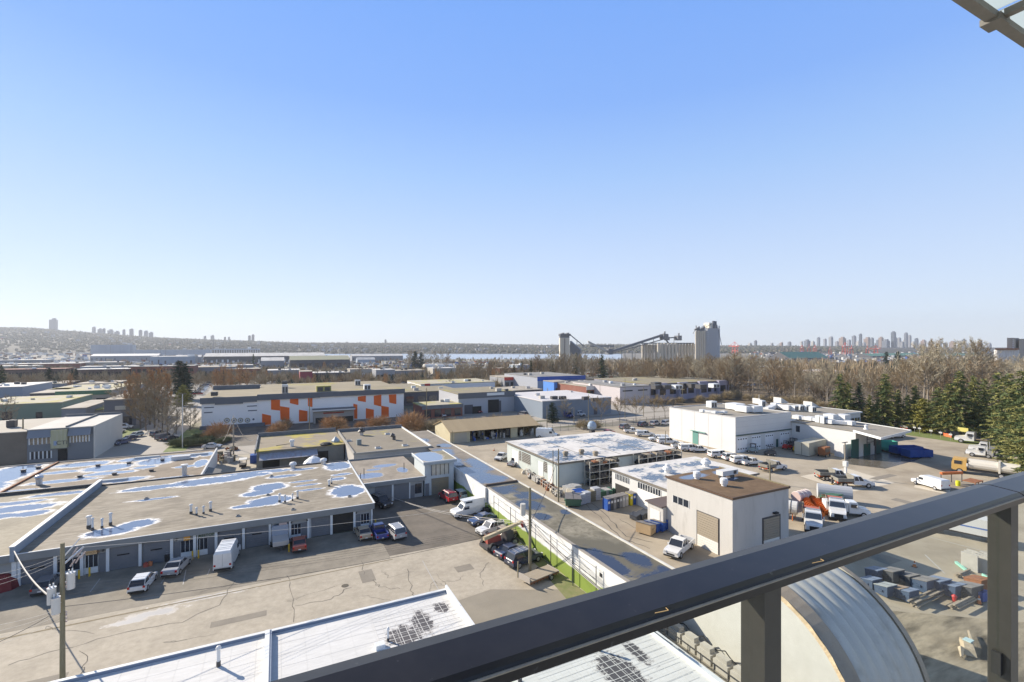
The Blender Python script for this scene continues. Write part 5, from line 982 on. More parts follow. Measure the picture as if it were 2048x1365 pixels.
# port cranes
def crane():
 t=thing('port_crane','','crane',(0,0,0),local=True);mt=mat('crane_red',(.5,.05,.02),.6);mb=MB().m(mt)
 for x in(-14,14):
  for y in(-10,10):mb.tube((x,y,0),(x*.8,y*.8,42),1.8,1.5,4)
 for z in(14,42):mb.box(-15,-11,z,15,-9,z+3).box(-15,9,z,15,11,z+3)
 mb.obj('legs',t);MB().m(mt).box(-34,-3,44,48,3,48).obj('boom',t);MB().m(mt).tube((-8,0,47),(2,0,74),1.4,1.2,4).tube((10,0,47),(2,0,74),1.4,1.2,4).tube((2,0,74),(46,0,48),.8,.8,4).tube((2,0,74),(-32,0,48),.8,.8,4).obj('mast',t);MB().m(white_m).box(-20,-4,48,-8,4,54).obj('cabin',t)
 return t
cr0=crane();first=True
for(px,D,rz,s,lb)in[(1604,2000,.3,.55,'leftmost red port crane below the slate blocks'),(1618,2050,.5,.6,'second red port crane from the left'),(1630,2100,.2,.55,'third red port crane from the left'),(1660,2000,.4,.45,'fourth red port crane from the left, lower'),(1690,2000,.1,.7,'fifth red port crane with the tallest mast'),(1703,2050,.6,.55,'sixth red port crane right beside the tallest'),(1735,2000,.3,.5,'seventh red port crane under the wide brown tower'),(1752,2050,1.8,.5,'last red port crane on the right'),(1470,2300,1.5,.75,'slender red crane standing alone left of the skyline')]:
 c=cr0 if first else copy_tree(cr0);first=False;p=atD(px,D,-8);c.location=p;c.rotation_euler=(0,0,rz);c.scale=(s,s,s);c['label']=lb;c['group']='red port cranes'
 # light towers over the terminal
for i,(px,pyb,pt)in enumerate([(221,713,682),(262,713,684),(321,716,686),(331,716,686),(427,718,682),(447,718,684),(615,716,690),(608,690,670),(679,716,690),(692,714,690),(862,720,697),(425,716,690),(532,716,695),(700,716,692),(512,716,690)]):
 p,D=Gt(px,pyb);MB().m(conv).tube(p,(p.x,p.y,Z(pt,D)),.6,.4,5).cbox(p.x,p.y,Z(pt,D),3,3,1).obj('light_mast',label='slender dark light mast over the hazy terminal yard',cat='light mast',group='light masts of the terminal',pos=p)
 # ---------------------------------------------------------------- vehicles (front towards +x, origin on the ground under the middle)
PAINT={}
def paint(n,c,c2=None):
 if n not in PAINT:PAINT[n]=mat('paint_'+n,c,.28,c2 or tuple(v*.85 for v in c),1.5,.5,coat=.6)
 return PAINT[n]
pw=paint('white',(.74,.74,.72));psil=paint('silver',(.42,.42,.42));pgold=paint('gold',(.45,.36,.25));pblk=paint('black',(.025,.027,.035));pblue=paint('blue',(.05,.07,.28));pred=paint('red',(.36,.02,.03));pdred=paint('brick_red',(.35,.10,.07));pnavy=paint('navy',(.04,.05,.09));ptan=paint('tan',(.28,.22,.17));plb=paint('pale_blue',(.4,.48,.5));pdb=paint('dark_blue',(.05,.08,.17));pgrey=paint('grey',(.18,.18,.19));pgreen=paint('dark_green',(.06,.09,.07))
def wheels(t,xs,hw,r=.34,tw=.22):
 for x in xs:
  for s in(-1,1):
   y=s*(hw-tw/2+.02)
   w_=MB().m(black_m).tube((x,y-tw/2,r),(x,y+tw/2,r),r,k=14).obj('wheel',t)
   MB().m(steel).tube((x,y+s*tw/2,r),(x,y+s*(tw/2+.015),r),r*.6,k=10).obj('rim',w_)
def lights(t,L,hw,zf,zr,col_=None):
 for s in(-1,1):
  MB().m(lampw).box(L/2-.06,s*hw*.72-.16,zf-.08,L/2+.02,s*hw*.72+.16,zf+.08).obj('headlight',t)
  MB().m(tail_m).box(-L/2-.025,s*hw*.82-.11,zr-.12,-L/2+.05,s*hw*.82+.11,zr+.12).obj('tail_light',t)
 MB().m(signw).box(-L/2-.04,-.16,zr-.3,-L/2-.026,.16,zr-.18).obj('number_plate',t)
def body(t,L,W,prof,cabin,p,roofcol=None):
 """prof: lower body side profile, cabin: (x_rear_base, x_rear_top, x_front_top, x_front_base, z_base, z_top)"""
 hw=W/2
 mb=MB().m(p);k=len(prof);ins={i:(.10 if z>.6 else .0)*1.0 for i,(x,z)in enumerate(prof)}
 mb.prism(prof,-hw,hw,{i:(.07 if z>.8 else 0)for i,(x,z)in enumerate(prof)})
 xb,xt,ft,fb_,zb,zt=cabin;q=.17
 mb.loft([[(xb,-hw+.09,zb-.02),(fb_,-hw+.09,zb-.02),(fb_,hw-.09,zb-.02),(xb,hw-.09,zb-.02)],[(xb+.02,-hw+.1,zb),(fb_-.02,-hw+.1,zb),(fb_-.02,hw-.1,zb),(xb+.02,hw-.1,zb)]])
 mb.loft([[(xt-.03,-hw+q+.0,zt-.05),(ft+.05,-hw+q,zt-.05),(ft+.05,hw-q,zt-.05),(xt-.03,hw-q,zt-.05)],[(xt+.06,-hw+q+.07,zt+.015),(ft-.08,-hw+q+.07,zt+.015),(ft-.08,hw-q-.07,zt+.015),(xt+.06,hw-q-.07,zt+.015)]])
 # pillars
 def pil(a,b,s):
  mb.loft([[(a-.05,s*(hw-.085),zb),(a+.05,s*(hw-.085),zb),(a+.05,s*(hw-.13),zb),(a-.05,s*(hw-.13),zb)],[(b-.05,s*(hw-q+.01),zt-.04),(b+.05,s*(hw-q+.01),zt-.04),(b+.05,s*(hw-q-.04),zt-.04),(b-.05,s*(hw-q-.04),zt-.04)]])
 mid=(xb+fb_)/2
 for s in(-1,1):
  pil(xb,xt,s);pil(fb_,ft,s);pil(mid,(xt+ft)/2,s)
 mb.obj('body',t)
 MB().m(glass_m).loft([[(xb+.02,-hw+.1,zb-.01),(fb_-.02,-hw+.1,zb-.01),(fb_-.02,hw-.1,zb-.01),(xb+.02,hw-.1,zb-.01)],[(xt,-hw+q+.01,zt-.045),(ft,-hw+q+.01,zt-.045),(ft,hw-q-.01,zt-.045),(xt,hw-q-.01,zt-.045)]]).obj('glass',t)
 m_=MB().m(p)
 for s in(-1,1):m_.box(fb_-.3,s*(hw+.02)-.09,zb+.0,fb_-.12,s*(hw+.02)+.09,zb+.16)
 m_.obj('mirror',t)
 MB().m(black_m).box(-L/2-.03,-hw+.1,.28,-L/2+.1,hw-.1,.48).box(L/2-.1,-hw+.1,.25,L/2+.03,hw-.1,.45).box(L/2-.05,-hw*.5,.5,L/2+.01,hw*.5,.68).obj('bumper',t)
def veh(kind,p,extra=None):
 t=thing(dict(sedan='parked_car',hatch='parked_car',suv='parked_car',minivan='parked_car',pickup='pickup_truck',topper='pickup_truck',flat='flatbed_truck',van='van',hivan='van',camper='camper_van')[kind],'','car',local=True)
 if kind=='sedan':
  L,W=4.6,1.8;body(t,L,W,[(-2.3,.35),(-2.3,.85),(-2.15,.98),(-1.6,1.02),(.75,1.0),(1.7,.88),(2.2,.72),(2.3,.5),(2.3,.3)],(-1.65,-.95,.35,1.05,.98,1.43),p);wheels(t,(-1.38,1.42),W/2);lights(t,L,W/2,.65,.8)
 elif kind=='hatch':
  L,W=4.1,1.75;body(t,L,W,[(-2.05,.35),(-2.05,.9),(-1.9,1.0),(.8,.98),(1.6,.86),(2.0,.68),(2.05,.3)],(-2.0,-1.5,.3,1.1,.96,1.5),p);wheels(t,(-1.25,1.3),W/2);lights(t,L,W/2,.65,.85)
 elif kind in('suv','minivan'):
  L,W=4.75,1.9;z=1.78 if kind=='suv' else 1.75;body(t,L,W,[(-2.37,.42),(-2.37,1.0),(-2.3,1.08),(1.0,1.08),(1.9,1.0),(2.3,.82),(2.37,.4)],(-2.3,-2.0,.5,1.2 if kind=='suv' else 1.5,1.06,z),p);wheels(t,(-1.45,1.5),W/2,.37);lights(t,L,W/2,.78,.98)
  m_=MB().m(steel)
  for s in(-1,1):m_.box(-1.8,s*.62-.02,z+.03,.3,s*.62+.02,z+.08)
  for x in(-1.4,-.7,0):m_.box(x,-.62,z+.081,x+.05,.62,z+.11)
  m_.obj('roof_rack',t)
 elif kind in('pickup','topper','flat'):
  L,W=5.7,1.98;hw=W/2
  if kind=='flat':body(t,L,W,[(-.35,.5),(-.35,1.12),(1.45,1.12),(2.4,1.06),(2.8,.92),(2.85,.45)],(-.3,-.2,.75,1.35,1.1,1.85),p)
  else:body(t,L,W,[(-2.85,.5),(-2.85,.62),(-.55,.62),(-.55,1.12),(1.45,1.12),(2.4,1.06),(2.8,.92),(2.85,.45)],(-.5,-.4,.75,1.35,1.1,1.85),p)
  if kind!='flat':
   m_=MB().m(p).box(-2.83,-hw+.02,.60,-.551,-hw+.1,1.15).box(-2.83,hw-.1,.60,-.551,hw-.02,1.15).box(-2.84,-hw+.03,.60,-2.76,hw-.03,1.15);m_.obj('bed',t);MB().m(dkmetal).box(-2.75,-hw+.11,.621,-.56,hw-.11,.66).obj('bed_floor',t)
  if kind=='topper':
   MB().m(p).loft([[(-2.82,-hw+.04,1.151),(-.58,-hw+.04,1.151),(-.58,hw-.04,1.151),(-2.82,hw-.04,1.151)],[(-2.72,-hw+.14,1.86),(-.62,-hw+.14,1.86),(-.62,hw-.14,1.86),(-2.72,hw-.14,1.86)]]).obj('canopy',t)
   m_=MB().m(glass_m)
   for s in(-1,1):m_.add([(-2.5,s*(hw-.06),1.3),(-.9,s*(hw-.06),1.3),(-.9,s*(hw-.115),1.68),(-2.5,s*(hw-.115),1.68)],[(0,1,2,3)])
   m_.add([(-2.83,-.7,1.28),(-2.83,.7,1.28),(-2.76,.7,1.72),(-2.76,-.7,1.72)],[(0,1,2,3)]);m_.obj('canopy_window',t)
  if kind=='flat':
   fm=mat('flatbed_steel',(.25,.25,.22),.7,(.16,.14,.11),2,.5)
   m_=MB().m(fm).box(-2.9,-1.1,.95,-.42,1.1,1.08)
   for s in(-1,1):m_.box(-2.9,s*1.06-.04,1.08,-.42,s*1.06+.04,1.5)
   m_.box(-.5,-1.1,1.08,-.42,1.1,2.0).box(-2.9,-1.1,1.08,-2.82,1.1,1.5);m_.obj('bed',t)
   MB().m(rust_m).box(-2.7,-.5,.5,-.4,.5,.93).obj('chassis',t)
  wheels(t,(-1.75,1.85),hw,.4,.27);lights(t,L,hw,.85,.8)
 elif kind=='van':
  L,W=5.6,2.0;hw=W/2;q=.1
  MB().m(p).prism([(-2.8,.42),(-2.8,1.95),(-2.7,2.08),(.9,2.08),(1.15,2.0),(1.75,1.2),(2.6,1.05),(2.8,.85),(2.8,.4)],-hw,hw,{1:.05,2:.16,3:.16,4:.14,5:.03}).obj('body',t)
  MB().m(glass_m).add([(1.21,-.78,1.96),(1.21,.78,1.96),(1.75,.88,1.24),(1.75,-.88,1.24)],[(0,1,2,3)]).box(.5,-hw-.0,1.25,1.35,-hw+.05,1.7).box(.5,hw-.05,1.25,1.35,hw+.0,1.7).obj('glass',t)
  MB().m(black_m).box(2.75,-.85,.35,2.86,.85,.62).box(-2.86,-.85,.35,-2.78,.85,.55).box(2.78,-.5,.7,2.83,.5,.95).obj('bumper',t);wheels(t,(-1.7,1.9),hw,.37,.24);lights(t,L,hw,.9,1.1)
 elif kind=='hivan':
  L,W=5.9,2.05;hw=W/2
  MB().m(p).prism([(-2.95,.42),(-2.95,2.3),(-2.8,2.62),(1.0,2.66),(1.35,2.5),(2.15,1.35),(2.8,1.12),(2.95,.85),(2.95,.4)],-hw,hw,{1:.06,2:.2,3:.2,4:.18,5:.05}).obj('body',t)
  MB().m(glass_m).add([(1.42,-.78,2.42),(1.42,.78,2.42),(2.14,.92,1.4),(2.14,-.92,1.4)],[(0,1,2,3)]).box(.8,-hw-.004,1.4,1.6,-hw+.05,1.95).box(.8,hw-.05,1.4,1.6,hw+.004,1.95).obj('glass',t)
  MB().m(black_m).box(2.9,-.9,.35,3.0,.9,.66).box(-3.02,-.9,.35,-2.93,.9,.58).box(2.93,-.55,.75,2.98,.55,1.0).obj('bumper',t)
  m_=MB().m(steel)
  for x in(-2.0,-.9,.3):m_.box(x,-.75,2.72,x+.06,.75,2.77)
  m_.obj('roof_rack',t);MB().m(mat('door_joint',(.4,.4,.39),.6)).box(-2.97,-.02,.6,-2.952,.02,2.3).obj('door_seam',t)
  wheels(t,(-1.85,1.95),hw,.37,.24);lights(t,L,hw,.95,.95)
 elif kind=='camper':
  L,W=6.0,2.05;hw=W/2
  MB().m(p).prism([(-3,.45),(-3,1.75),(-2.9,2.05),(1.0,2.05),(1.2,1.95),(1.7,1.3),(2.8,1.12),(3,.85),(3,.42)],-hw,hw,{1:.04,2:.14,3:.14,4:.12}).obj('body',t)
  MB().m(p).loft([[(-2.6,-.85,2.06),(1.1,-.85,2.06),(1.1,.85,2.06),(-2.6,.85,2.06)],[(-2.5,-.72,2.7),(1.35,-.72,2.6),(1.35,.72,2.6),(-2.5,.72,2.7)]]).obj('high_roof',t)
  MB().m(glass_m).add([(1.24,-.78,1.92),(1.24,.78,1.92),(1.7,.88,1.34),(1.7,-.88,1.34)],[(0,1,2,3)]).box(.4,-hw-.004,1.3,1.3,-hw+.05,1.75).box(.4,hw-.05,1.3,1.3,hw+.004,1.75).box(-.2,-.87,2.2,.9,-.79,2.45).box(-.2,.79,2.2,.9,.87,2.45).obj('glass',t)
  MB().m(black_m).box(2.95,-.85,.35,3.06,.85,.62).box(-3.06,-.85,.35,-2.98,.85,.55).obj('bumper',t);wheels(t,(-1.9,2.0),hw,.38,.24);lights(t,L,hw,.9,1.1)
 return t
PROTO={}
def put(kind,p,px,py,deg,label,cat,group=None,z=0.0,sc_=1.0):
 key=kind
 loc=G(px,py,0)if not isinstance(px,Vector)else px
 if key not in PROTO:PROTO[key]=veh(kind,p);o=PROTO[key];PROTO[key+'_p']=p
 else:
  o=copy_tree(PROTO[key]);src=PROTO[key+'_p']
  if p!=src:
   for ch in o.children:
    for i,sl_ in enumerate(ch.material_slots):
     if sl_.material==src:sl_.link='OBJECT';sl_.material=p
 o.location=(loc[0],loc[1],0.02+z);o.rotation_euler=(0,0,R(deg));o['label']=label;o['category']=cat
 if sc_!=1:o.scale=(sc_,)*3
 if group:o['group']=group
 elif 'group' in o:del o['group']
 return o
GW='vehicles parked before the workshop row';GL='vehicles parked nose to tail along the grass verge';GY='white depot trucks lined up in the yard';GS='cars parked on the side street'
put('hatch',pw,286,1174,84,'small white hatchback reversed out furthest towards the gutter','car',GW)
put('sedan',psil,354,1141,78,'silver-white sedan parked before the roller door left of the green shop lettering','car',GW)
v=put('hivan',pw,455,1126,84,'tall white panel van with a roof rack in front of the workshops','van',GW)
put('sedan',pdred,598,1095,90,'brick red old car with a cream roof beside the utility trailer','car',GW)
put('sedan',pgold,726,1073,93,'gold sedan before the office window at the end of the workshop row','car',GW)
put('pickup',pblue,757,1071,93,'blue pickup between the gold sedan and the pale minivan','pickup truck',GW,sc_=.9)
put('minivan',psil,790,1072,98,'pale silver minivan with roof rails at the end of the front row','car',GW)
put('hatch',pgrey,96,1178,88,'grey car half hidden behind the transformer pole','car',GW)
put('suv',pblk,762,1012,292,'black four-wheel drive facing out in the shade of the workshop wing','car',GW)
put('suv',pred,896,1000,96,'dark red four-wheel drive backed by the small tower','car',GW)
put('hatch',plb,919,995,94,'pale blue-white hatchback squeezed beside the dark red one','car',GW)
put('camper',pw,938,1030,184,'white high-roofed camper van, longest in the verge row','van',GL)
put('sedan',pdb,965,1046,190,'dark blue sedan behind the white pickup in the verge row','car',GL)
put('pickup',pw,985,1064,192,'white pickup with a black open bed in the verge row','pickup truck',GL)
put('pickup',ptan,1005,1078,8,'dull tan pickup with a wooden-sided bed in the verge row','pickup truck',GL)
put('sedan',pnavy,1022,1110,14,'dark convertible-like car with red tail lamps next to the black wagon','car',GL)
put('suv',pnavy,1048,1126,12,'shiny black wagon by the wooden pole','car',GL,sc_=1.05)
put('pickup',pw,1004,919,218,'silver crew pickup further back before the pale green warehouse','pickup truck','silver pickups before the warehouse')
put('pickup',pw,1030,930,38,'silver crew pickup nearer to the orange and yellow barrel','pickup truck','silver pickups before the warehouse')
row=[('pickup',1264,866,335,'open white pickup, furthest left of the depot line'),('topper',1290,873,335,'second white truck in the depot line, with a canopy'),('topper',1317,883,150,'third white truck in the depot line, canopy end to the left'),('topper',1335,888,335,'fourth white truck in the depot line, touching the third'),('pickup',1362,897,335,'fifth white truck in the depot line, open bed'),('topper',1380,902,335,'sixth white truck in the depot line, canopied'),('pickup',1397,904,335,'seventh white truck in the depot line, by the hall corner'),('topper',1439,915,345,'white canopied truck standing apart by the hall corner'),('suv',1465,921,340,'small white car right of the lone canopied truck'),('topper',1486,927,340,'white canopied truck left of the crew pickup with ladders'),('pickup',1503,930,348,'white crew pickup with an open bed beside the flatbed')]
for(k,px,py,d,lb)in row:put(k,pw,px,py,d,lb,'car' if k=='suv' else 'pickup truck',GY,sc_=1.0)
put('flat',pw,1546,941,358,'white truck with a steel dropside bed facing right in the yard','truck',sc_=1.15)
put('flat',pw,1669,960,328,'left dropside truck on the pale concrete pad','truck','dropside trucks on the concrete pad',sc_=1.2)
put('flat',pw,1706,973,328,'right rusty dropside truck on the pale concrete pad','truck','dropside trucks on the concrete pad',sc_=1.2)
put('van',pw,1860,975,72,'long white cargo van beside the white line of the yard','van',sc_=1.05)
put('hivan',pw,1094,876,318,'white high van parked at the open end of the tan shed','van',sc_=1.1)
put('sedan',pred,1217,869,12,'red car beyond the patchy white roof','car')
put('pickup',pw,1359,1104,202,'white pickup with tools in its bed before the tall garage door','pickup truck',sc_=1.05)
put('topper',pw,1768,853,350,'white truck half hidden behind the canopy roof by the trees','pickup truck',sc_=1.1)
put('topper',pw,1788,876,350,'white truck parked beyond the canopy corner','pickup truck',sc_=1.15)
put('flat',pdred,1822,861,350,'red cabbed flat truck before the yellow-green cypress','truck')
put('sedan',pblk,340,881,58,'dark car parked on the right side of the side street','car',GS);put('van',pgrey,328,879,58,'grey van parked behind the street tree','van',GS,sc_=.9);put('suv',pgrey,317,872,58,'grey car furthest up the side street on the right','car',GS)
put('sedan',pdb,243,889,240,'blue car nearest on the left side of the side street','car',GS);put('sedan',pnavy,258,881,240,'dark blue car behind the nearest blue one','car',GS);put('hatch',plb,272,874,240,'pale teal car third in the line on the side street','car',GS)
put('sedan',pw,236,866,70,'white car at the back of the white side wall','car',GS);put('suv',pw,248,858,0,'white car behind the office corner','car',GS)
put('suv',pred,173,907,8,'dark red car in the shade of the office front','car')
put('sedan',psil,424,897,350,'silver car on the street before the hedge','car')
put('suv',pw,1041-400+172,829,90,'white car in front of the brick shop','car')if False else None
for i,(px,py,k,p,lb)in enumerate([(884,834,'hatch',pw,'white car before the brick fronted mossy shop'),(1045,832,'suv',pgrey,'grey car among the shrubs before the slate workshop'),(1063,828,'sedan',psil,'silver car among the shrubs before the slate workshop'),(1032,838,'sedan',pgrey,'dark grey car left before the slate workshop'),(1134,835,'van',pblue,'blue nosed van at the slate workshop'),(1157,832,'van',pw,'white box van at the slate workshop'),(956,826,'suv',pred,'bright red car before the pale grey hall')]):
 put(k,p,px,py,100 if i<4 else 280,lb,'car' if k!='van' else 'van','vehicles beyond the tan shed')
GP2='cars parked along the shaded yard fence'
for i,(px,py)in enumerate([(1250,858),(1286,853),(1310,851),(1333,850)]):put('suv',[pgrey,pnavy,psil,pw][i],px,py,20,['grey car, leftmost along the shaded yard fence','dark car, second along the shaded yard fence','silver car, third along the shaded yard fence','white car at the hall end of the shaded yard fence'][i],'car',GP2)
# far car park: individual cars, too small to tell apart
rnd=random.Random(11)
far_p=[pw,pw,psil,pgrey,pblk,pdb,pred,psil]
def farcar(v_,p):
 q=MB().m(p).prism([(-2.2,.3),(-2.2,.95),(.9,.95),(2.2,.75),(2.2,.3)],-.9,.9).m(glass_m).prism([(-1.8,.95),(-1.4,1.45),(.4,1.45),(1.1,.95)],-.8,.8)
 return q.obj('parked_car',label='distant car in a row of the hazy car parks',cat='car',group='distant parked cars',pos=v_)
cc=0
for(x0,x1,py0,py1,n)in[(535,600,765,769,14),(640,700,765,768,9),(780,840,768,766,9),(395,430,790,755,12),(370,400,775,752,10),(930,1000,762,766,10),(1030,1075,790,786,7),(1145,1190,806,800,8),(1560,1620,768,764,8),(700,770,745,745,10),(540,640,747,746,12),(1460,1540,775,770,8)]:
 for i in range(n):
  p,D=Gt(x0+(x1-x0)*i/n+rnd.uniform(-1,1),py0+(py1-py0)*i/n);me=MB()
  o=MB().m(rnd.choice(far_p));a=rnd.choice([0,math.pi])+rnd.uniform(-.1,.1);s=1.25
  o.M=Matrix.Translation(p)@Matrix.Rotation(a,4,'Z')@Matrix.Diagonal((s,s,s,1));o.prism([(-2.2,.3),(-2.2,.95),(.9,.95),(2.2,.75),(2.2,.3)],-.9,.9).m(glass_m).prism([(-1.8,.95),(-1.4,1.45),(.4,1.45),(1.1,.95)],-.8,.8)
  o.obj('parked_car',label='distant car in a row of the hazy car parks',cat='car',group='distant parked cars',pos=p)
  # ---------------------------------------------------------------- heavy trucks
def heavy(px,py,deg,kind,label,group=None,s=1.0):
 t=thing('heavy_truck',label,'truck',local=True,group=group)
 cabp={'dump':pw,'semi':pw,'tank':mat('cab_yellow',(.55,.34,.1),.5),'long':pw,'box':pw,'garbage':pw}[kind]
 long_={'dump':7.6,'semi':6.6,'tank':9.5,'long':9.5,'box':7.5,'garbage':10}[kind]
 h=long_/2
 if kind=='tank' or kind=='garbage':
  MB().m(cabp).prism([(h-2.2,.6),(h-2.2,2.9),(h-.2,2.9),(h,1.9),(h,.6)],-1.2,1.2,{1:.08,2:.08}).obj('cab',t)
  MB().m(glass_m).add([(h-.15,-1.0,2.75),(h-.15,1.0,2.75),(h+.01,1.05,1.95),(h+.01,-1.05,1.95)],[(0,1,2,3)]).box(h-1.5,-1.21,1.8,h-.4,-1.17,2.5).box(h-1.5,1.17,1.8,h-.4,1.21,2.5).obj('glass',t)
 else:
  MB().m(cabp).prism([(h-3.6,.7),(h-3.6,2.75),(h-2.2,2.75),(h-1.85,1.75),(h-.25,1.5),(h,1.3),(h,.6)],-1.15,1.15,{1:.12,2:.12,4:.12,5:.18}).obj('cab',t)
  MB().m(glass_m).add([(h-2.12,-.95,2.6),(h-2.12,.95,2.6),(h-1.85,1.05,1.82),(h-1.85,-1.05,1.82)],[(0,1,2,3)]).box(h-3.3,-1.16,1.75,h-2.3,-1.12,2.4).box(h-3.3,1.12,1.75,h-2.3,1.16,2.4).obj('glass',t)
  MB().m(black_m).box(h-.02,-.6,.7,h+.05,.6,1.25).box(h,-1.1,.45,h+.15,1.1,.7).obj('grille',t)
 m_=MB().m(white_m)
 for s_ in(-1,1):m_.box(h-2.4,s_*1.35-.08,1.6,h-2.2,s_*1.35+.08,2.2)
 m_.obj('mirror',t)
 MB().m(dkmetal).box(-h,-.5,.6,h-.3,.5,.95).obj('chassis',t)
 if kind=='dump':
  dm=mat('dump_olive',(.16,.14,.10),.8,(.24,.15,.1),1,.5)
  m_=MB().m(dm).box(-h,-1.2,1.0,.3,1.2,1.12).box(-h,-1.2,1.12,.3,-1.12,2.2).box(-h,1.12,1.12,.3,1.2,2.2).box(.22,-1.2,1.12,.3,1.2,2.7).box(-h,-1.2,1.12,-h+.08,1.2,2.0);m_.obj('dump_body',t)
  MB().m(mat('tarp_orange',(.42,.12,.07),.8)).box(-h+.1,-1.1,1.9,-h+1.6,1.1,2.1).obj('load',t)
  MB().m(steel).box(h-3.5,-.9,2.8,h-3.3,.9,2.95).obj('light_bar',t)
 if kind=='tank':MB().m(mat('tank_cream',(.6,.56,.48),.5)).loft([[(x,1.2*math.cos(a),2.0+1.0*math.sin(a))for a in[2*math.pi*i/14 for i in range(14)]]for x in(-h,-h+.1,h-2.6,h-2.5)]).box(-h+2.6,-1.24,1,-h+2.9,1.24,3.1).obj('tank',t)
 if kind=='long':MB().m(mat('deck_wood',(.3,.24,.17),.8)).box(-h,-1.2,1.15,h-3.9,1.2,1.35).m(dkmetal).box(h-3.95,-1.2,1.1,h-3.75,1.2,2.9).obj('deck',t)
 if kind=='box':MB().m(panelw).box(-h,-1.15,.95,h-3.7,1.15,2.6).obj('body_box',t)
 if kind=='semi':MB().m(steel).tube((h-4.0,1.0,1),(h-4.0,1.0,3.1),.1).box(h-5,-1.1,.6,h-4.1,1.1,2.0).obj('exhaust_stack',t)
 if kind=='garbage':
  MB().m(panelw).box(-h,-1.22,1.0,h-2.5,1.22,3.3).m(mat('stripe_blue',(.08,.16,.4),.5)).box(-h,-1.235,1.9,h-2.5,-1.221,2.1).box(-h,1.221,1.9,h-2.5,1.235,2.1).m(mat('stripe_yellow',(.6,.5,.1),.5)).box(-h+1,-1.235,1.3,-h+2.6,-1.221,1.6).obj('body_box',t)
 wheels(t,(h-1.2,-h+1.2,-h+2.5)if kind!='box' and kind!='dump' else(h-1.2,-h+1.4),1.2,.5,.32)
 for s_ in(-1,1):MB().m(lampw).box(h-.05,s_*.9-.15,.85,h+.03,s_*.9+.15,1.05).obj('headlight',t)
 p=G(px,py);t.location=(p.x,p.y,.02);t.rotation_euler=(0,0,R(deg));t.scale=(s,s,s);return t
heavy(1625,1054,215,'dump','nearest white snowplough truck with an orange load in its tipper','white tipper trucks below the rail')
heavy(1672,1030,215,'dump','second white tipper truck just above the nearest one','white tipper trucks below the rail')
heavy(1692,1030,318,'box','white service truck with a long box body behind the tippers',s=.85)
heavy(1962,889,106,'long','white flatbed lorry with an empty timber deck under the trees',s=1.15)
heavy(1972,906,106,'semi','further of the two white tractor units at the tree line','white tractor units')
heavy(1968,915,106,'semi','nearer of the two white tractor units at the tree line','white tractor units')
heavy(1970,952,106,'tank','yellow cabbed tanker lorry with a cream tank above the rail corner',s=1.1)
heavy(1935,1076,106,'garbage','white refuse truck with a blue stripe seen through the glass',s=1.0)
# ---------------------------------------------------------------- yard equipment
def put_t(t,px,py,deg=0):p=G(px,py);t.location=(p.x,p.y,0.02);t.rotation_euler=(0,0,R(deg));return t
# telehandler
t=thing('telehandler','red and cream telehandler with a long raised boom in the verge row','telehandler',local=True)
MB().m(mat('machine_red',(.42,.1,.07),.6)).prism([(-1.9,.8),(-1.9,1.6),(-1.0,1.9),(.2,1.7),(.4,.9)],-.1,1.1,{1:.1,2:.15}).obj('engine_cover',t);MB().m(dkmetal).box(-2.6,-1.0,.6,2.4,1.0,.95).box(.5,-1.1,.9,1.7,-.1,2.3).obj('chassis',t)
MB().m(mat('boom_cream',(.5,.42,.27),.6)).tube((-2.8,-.4,2.0),(3.6,-.4,2.9),.32,.26,4).obj('boom',t);MB().m(red_m).tube((3.5,-.4,2.95),(4.4,-.4,1.4),.3,.2,4).obj('boom_head',t);MB().m(dkmetal).box(4.2,-1.0,.3,4.4,.4,1.5).box(4.4,-.9,.3,5.4,-.75,.38).box(4.4,.1,.3,5.4,.25,.38).obj('fork',t)
wheels(t,(-1.7,1.8),1.25,.68,.45);put_t(t,998,1096,10)
# trailers
t=thing('utility_trailer','low flatbed trailer of bare planks parked by the wooden pole','trailer',local=True)
MB().m(mat('deck_grey_wood',(.26,.22,.16),.9,(.36,.31,.24),1.5,.5,stretch=(.3,6,1))).box(-2.3,-1.0,.55,2.3,1.0,.65).obj('deck',t);MB().m(mat('weathered_board',(.4,.36,.31),.9)).box(-2.36,-1.05,.45,-2.26,1.05,1.1).obj('end_board',t);MB().m(MATS['weathered_board']).box(2.24,-1.05,.45,2.34,1.05,.7).obj('end_board',t);MB().m(wood_m).box(-2.4,1.06,.4,-2.25,1.2,2.3).obj('stake',t)
m_=MB().m(rust_m).box(-2.3,-1.04,.42,2.3,-1.001,.545).box(-2.3,1.001,.42,2.3,1.04,.545)
for i in range(9):m_.box(-2.2+i*.5,-1.1,.3,-2.15+i*.5,-1.041,.6)
m_.obj('frame',t);wheels(t,(.9,),1.25,.34,.2);put_t(t,1078,1158,12)
t=thing('equipment_trailer','small dark trailer loaded with a plywood box behind the camper van','trailer',local=True)
MB().m(dkmetal).box(-2.4,-.9,.5,2.0,.9,.6).tube((2,-.8,.5),(3.4,0,.5),.06).tube((2,.8,.5),(3.4,0,.5),.06).obj('frame',t);MB().m(mat('plywood',(.36,.26,.15),.8)).box(-1.2,-.9,.61,-1.1,.9,1.6).box(-1.1,-.9,.61,1.4,-.82,1.3).obj('side_board',t);MB().m(black_m).box(-1.05,-.6,.61,1.3,.7,1.2).obj('load',t);wheels(t,(-.8,.1),1.1,.34,.2);put_t(t,982,1030,176)
t=thing('utility_trailer','grey box trailer with a bare tongue pointing at the street between van and red car','trailer',local=True)
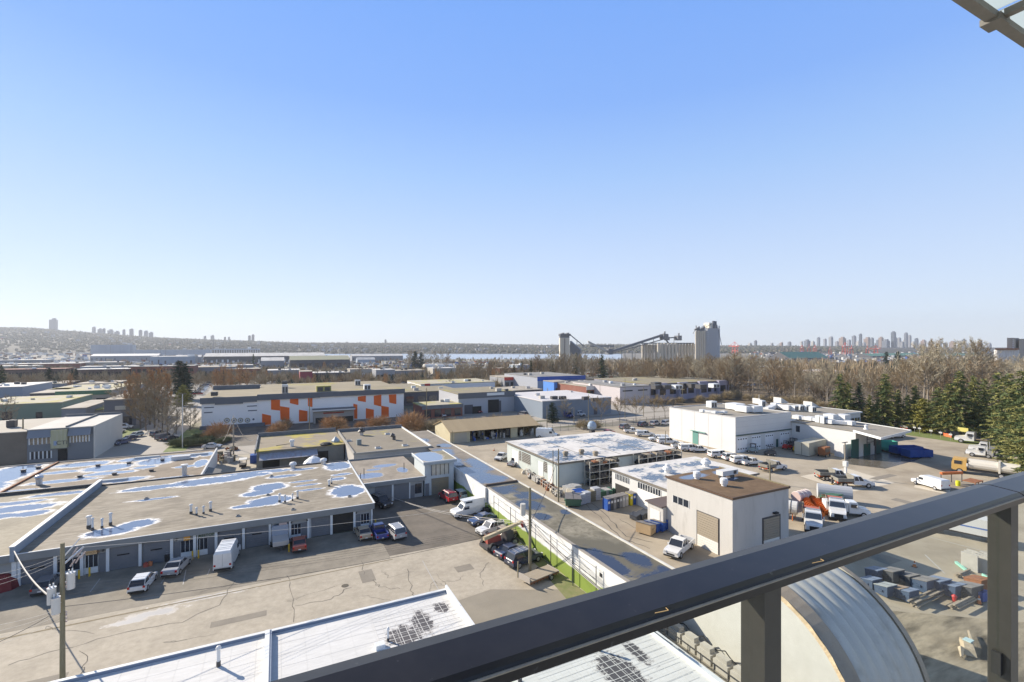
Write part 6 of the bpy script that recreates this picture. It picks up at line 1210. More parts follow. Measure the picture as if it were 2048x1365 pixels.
MB().m(mat('trailer_cream',(.5,.45,.4),.7)).box(-1.0,-1.0,.7,1.6,1.0,1.3).obj('front_box',t);MB().m(mat('trailer_grey',(.32,.35,.4),.6)).box(-3.0,-1.05,.7,-1.001,1.05,2.6).m(glass_m).box(-3.05,-.9,1.8,-3.0,.9,2.4).obj('body',t);MB().m(dkmetal).tube((1.6,0,.6),(2.9,0,.55),.07).box(-2.8,-.5,.45,1.6,.5,.69).obj('tongue',t);wheels(t,(-.6,),1.25,.34,.2);put_t(t,561,1094,272)
# tanks and augers by the brown garage
q=G(1592,1040);t=thing('storage_tank','white horizontal tank with straps beside the brown-roofed garage','tank',q);d=Vector((-.45,.9,0)).normalized()
a=q+Vector((0,0,1.9));MB().m(white_m).tube(a-d*.2,a+d*5.0,1.05,k=18).obj('tank_body',t);m_=MB().m(dkmetal)
for k in(.6,2.6):m_.tube(a+d*k,a+d*(k+.1),1.09,k=18)
m_.obj('strap',t);m_=MB().m(orange2)
for k in(.3,3.8):
 e=q+d*k;m_.tube((e.x-.8,e.y-.3,0),(e.x-.6,e.y-.2,1.2),.08).tube((e.x+.8,e.y+.3,0),(e.x+.6,e.y+.2,1.2),.08)
m_.obj('cradle',t)
q=G(1674,1003);t=thing('storage_tank','dull silver horizontal tank behind the white service truck','tank',q);a=q+Vector((0,0,1.6));d=Vector((.6,-.8,0));MB().m(mat('dull_silver',(.42,.43,.44),.45)).tube(a-d*3,a+d*2.2,1.25,k=18).obj('tank_body',t);MB().m(dkmetal).cbox(q.x-1,q.y,0,.4,2,.9).cbox(q.x+1,q.y-1,0,.4,2,.9).obj('cradle',t)
q=G(1603,1010);t=thing('brine_tank','pinkish framed tank in front of the orange augers','tank',q);MB().m(mat('tank_pink',(.55,.42,.38),.6)).tube((q.x-1.6,q.y,1.6),(q.x+1.6,q.y,1.6),.9,k=14).obj('tank_body',t);m_=MB().m(signw)
for x in(-1.5,-.5,.5,1.5):m_.tube((q.x+x,q.y,1.6),(q.x+x+.05,q.y,1.6),.96,k=14)
m_.obj('hoop',t)
rnd=random.Random(5)
for j,(px,py,lb)in enumerate([(1618,1022,'left orange salt spreader auger in the heap behind the tippers'),(1632,1018,'middle orange auger of the heap behind the tippers'),(1645,1024,'right orange auger of the heap behind the tippers'),(1628,1030,'orange auger lowest in the heap behind the tippers'),(1655,1016,'orange auger closest to the green crate')]):
 q=G(px,py);t=thing('spreader_auger',lb,'machine',q,group='orange spreader augers');a=rnd.uniform(0,1.2);d=Vector((math.cos(a),math.sin(a),.25));m_=MB().m(orange2);m_.tube(q+Vector((0,0,.9))-d*2,q+Vector((0,0,.9))+d*2,.18,k=6);m_.obj('shaft',t);m_=MB().m(orange2)
 for k in range(9):e=q+Vector((0,0,.9))+d*(-1.8+k*.42);m_.tube(e,e+d*.12,.62,.55,10)
 m_.obj('blades',t);MB().m(dkmetal).cbox(q.x,q.y,0,1.6,1.0,.6).obj('stand',t)
q=G(1672,1012);MB().m(green_m).box(q.x-2,q.y,0,q.x+2.4,q.y+1.6,1.7).m(mat('pale_panel',(.5,.55,.45),.6)).box(q.x+.5,q.y-.05,.3,q.x+2.2,q.y-.001,1.5).obj('steel_crate',label='dark green steel crate with a pale panel behind the augers',cat='crate',pos=q)
# dumpsters
def dumpster(px,py,deg,body_m,lid_m,label,group,s=1.0,w_=1.9,d=1.4,h=1.35):
 t=thing('dumpster',label,'dumpster',local=True,group=group)
 MB().m(body_m).prism([(-d/2+.1,.15),(-d/2,h*.75),(d/2,h),(d/2,.15)],-w_/2,w_/2).obj('bin_body',t)
 m_=MB().m(lid_m).add([(-d/2-.05,y,h*.75+zz)for y in(-w_/2-.04,w_/2+.04)for zz in(.01,.07)]+[(d/2+.05,y,h+zz)for y in(-w_/2-.04,w_/2+.04)for zz in(.02,.08)],[(0,2,6,4),(1,5,7,3),(0,4,5,1),(2,3,7,6),(0,1,3,2),(4,6,7,5)])
 m_.m(dkmetal).add([(-d/2,-.03,h*.75+.09),(-d/2,.03,h*.75+.09),(d/2,.03,h+.1),(d/2,-.03,h+.1)],[(0,1,2,3)]);m_.obj('lid',t)
 MB().m(body_m).box(-.25,-w_/2-.12,h*.45,.25,-w_/2-.001,h*.6).box(-.25,w_/2+.001,h*.45,.25,w_/2+.12,h*.6).obj('lift_pocket',t)
 t.scale=(s,s,s);return put_t(t,px,py,deg)
lidg=mat('lid_grey',(.16,.15,.14),.6,(.24,.22,.2),2,.5);lidb=mat('lid_bluegrey',(.16,.2,.28),.5);dkb=mat('bin_dark',(.05,.055,.065),.6);dkn=mat('bin_navy',(.04,.07,.13),.6)
dumpster(1146,1012,60,green_m,lidg,'dark green dumpster at the kerb by the tall thin pole',None,1.4)
GB='dumpsters by the tall garage'
dumpster(1292,1067,200,tan_m,lidg,'tan wooden-looking dumpster, front left by the tall garage',GB,1.25);dumpster(1306,1062,200,blue_m,lidb,'blue dumpster between the tan one and the garage',GB,1.1);dumpster(1318,1060,200,blue_m,lidg,'third dumpster by the tall garage, deep blue with a grey lid',GB,1.1);dumpster(1330,1056,200,blue_m,lidg,'deep blue dumpster closest to the garage wall',GB,1.2)
for i,(px,py)in enumerate([(1270,1040),(1281,1038),(1290,1034)]):dumpster(px,py,10,dkb,dkb,['left small black bin by the lean-to door','middle small black bin by the lean-to door','right small black bin by the lean-to door'][i],'small black bins by the lean-to',.75)
GD='dumpsters seen through the glass'
for(px,py,b_,l_,s,lb)in[(1752,1158,dkn,lidb,1.0,'dark blue dumpster at the top left of the rows behind glass'),(1782,1163,dkb,lidg,1.15,'black dumpster second in the top row behind glass'),(1815,1170,dkb,lidg,1.0,'black dumpster third in the top row behind glass'),(1848,1182,dkn,lidg,1.15,'large teal-lidded dumpster in the middle of the row behind glass'),(1874,1183,dkn,lidb,1.15,'blue-lidded dumpster right of the teal-lidded one'),(1904,1192,dkn,lidb,1.1,'navy dumpster with a pale blue lid behind glass'),(1935,1196,dkb,lidg,1.2,'black dumpster at the right end of the row behind glass'),(1742,1176,dkn,lidb,.9,'dark blue dumpster cut off by the curved hut roof'),(1771,1190,dkn,mat('lid_pale',(.32,.34,.33),.5),.95,'dumpster with a pale lid, first of the front row behind glass'),(1796,1193,dkn,mat('lid_brown',(.3,.22,.15),.6),.85,'narrow dumpster with a brown lid in the front row behind glass'),(1814,1200,dkn,lidb,.95,'blue-lidded dumpster at the right of the front row behind glass'),(1955,1180,rust_m,rust_m,1.1,'rusty red dumpster behind the black one by the post'),(1960,1200,blue_m,blue_m,.8,'small bright blue bin against the post')]:
 dumpster(px,py,262,b_,l_,lb,GD,s,w_=1.7,d=1.5)
 # bins in the long row
cols=[('blue',blue_m),('dark grey',dkb),('grey',mat('bin_grey',(.25,.24,.23),.6)),('pale grey',mat('bin_pale',(.42,.4,.37),.6)),('yellow',mat('bin_yellow',(.6,.5,.02),.5))]
def locker(px,py,m_,lb):
 q=G(px,py);t=thing('recycling_bin',lb,'bin',q,group='row of upright recycling bins');d=MB().m(m_);s=.29
 d.loft([[(q.x-s,q.y-.7,.05),(q.x+s,q.y-.7,.05),(q.x+s,q.y+.7,.05),(q.x-s,q.y+.7,.05)],[(q.x-s,q.y-.7,2.0),(q.x+s,q.y-.7,2.0),(q.x+s,q.y+.7,2.0),(q.x-s,q.y+.7,2.0)]]).obj('bin_body',t)
 MB().m(lidg).box(q.x-s-.03,q.y-.74,2.001,q.x+s+.03,q.y+.74,2.1).obj('lid',t);MB().m(white_m).box(q.x-.2,q.y-.73,1.2,q.x+.2,q.y-.701,1.6).obj('sign',t)
seq=[blue_m,dkb,cols[2][1],dkb,cols[2][1],cols[3][1],cols[3][1],cols[4][1],blue_m,cols[4][1]]
lbs=['blue bin at the left end of the recycling row','dark bin second from the left in the recycling row','grey bin third from the left in the recycling row','dark bin fourth from the left in the recycling row','grey bin in the middle of the recycling row','pale grey bin right of the middle of the recycling row','last pale grey bin before the yellow one in the recycling row','left of the two yellow recycling bins','blue bin between the two yellow recycling bins','right yellow bin ending the recycling row']
for i in range(10):locker(1213+i*6.0+(3 if i>6 else 0),1020-i*1.5,seq[i],lbs[i])
# drums, pallets, hoarded stock between kerb and warehouse: things in plain view
rnd=random.Random(21)
def small(px,py,kind,m_,lb,group,s=1.0):
 q=G(px,py)
 mb=MB().m(m_)
 if kind=='drum':mb.lathe(q.x,q.y,[(.3*s,0),(.33*s,.05),(.3*s,.3*s),(.33*s,.33*s),(.3*s,.6*s),(.33*s,.85*s),(.28*s,.9*s)],12);nm,ct='drum','drum'
 elif kind=='pallet':
  for k in range(5):mb.box(q.x-.6*s,q.y-.6*s+k*.26*s,.12,q.x+.6*s,q.y-.45*s+k*.26*s,.15+.7*s)
  mb.m(wood_m).box(q.x-.6*s,q.y-.5*s,0,q.x+.6*s,q.y+.6*s,.118);nm,ct='loaded_pallet','pallet'
 elif kind=='wrap':
  for k in range(5):mb.cbox(q.x+rnd.uniform(-.04,.04),q.y,.12+k*.36*s,1.2*s,1.1*s,.33*s)
  nm,ct='wrapped_pallet','pallet'
 elif kind=='cart':mb.lathe(q.x,q.y,[(.25*s,.1),(.34*s,.95*s),(.36*s,1.0*s),(.2,1.06*s)],4);nm,ct='wheeled_bin','bin'
 else:
  mb.loft([[(q.x+s*.7*math.cos(a)*k,q.y+s*.5*math.sin(a)*k,z)for a in[2*math.pi*i/7 for i in range(7)]]for k,z in((1,0),(1.05,.3*s),(.7,.7*s),(.2,.85*s))]);nm,ct='hydrant_stack','hydrant'
 return mb.obj(nm,label=lb,cat=ct,group=group,pos=q)
cm={'red':mat('hydrant_red',(.45,.09,.06),.5),'orange':mat('hydrant_orange',(.6,.2,.08),.5),'cream':mat('stock_cream',(.55,.5,.4),.8),'dark':dkmetal,'white':mat('stock_white',(.5,.49,.46),.8),'silver':mat('wrap_silver',(.34,.35,.37),.35,(.5,.5,.5),3,.5),'wood':wood_m,'brown':rust_m,'green':green_m,'blue':blue_m}
for(px,py,k,c,s,lb)in[(1060,932,'drum','orange',1.8,'orange and yellow barrel beside the silver pickup'),(1083,948,'drum','white',1.3,'white drum before the green warehouse door'),(1091,951,'drum','cream',1.3,'cream drum right of the white one'),(1160,1006,'wrap','blue',1.0,'blue wrapped pallet behind the green dumpster'),(1163,1009,'wrap','silver',1.0,'left silvery wrapped pallet beside the green dumpster'),(1172,1006,'wrap','silver',1.05,'second silvery wrapped pallet beside the green dumpster'),(1183,1002,'wrap','wood',1.0,'brown carton stack between the wrapped pallets'),(1191,1000,'wrap','silver',1.2,'tallest wrapped pallet at the right of the stack'),(1126,950,'pallet','cream',1.2,'cream crates by the warehouse corner'),(1140,953,'pallet','blue',1.8,'blue rack lying before the storage racks'),(1132,948,'pallet','wood',1.4,'plank stack leaning by the warehouse corner'),(1138,985,'pallet','white',1.5,'white tubs at the left of the pallet heap'),(1150,982,'pallet','white',1.5,'white tubs at the right of the pallet heap'),(1146,992,'pallet','cream',1.5,'cream crates behind the blue wrapped pallet'),(1158,994,'pallet','blue',1.6,'blue pipes in front of the wrapped pallets'),(1235,985,'cart','dark',1.2,'black wheeled bin nearest the open workshop bay'),(1228,990,'cart','green',1.2,'green wheeled bin in the cluster by the open bay'),(1222,994,'cart','green',1.2,'green wheeled bin at the left of the cluster by the open bay'),(1226,983,'cart','dark',1.2,'black wheeled bin at the back of the cluster by the open bay'),(1218,987,'cart','green',1.1,'dark green wheeled bin standing a little apart'),(1200,993,'pallet','green',1.4,'green netted heap left of the wheeled bins'),(1210,990,'pallet','white',1.4,'pale boards left of the wheeled bins')]:
 small(px,py,k,cm[c],lb,None,s)
for i in range(26):
 f=i/25;px=1050+68*f+rnd.uniform(-2,2);py=946+46*f+rnd.uniform(-2,2)
 small(px,py,rnd.choice(['drum','hyd','pallet']),cm[rnd.choice(['cream','white','dark','brown','dark','brown'])],'weathered valve or fitting in the long line along the yard kerb','fittings lined up along the yard kerb',rnd.uniform(.9,1.5))
for i in range(22):
 f=rnd.random();px=1068+50*f+rnd.uniform(-6,10);py=940+26*f+rnd.uniform(-3,3)
 small(px,py,rnd.choice(['hyd','hyd','drum']),cm[rnd.choice(['red','orange','cream','white','red','brown'])],'hydrant or casing standing in the colourful cluster by the warehouse','hydrants stored by the warehouse',rnd.uniform(.8,1.3))
m_=MB().m(mat('rack_post',(.5,.48,.42),.6));a,b=G(1052,951),G(1120,1000)
for i in range(16):
 p=a.lerp(b,i/15);m_.cbox(p.x,p.y,0,.08,.08,1.5)
m_.tube(a+Vector((0,0,1.45)),b+Vector((0,0,1.45)),.04,k=4).tube(a+Vector((0,0,.8)),b+Vector((0,0,.8)),.04,k=4);m_.obj('pipe_railing',label='pale pipe railing along the line of fittings',cat='railing')
# containers and roll-offs
def container(px,py,deg,L,W,Hh,m_,lb,open_=False,name='shipping_container'):
 t=thing(name,lb,'container',local=True)
 mb=MB().m(m_)
 if open_:
  mb.box(-L/2,-W/2,.3,L/2,W/2,.4).box(-L/2,-W/2,.4,L/2,-W/2+.08,Hh).box(-L/2,W/2-.08,.4,L/2,W/2,Hh).box(-L/2,-W/2+.08,.4,-L/2+.08,W/2-.08,Hh).box(L/2-.08,-W/2+.08,.4,L/2,W/2-.08,Hh)
 else:mb.box(-L/2,-W/2,.15,L/2,W/2,Hh)
 mb.obj('shell',t);r=MB().m(m_)
 n=int(L/.5)
 for i in range(n+1):
  x=-L/2+L*i/n
  for s in(-1,1):r.box(x-.06,s*(W/2)-(.06 if s<0 else 0),.2,x+.06,s*(W/2)+(.06 if s>0 else 0),Hh-.05)
 r.obj('ribs',t);MB().m(dkmetal).box(-L/2-.04,-.05,.2,-L/2-.001,.05,Hh-.2).cbox(-L/2+.4,0,0,.3,W*.9,.14).cbox(L/2-.4,0,0,.3,W*.9,.14).obj('door_bar',t)
 return put_t(t,px,py,deg)
container(1621,907,8,9.5,3.4,3.4,mat('container_cream',(.5,.47,.36),.6,(.42,.4,.33),.5,.5),'cream shipping container against the shaded annex wall')
container(1812,908,158,7.0,2.5,2.0,blue_m,'left open blue roll-off skip beside the wash bay',True,'roll_off_skip');container(1834,915,158,6.0,2.5,2.0,blue_m,'right open blue roll-off skip beside the wash bay',True,'roll_off_skip')
container(1770,896,150,5.0,2.2,1.9,teal_m,'teal skip just right of the wash bay wall',True,'roll_off_skip');container(1782,902,150,4.5,2.2,1.0,teal_m,'low teal tray in front of the teal skip',True,'roll_off_skip')
container(1668,900,10,3.4,2.4,2.6,teal_m,'small mint green container between the cream one and the pale screen')
t=thing('work_cart','rusty orange tool cart in front of the mint green container','machine',local=True);MB().m(rust_m).box(-1.5,-.8,.5,1.5,.8,2.4).obj('body',t);MB().m(mat('dull_glass',(.1,.08,.06),.4)).box(-1.2,-.83,1.2,1.2,-.801,2.1).obj('opening',t);wheels(t,(-1.1,1.1),.95,.35,.2);put_t(t,1648,913,8)
for i,(px,py,m_,lb)in enumerate([(1575,899,red_m,'red compact loader against the annex corner'),(1592,903,yellow_m,'yellow machine part heap left of the cream container'),(1600,904,mat('mustard',(.4,.33,.05),.6),'mustard machine touching the cream container'),(1586,893,dkmetal,'dark caged platform behind the yellow machines'),(1505,905,mat('trolley_green',(.28,.34,.34),.6),'grey-green covered trolley before the third depot door'),(1540,911,dkmetal,'dark forklift before the rightmost depot door'),(1685,906,yellow_m,'yellow and blue tools leaning by the pale screen')]):
 t=thing('yard_machine',lb,'machine',local=True);MB().m(m_).prism([(-1.3,.4),(-1.3,1.1),(-.6,1.4),(.5,1.2),(1.3,.7),(1.3,.4)],-.7,.7,{1:.1,2:.2}).obj('body',t)
 f=MB().m(dkmetal)
 for x in(-.8,.4):
  for y in(-.6,.6):f.box(x,y-.05,1.0,x+.1,y+.05,2.2)
 f.box(-.85,-.65,2.2,.55,.65,2.28).obj('cage',t);wheels(t,(-.8,.8),.85,.32,.2);put_t(t,px,py,30*i)
q=G(1345,905-8);
# concrete blocks, beams, cones seen through the glass
for(px,py,lb)in[(1945,1138,'left upright grey panel crate right behind the glass'),(1972,1143,'right upright grey panel crate partly behind the post')]:
 q=G(px,py);t=thing('panel_crate',lb,'crate',q,group='upright grey crates');m_=MB().m(conc_m)
 for k in range(3):m_.box(q.x-.9+k*.75,q.y-.8,0,q.x-.7+k*.75,q.y+.8,2.1)
 m_.obj('panels',t);MB().m(steel).box(q.x-.9,q.y-.82,0,q.x+.85,q.y-.801,.25).obj('base',t)
for(a,b,lb)in[((1912,1128),(1936,1147),'mint green beam lying on the ground near the panel crates'),((1966,1153),(1980,1162),'short mint green beam cut by the post')]:
 p,q=G(*a),G(*b);MB().m(mat('mint',(.25,.5,.42),.6)).tube(p+Vector((0,0,.2)),q+Vector((0,0,.2)),.2,k=4).obj('steel_beam',label=lb,cat='beam',group='mint green beams',pos=p)
for(px,py,w_,lb)in[(1930,1155,3.0,'plank stack below the mint green beam'),(1860,1205,6.5,'long barrier of old timber and pipes in front of the dumpster rows'),(1930,1213,5,'broken concrete barrier by the red hydrant')]:
 q=G(px,py);m_=MB().m(mat('old_timber',(.3,.24,.17),.9,(.4,.35,.28),2,.5));rr=random.Random(px)
 for k in range(6):y=q.y+rr.uniform(-.5,.5);m_.box(q.x-w_/2+rr.uniform(0,.5),y,.05+k*.13,q.x+w_/2-rr.uniform(0,.8),y+.18,.16+k*.13)
 m_.obj('timber_stack',label=lb,cat='timber',pos=q)
q=G(1909,1205);MB().m(red_m).lathe(q.x,q.y,[(.18,0),(.2,.6),(.28,.65),(.15,.8),(.05,.85)],10).obj('fire_hydrant',label='small red hydrant in front of the navy dumpster',cat='hydrant',pos=q)
def cone(px,py,lb,h=.75):
 q=G(px,py);t=thing('traffic_cone',lb,'traffic cone',q,group='orange traffic cones');MB().m(orange2).lathe(q.x,q.y,[(.22,.03),(.04,h)],10).obj('cone_body',t);MB().m(black_m).cbox(q.x,q.y,0,.55,.55,.03).obj('foot',t);MB().m(white_m).lathe(q.x,q.y,[(.14,h*.5),(.105,h*.68)],10).obj('band',t)
cone(1829,1134,'orange cone at the tip of the hut shadow');cone(1958,1208,'orange cone against the right post',.9);cone(988,902,'orange cone alone before the tan shed')
# plough frame and posts above the rail
q=G(1904,966);t=thing('plough_frame','orange and yellow plough frame on posts behind the white van','machine',q);a,b=q+Vector((-2,1,1.9)),q+Vector((2.6,-.6,1.9));MB().m(orange2).tube(a,b,.35,k=4).obj('blade',t);m_=MB().m(dkmetal)
for e in(a,a.lerp(b,.5),b):m_.cyl(e.x,e.y,0,1.9,.08)
m_.obj('post',t)
q=G(1916,972);MB().m(mat('lime_drum',(.6,.6,.02),.5)).lathe(q.x,q.y,[(.35,0),(.38,.5),(.35,1.0)],12).obj('drum',label='lime yellow drum under the plough frame',cat='drum',pos=q)
q=G(1945,978);t=thing('steel_table','rusty steel table frame just above the rail joint','frame',q);MB().m(rust_m).box(q.x-1.5,q.y-1,1.5,q.x+1.8,q.y+1,1.65).obj('top',t);m_=MB().m(rust_m)
for x in(-1.4,0,1.7):m_.cbox(q.x+x,q.y-.9,0,.12,.12,1.499)
m_.obj('leg',t)
for i,(px,py,lb)in enumerate([(1664,970,'left yellow-based guard post before the left dropside truck'),(1674,973,'right guard post before the left dropside truck')]):
 q=G(px,py);MB().m(dkmetal).cyl(q.x,q.y,0,1.5,.14,k=10).m(yellow_m).cbox(q.x,q.y,0,.9,.5,.15).obj('guard_post',label=lb,cat='post',group='guard posts',pos=q)
q=G(1691,958);t=thing('bucket_lift','white folded bucket lift standing behind the dropside trucks','lift',q);MB().m(white_m).box(q.x-.2,q.y-.2,0.81,q.x+.2,q.y+.2,2.6).box(q.x-.38,q.y-.38,2.61,q.x+.38,q.y+.38,3.7).obj('lift_arm',t);MB().m(white_m).box(q.x-.5,q.y-.4,0,q.x+.5,q.y+.4,.8).obj('base',t)
# small excavator grab at lower right
q=G(1935,1300);t=thing('log_grapple','cream machine grapple lying on the dark soil at lower right','machine',q);b_=MB().m(mat('grapple_cream',(.5,.42,.3),.8,(.3,.24,.17),3,.5));b_.M=Matrix.Translation(q)@Matrix.Rotation(.5,4,'Z');b_.prism([(-1.3,.1),(-1.0,.6),(-.2,.8),(.6,.75),(.9,.3),(.4,.1)],-.45,.45,{1:.1,2:.15});b_.obj('body',t);MB().m(mat('pale_teal',(.45,.6,.6),.6)).box(q.x-.2,q.y-.3,.82,q.x+.5,q.y+.3,.9).obj('plate',t);MB().m(MATS['grapple_cream']).tube((q.x-1.2,q.y,.5),(q.x-2.2,q.y-.4,.2),.25,.1,5).tube((q.x+.9,q.y,.5),(q.x+3,q.y+1,.4),.15,.1,5).obj('arm',t)
# oddments near the workshop row
for(px,py,c,lb)in[(292,1134,'red','red jerrycans by the second roller door'),(300,1132,'orange','orange can beside the red jerrycans')]:
 q=G(px,py);MB().m(cm[c]).cbox(q.x,q.y,0,.5,.35,.5).cbox(q.x,q.y,.501,.15,.1,.1).obj('fuel_can',label=lb,cat='can',group='cans by the roller door',pos=q)
q=G(335,1122);MB().m(black_m).lathe(q.x,q.y,[(.35,0),(.38,.8),(.3,.9)],8).m(steel).cbox(q.x,q.y,.9,.3,.3,.4).obj('barbecue',label='black kettle barbecue left of the blue-grey shop door',cat='barbecue',pos=q)
q=G(0,1175);MB().m(mat('red_tarp',(.2,.03,.03),.8)).lathe(q.x,q.y,[(2.2,0),(2.0,.9),(1.0,1.6),(.1,1.7)],8).obj('tarpaulin_heap',label='dark red covered heap at the left edge',cat='tarpaulin',pos=q)
q=G(507,925);MB().m(blue_m).cbox(q.x,q.y,0,1.4,2.4,1.9).obj('recycling_bin',label='blue bin at the left corner of the weathered workshop',cat='bin',pos=q)
q=G(486,935);t=thing('golf_cart','small white roofed cart in the back lane','cart',q);MB().m(white_m).box(q.x-.8,q.y-1.2,1.9,q.x+.8,q.y+1.2,2.0).obj('roof',t);MB().m(black_m).box(q.x-.7,q.y-1.1,.3,q.x+.7,q.y+1.1,.8).obj('body',t);m_=MB().m(dkmetal)
for x in(-.7,.7):
 for y in(-1.1,1.1):m_.cyl(q.x+x,q.y+y,.8,1.9,.04,k=5)
m_.obj('post',t)
for(px,py,s,m_,lb)in[(448,912,1.0,dkmetal,'scrap heap nearest the back lane pole'),(455,925,1.1,conc_m,'pale scrap heap in the lane behind the shed'),(440,920,1.3,rust_m,'rusty scrap heap beside the shed'),(463,900,.8,rust_m,'small scrap heap at the foot of the lane pole')]:
 q=G(px,py);mb=MB();rr=random.Random(px)
 for k in range(14):mb.m(rr.choice([m_,dkmetal,wood_m,conc_m]));mb.cbox(q.x+rr.uniform(-1.4,1.4),q.y+rr.uniform(-2,2),0,rr.uniform(.2,.9),rr.uniform(.2,.9),rr.uniform(.3,1.4)*s)
 mb.obj('scrap_heap',label=lb,cat='scrap',group='scrap heaps of the back lane',pos=q)
 # stored goods under the tan shed
for i,px in enumerate((945,965,985,1000,1022,1040,1055)):
 x=onY(px,133);rr=random.Random(px);mb=MB()
 for k in range(9):mb.m(rr.choice([steel,blue_m,dkmetal,conc_m,white_m]));mb.cbox(x+rr.uniform(-1,1),133+rr.uniform(-2.5,2.5),0,rr.uniform(.3,1),rr.uniform(.3,1.2),rr.uniform(.5,2.2))
 mb.obj('stored_machine',label=['first','second','third','fourth','fifth','sixth','seventh'][i]+' jumble of equipment from the left inside the tan shed',cat='machine',group='equipment stored in the tan shed',pos=(x,133,0))
p=G(1385,860);t=thing('spherical_tank','','tank',p);bpy.data.objects.remove(t)
q=G(1183,867);q=G(1184,866);t=thing('mixer_drum','blue-white round drum on a stand beyond the patchy roof','tank',q);MB().m(mat('drum_blue',(.3,.38,.47),.4)).lathe(q.x,q.y,[(.3,.8),(1.3,1.4),(1.5,2.2),(1.2,3.2),(.5,3.7)],14).obj('drum_body',t);MB().m(dkmetal).cbox(q.x,q.y,0,1.4,1.4,.8).obj('base',t)
# fence along the yard's far side and signs along the tree line
def fence(a,b,lb,h=2.2,step=3.0,mt=None):
 mb=MB().m(mt or dkmetal);n=max(2,int((b-a).length/step))
 for i in range(n+1):p=a.lerp(b,i/n);mb.cyl(p.x,p.y,0,h,.05,k=5)
 for z in(.3,h*.5,h-.05):mb.tube(a+Vector((0,0,z)),b+Vector((0,0,z)),.03,k=4)
 return mb.obj('wire_fence',label=lb,cat='fence',pos=a)
fence(Vector((74,132.5,0)),Vector((190,132.5,0)),'dark wire fence closing the far side of the yard');fence(Vector((186.5,132,0)),Vector((186.5,40,0)),'dark wire fence along the foot of the trees')
for i,(px,py,lb)in enumerate([(1781,857,'first'),(1829,866,'second'),(1839,868,'third'),(1862,873,'fourth'),(1881,877,'fifth'),(1901,881,'sixth')]):
 q=G(px,py);t=thing('notice_sign',lb+' white notice from the left on the fence below the trees','sign',q,group='white notices below the trees');MB().m(mat('notice_grey',(.5,.5,.48),.6)).box(q.x-.05,q.y-.4,1.5,q.x,q.y+.4,1.95).obj('board',t);MB().m(steel).cyl(q.x+.05,q.y,0,2.3,.04,k=5).obj('post',t)
q=G(1926,880);t=thing('notice_sign','yellow board above the cab of the flatbed lorry','sign',q);MB().m(mat('sign_yellow',(.6,.52,.15),.5)).box(q.x-.05,q.y-1.2,2.4,q.x,q.y+1.2,3.6).obj('board',t);MB().m(dkmetal).cyl(q.x+.08,q.y,0,2.5,.06,k=5).obj('post',t)
b_=MB().m(mat('net_orange',(.6,.14,.05),.8));a,b=G(1886,872),G(1903,876);b_.quad(tuple(a),tuple(b),(b.x,b.y,1.0),(a.x,a.y,1.0));b_.obj('barrier_net',label='orange safety net along the yard edge',cat='net',pos=a)
# ---------------------------------------------------------------- trees
def ribbon(mb,a,b,w_,rnd):
 d=b-a
 if d.length<1e-5:return
 n=d.cross(Vector((rnd.uniform(-1,1),rnd.uniform(-1,1),rnd.uniform(-1,1))))
 if n.length<1e-5:return
 n=n.normalized()*w_/2;mb.add([a+n,a-n,b-n*.4,b+n*.4],[(0,1,2,3)])
def bare_tree(seed,h,rad,limbs,lift,twig_m,bark,start=.22,tw=.085,subs=9,twigs=9,lean=.04):
 rnd=random.Random(seed);t=thing('bare_tree','','tree',local=True);tr=MB().m(bark);cr_=MB().m(twig_m)
 pts=[Vector((0,0,-.3))];n=8
 for i in range(1,n+1):pts.append(Vector((pts[-1].x+rnd.uniform(-1,1)*lean*h*.25,pts[-1].y+rnd.uniform(-1,1)*lean*h*.25,h*.93*i/n)))
 r0=h*.014
 def at(f):k=min(n-1,int(f*n));return pts[k].lerp(pts[k+1],f*n-k)
 for i in range(n):tr.tube(pts[i],pts[i+1],r0*(1-.85*i/n),r0*(1-.85*(i+1)/n),6,cap=(i==0))
 for j in range(limbs):
  f=start+(.97-start)*(j+rnd.random()*.8)/limbs;a=j*2.4+rnd.uniform(-.5,.5);p=at(f)
  L=rad*(1.15-.75*max(0,(f-start)/(1-start))**1.4)*rnd.uniform(.75,1.15)
  up=lift*rnd.uniform(.7,1.3);d=Vector((math.cos(a),math.sin(a),up)).normalized();q=p;lp=[p]
  for s in range(4):d=(d+Vector((rnd.uniform(-.2,.2),rnd.uniform(-.2,.2),rnd.uniform(-.05,.22)))).normalized();q=q+d*L/4*1.2;lp.append(q)
  rb=r0*(1-.8*f)*.6
  for s in range(4):tr.tube(lp[s],lp[s+1],rb*(1-.22*s),rb*(.78-.22*s),4,cap=False)
  for m_ in range(subs):
   g=.25+.75*(m_+rnd.random())/subs;k=min(3,int(g*4));b=lp[k].lerp(lp[k+1],g*4-k);sd=(d+Vector((rnd.uniform(-1,1),rnd.uniform(-1,1),rnd.uniform(-.2,.9)))).normalized();sl2=L*rnd.uniform(.22,.42);e=b+sd*sl2
   ribbon(cr_,b,e,rb*.9+.03,rnd);ribbon(cr_,b,e,rb*.9+.03,rnd)
   for w_ in range(twigs):
    c=b.lerp(e,rnd.uniform(.2,1));td=(sd*.7+Vector((rnd.uniform(-1,1),rnd.uniform(-1,1),rnd.uniform(-.3,1)))).normalized();c2=c+td*sl2*rnd.uniform(.35,.7)
    ribbon(cr_,c,c2,tw,rnd);c3=c.lerp(c2,.6);ribbon(cr_,c3,c3+(td+Vector((rnd.uniform(-1,1),rnd.uniform(-1,1),rnd.uniform(-.5,1)))).normalized()*sl2*.3,tw*.7,rnd)
 tr.obj('trunk',t);cr_.obj('crown',t);return t
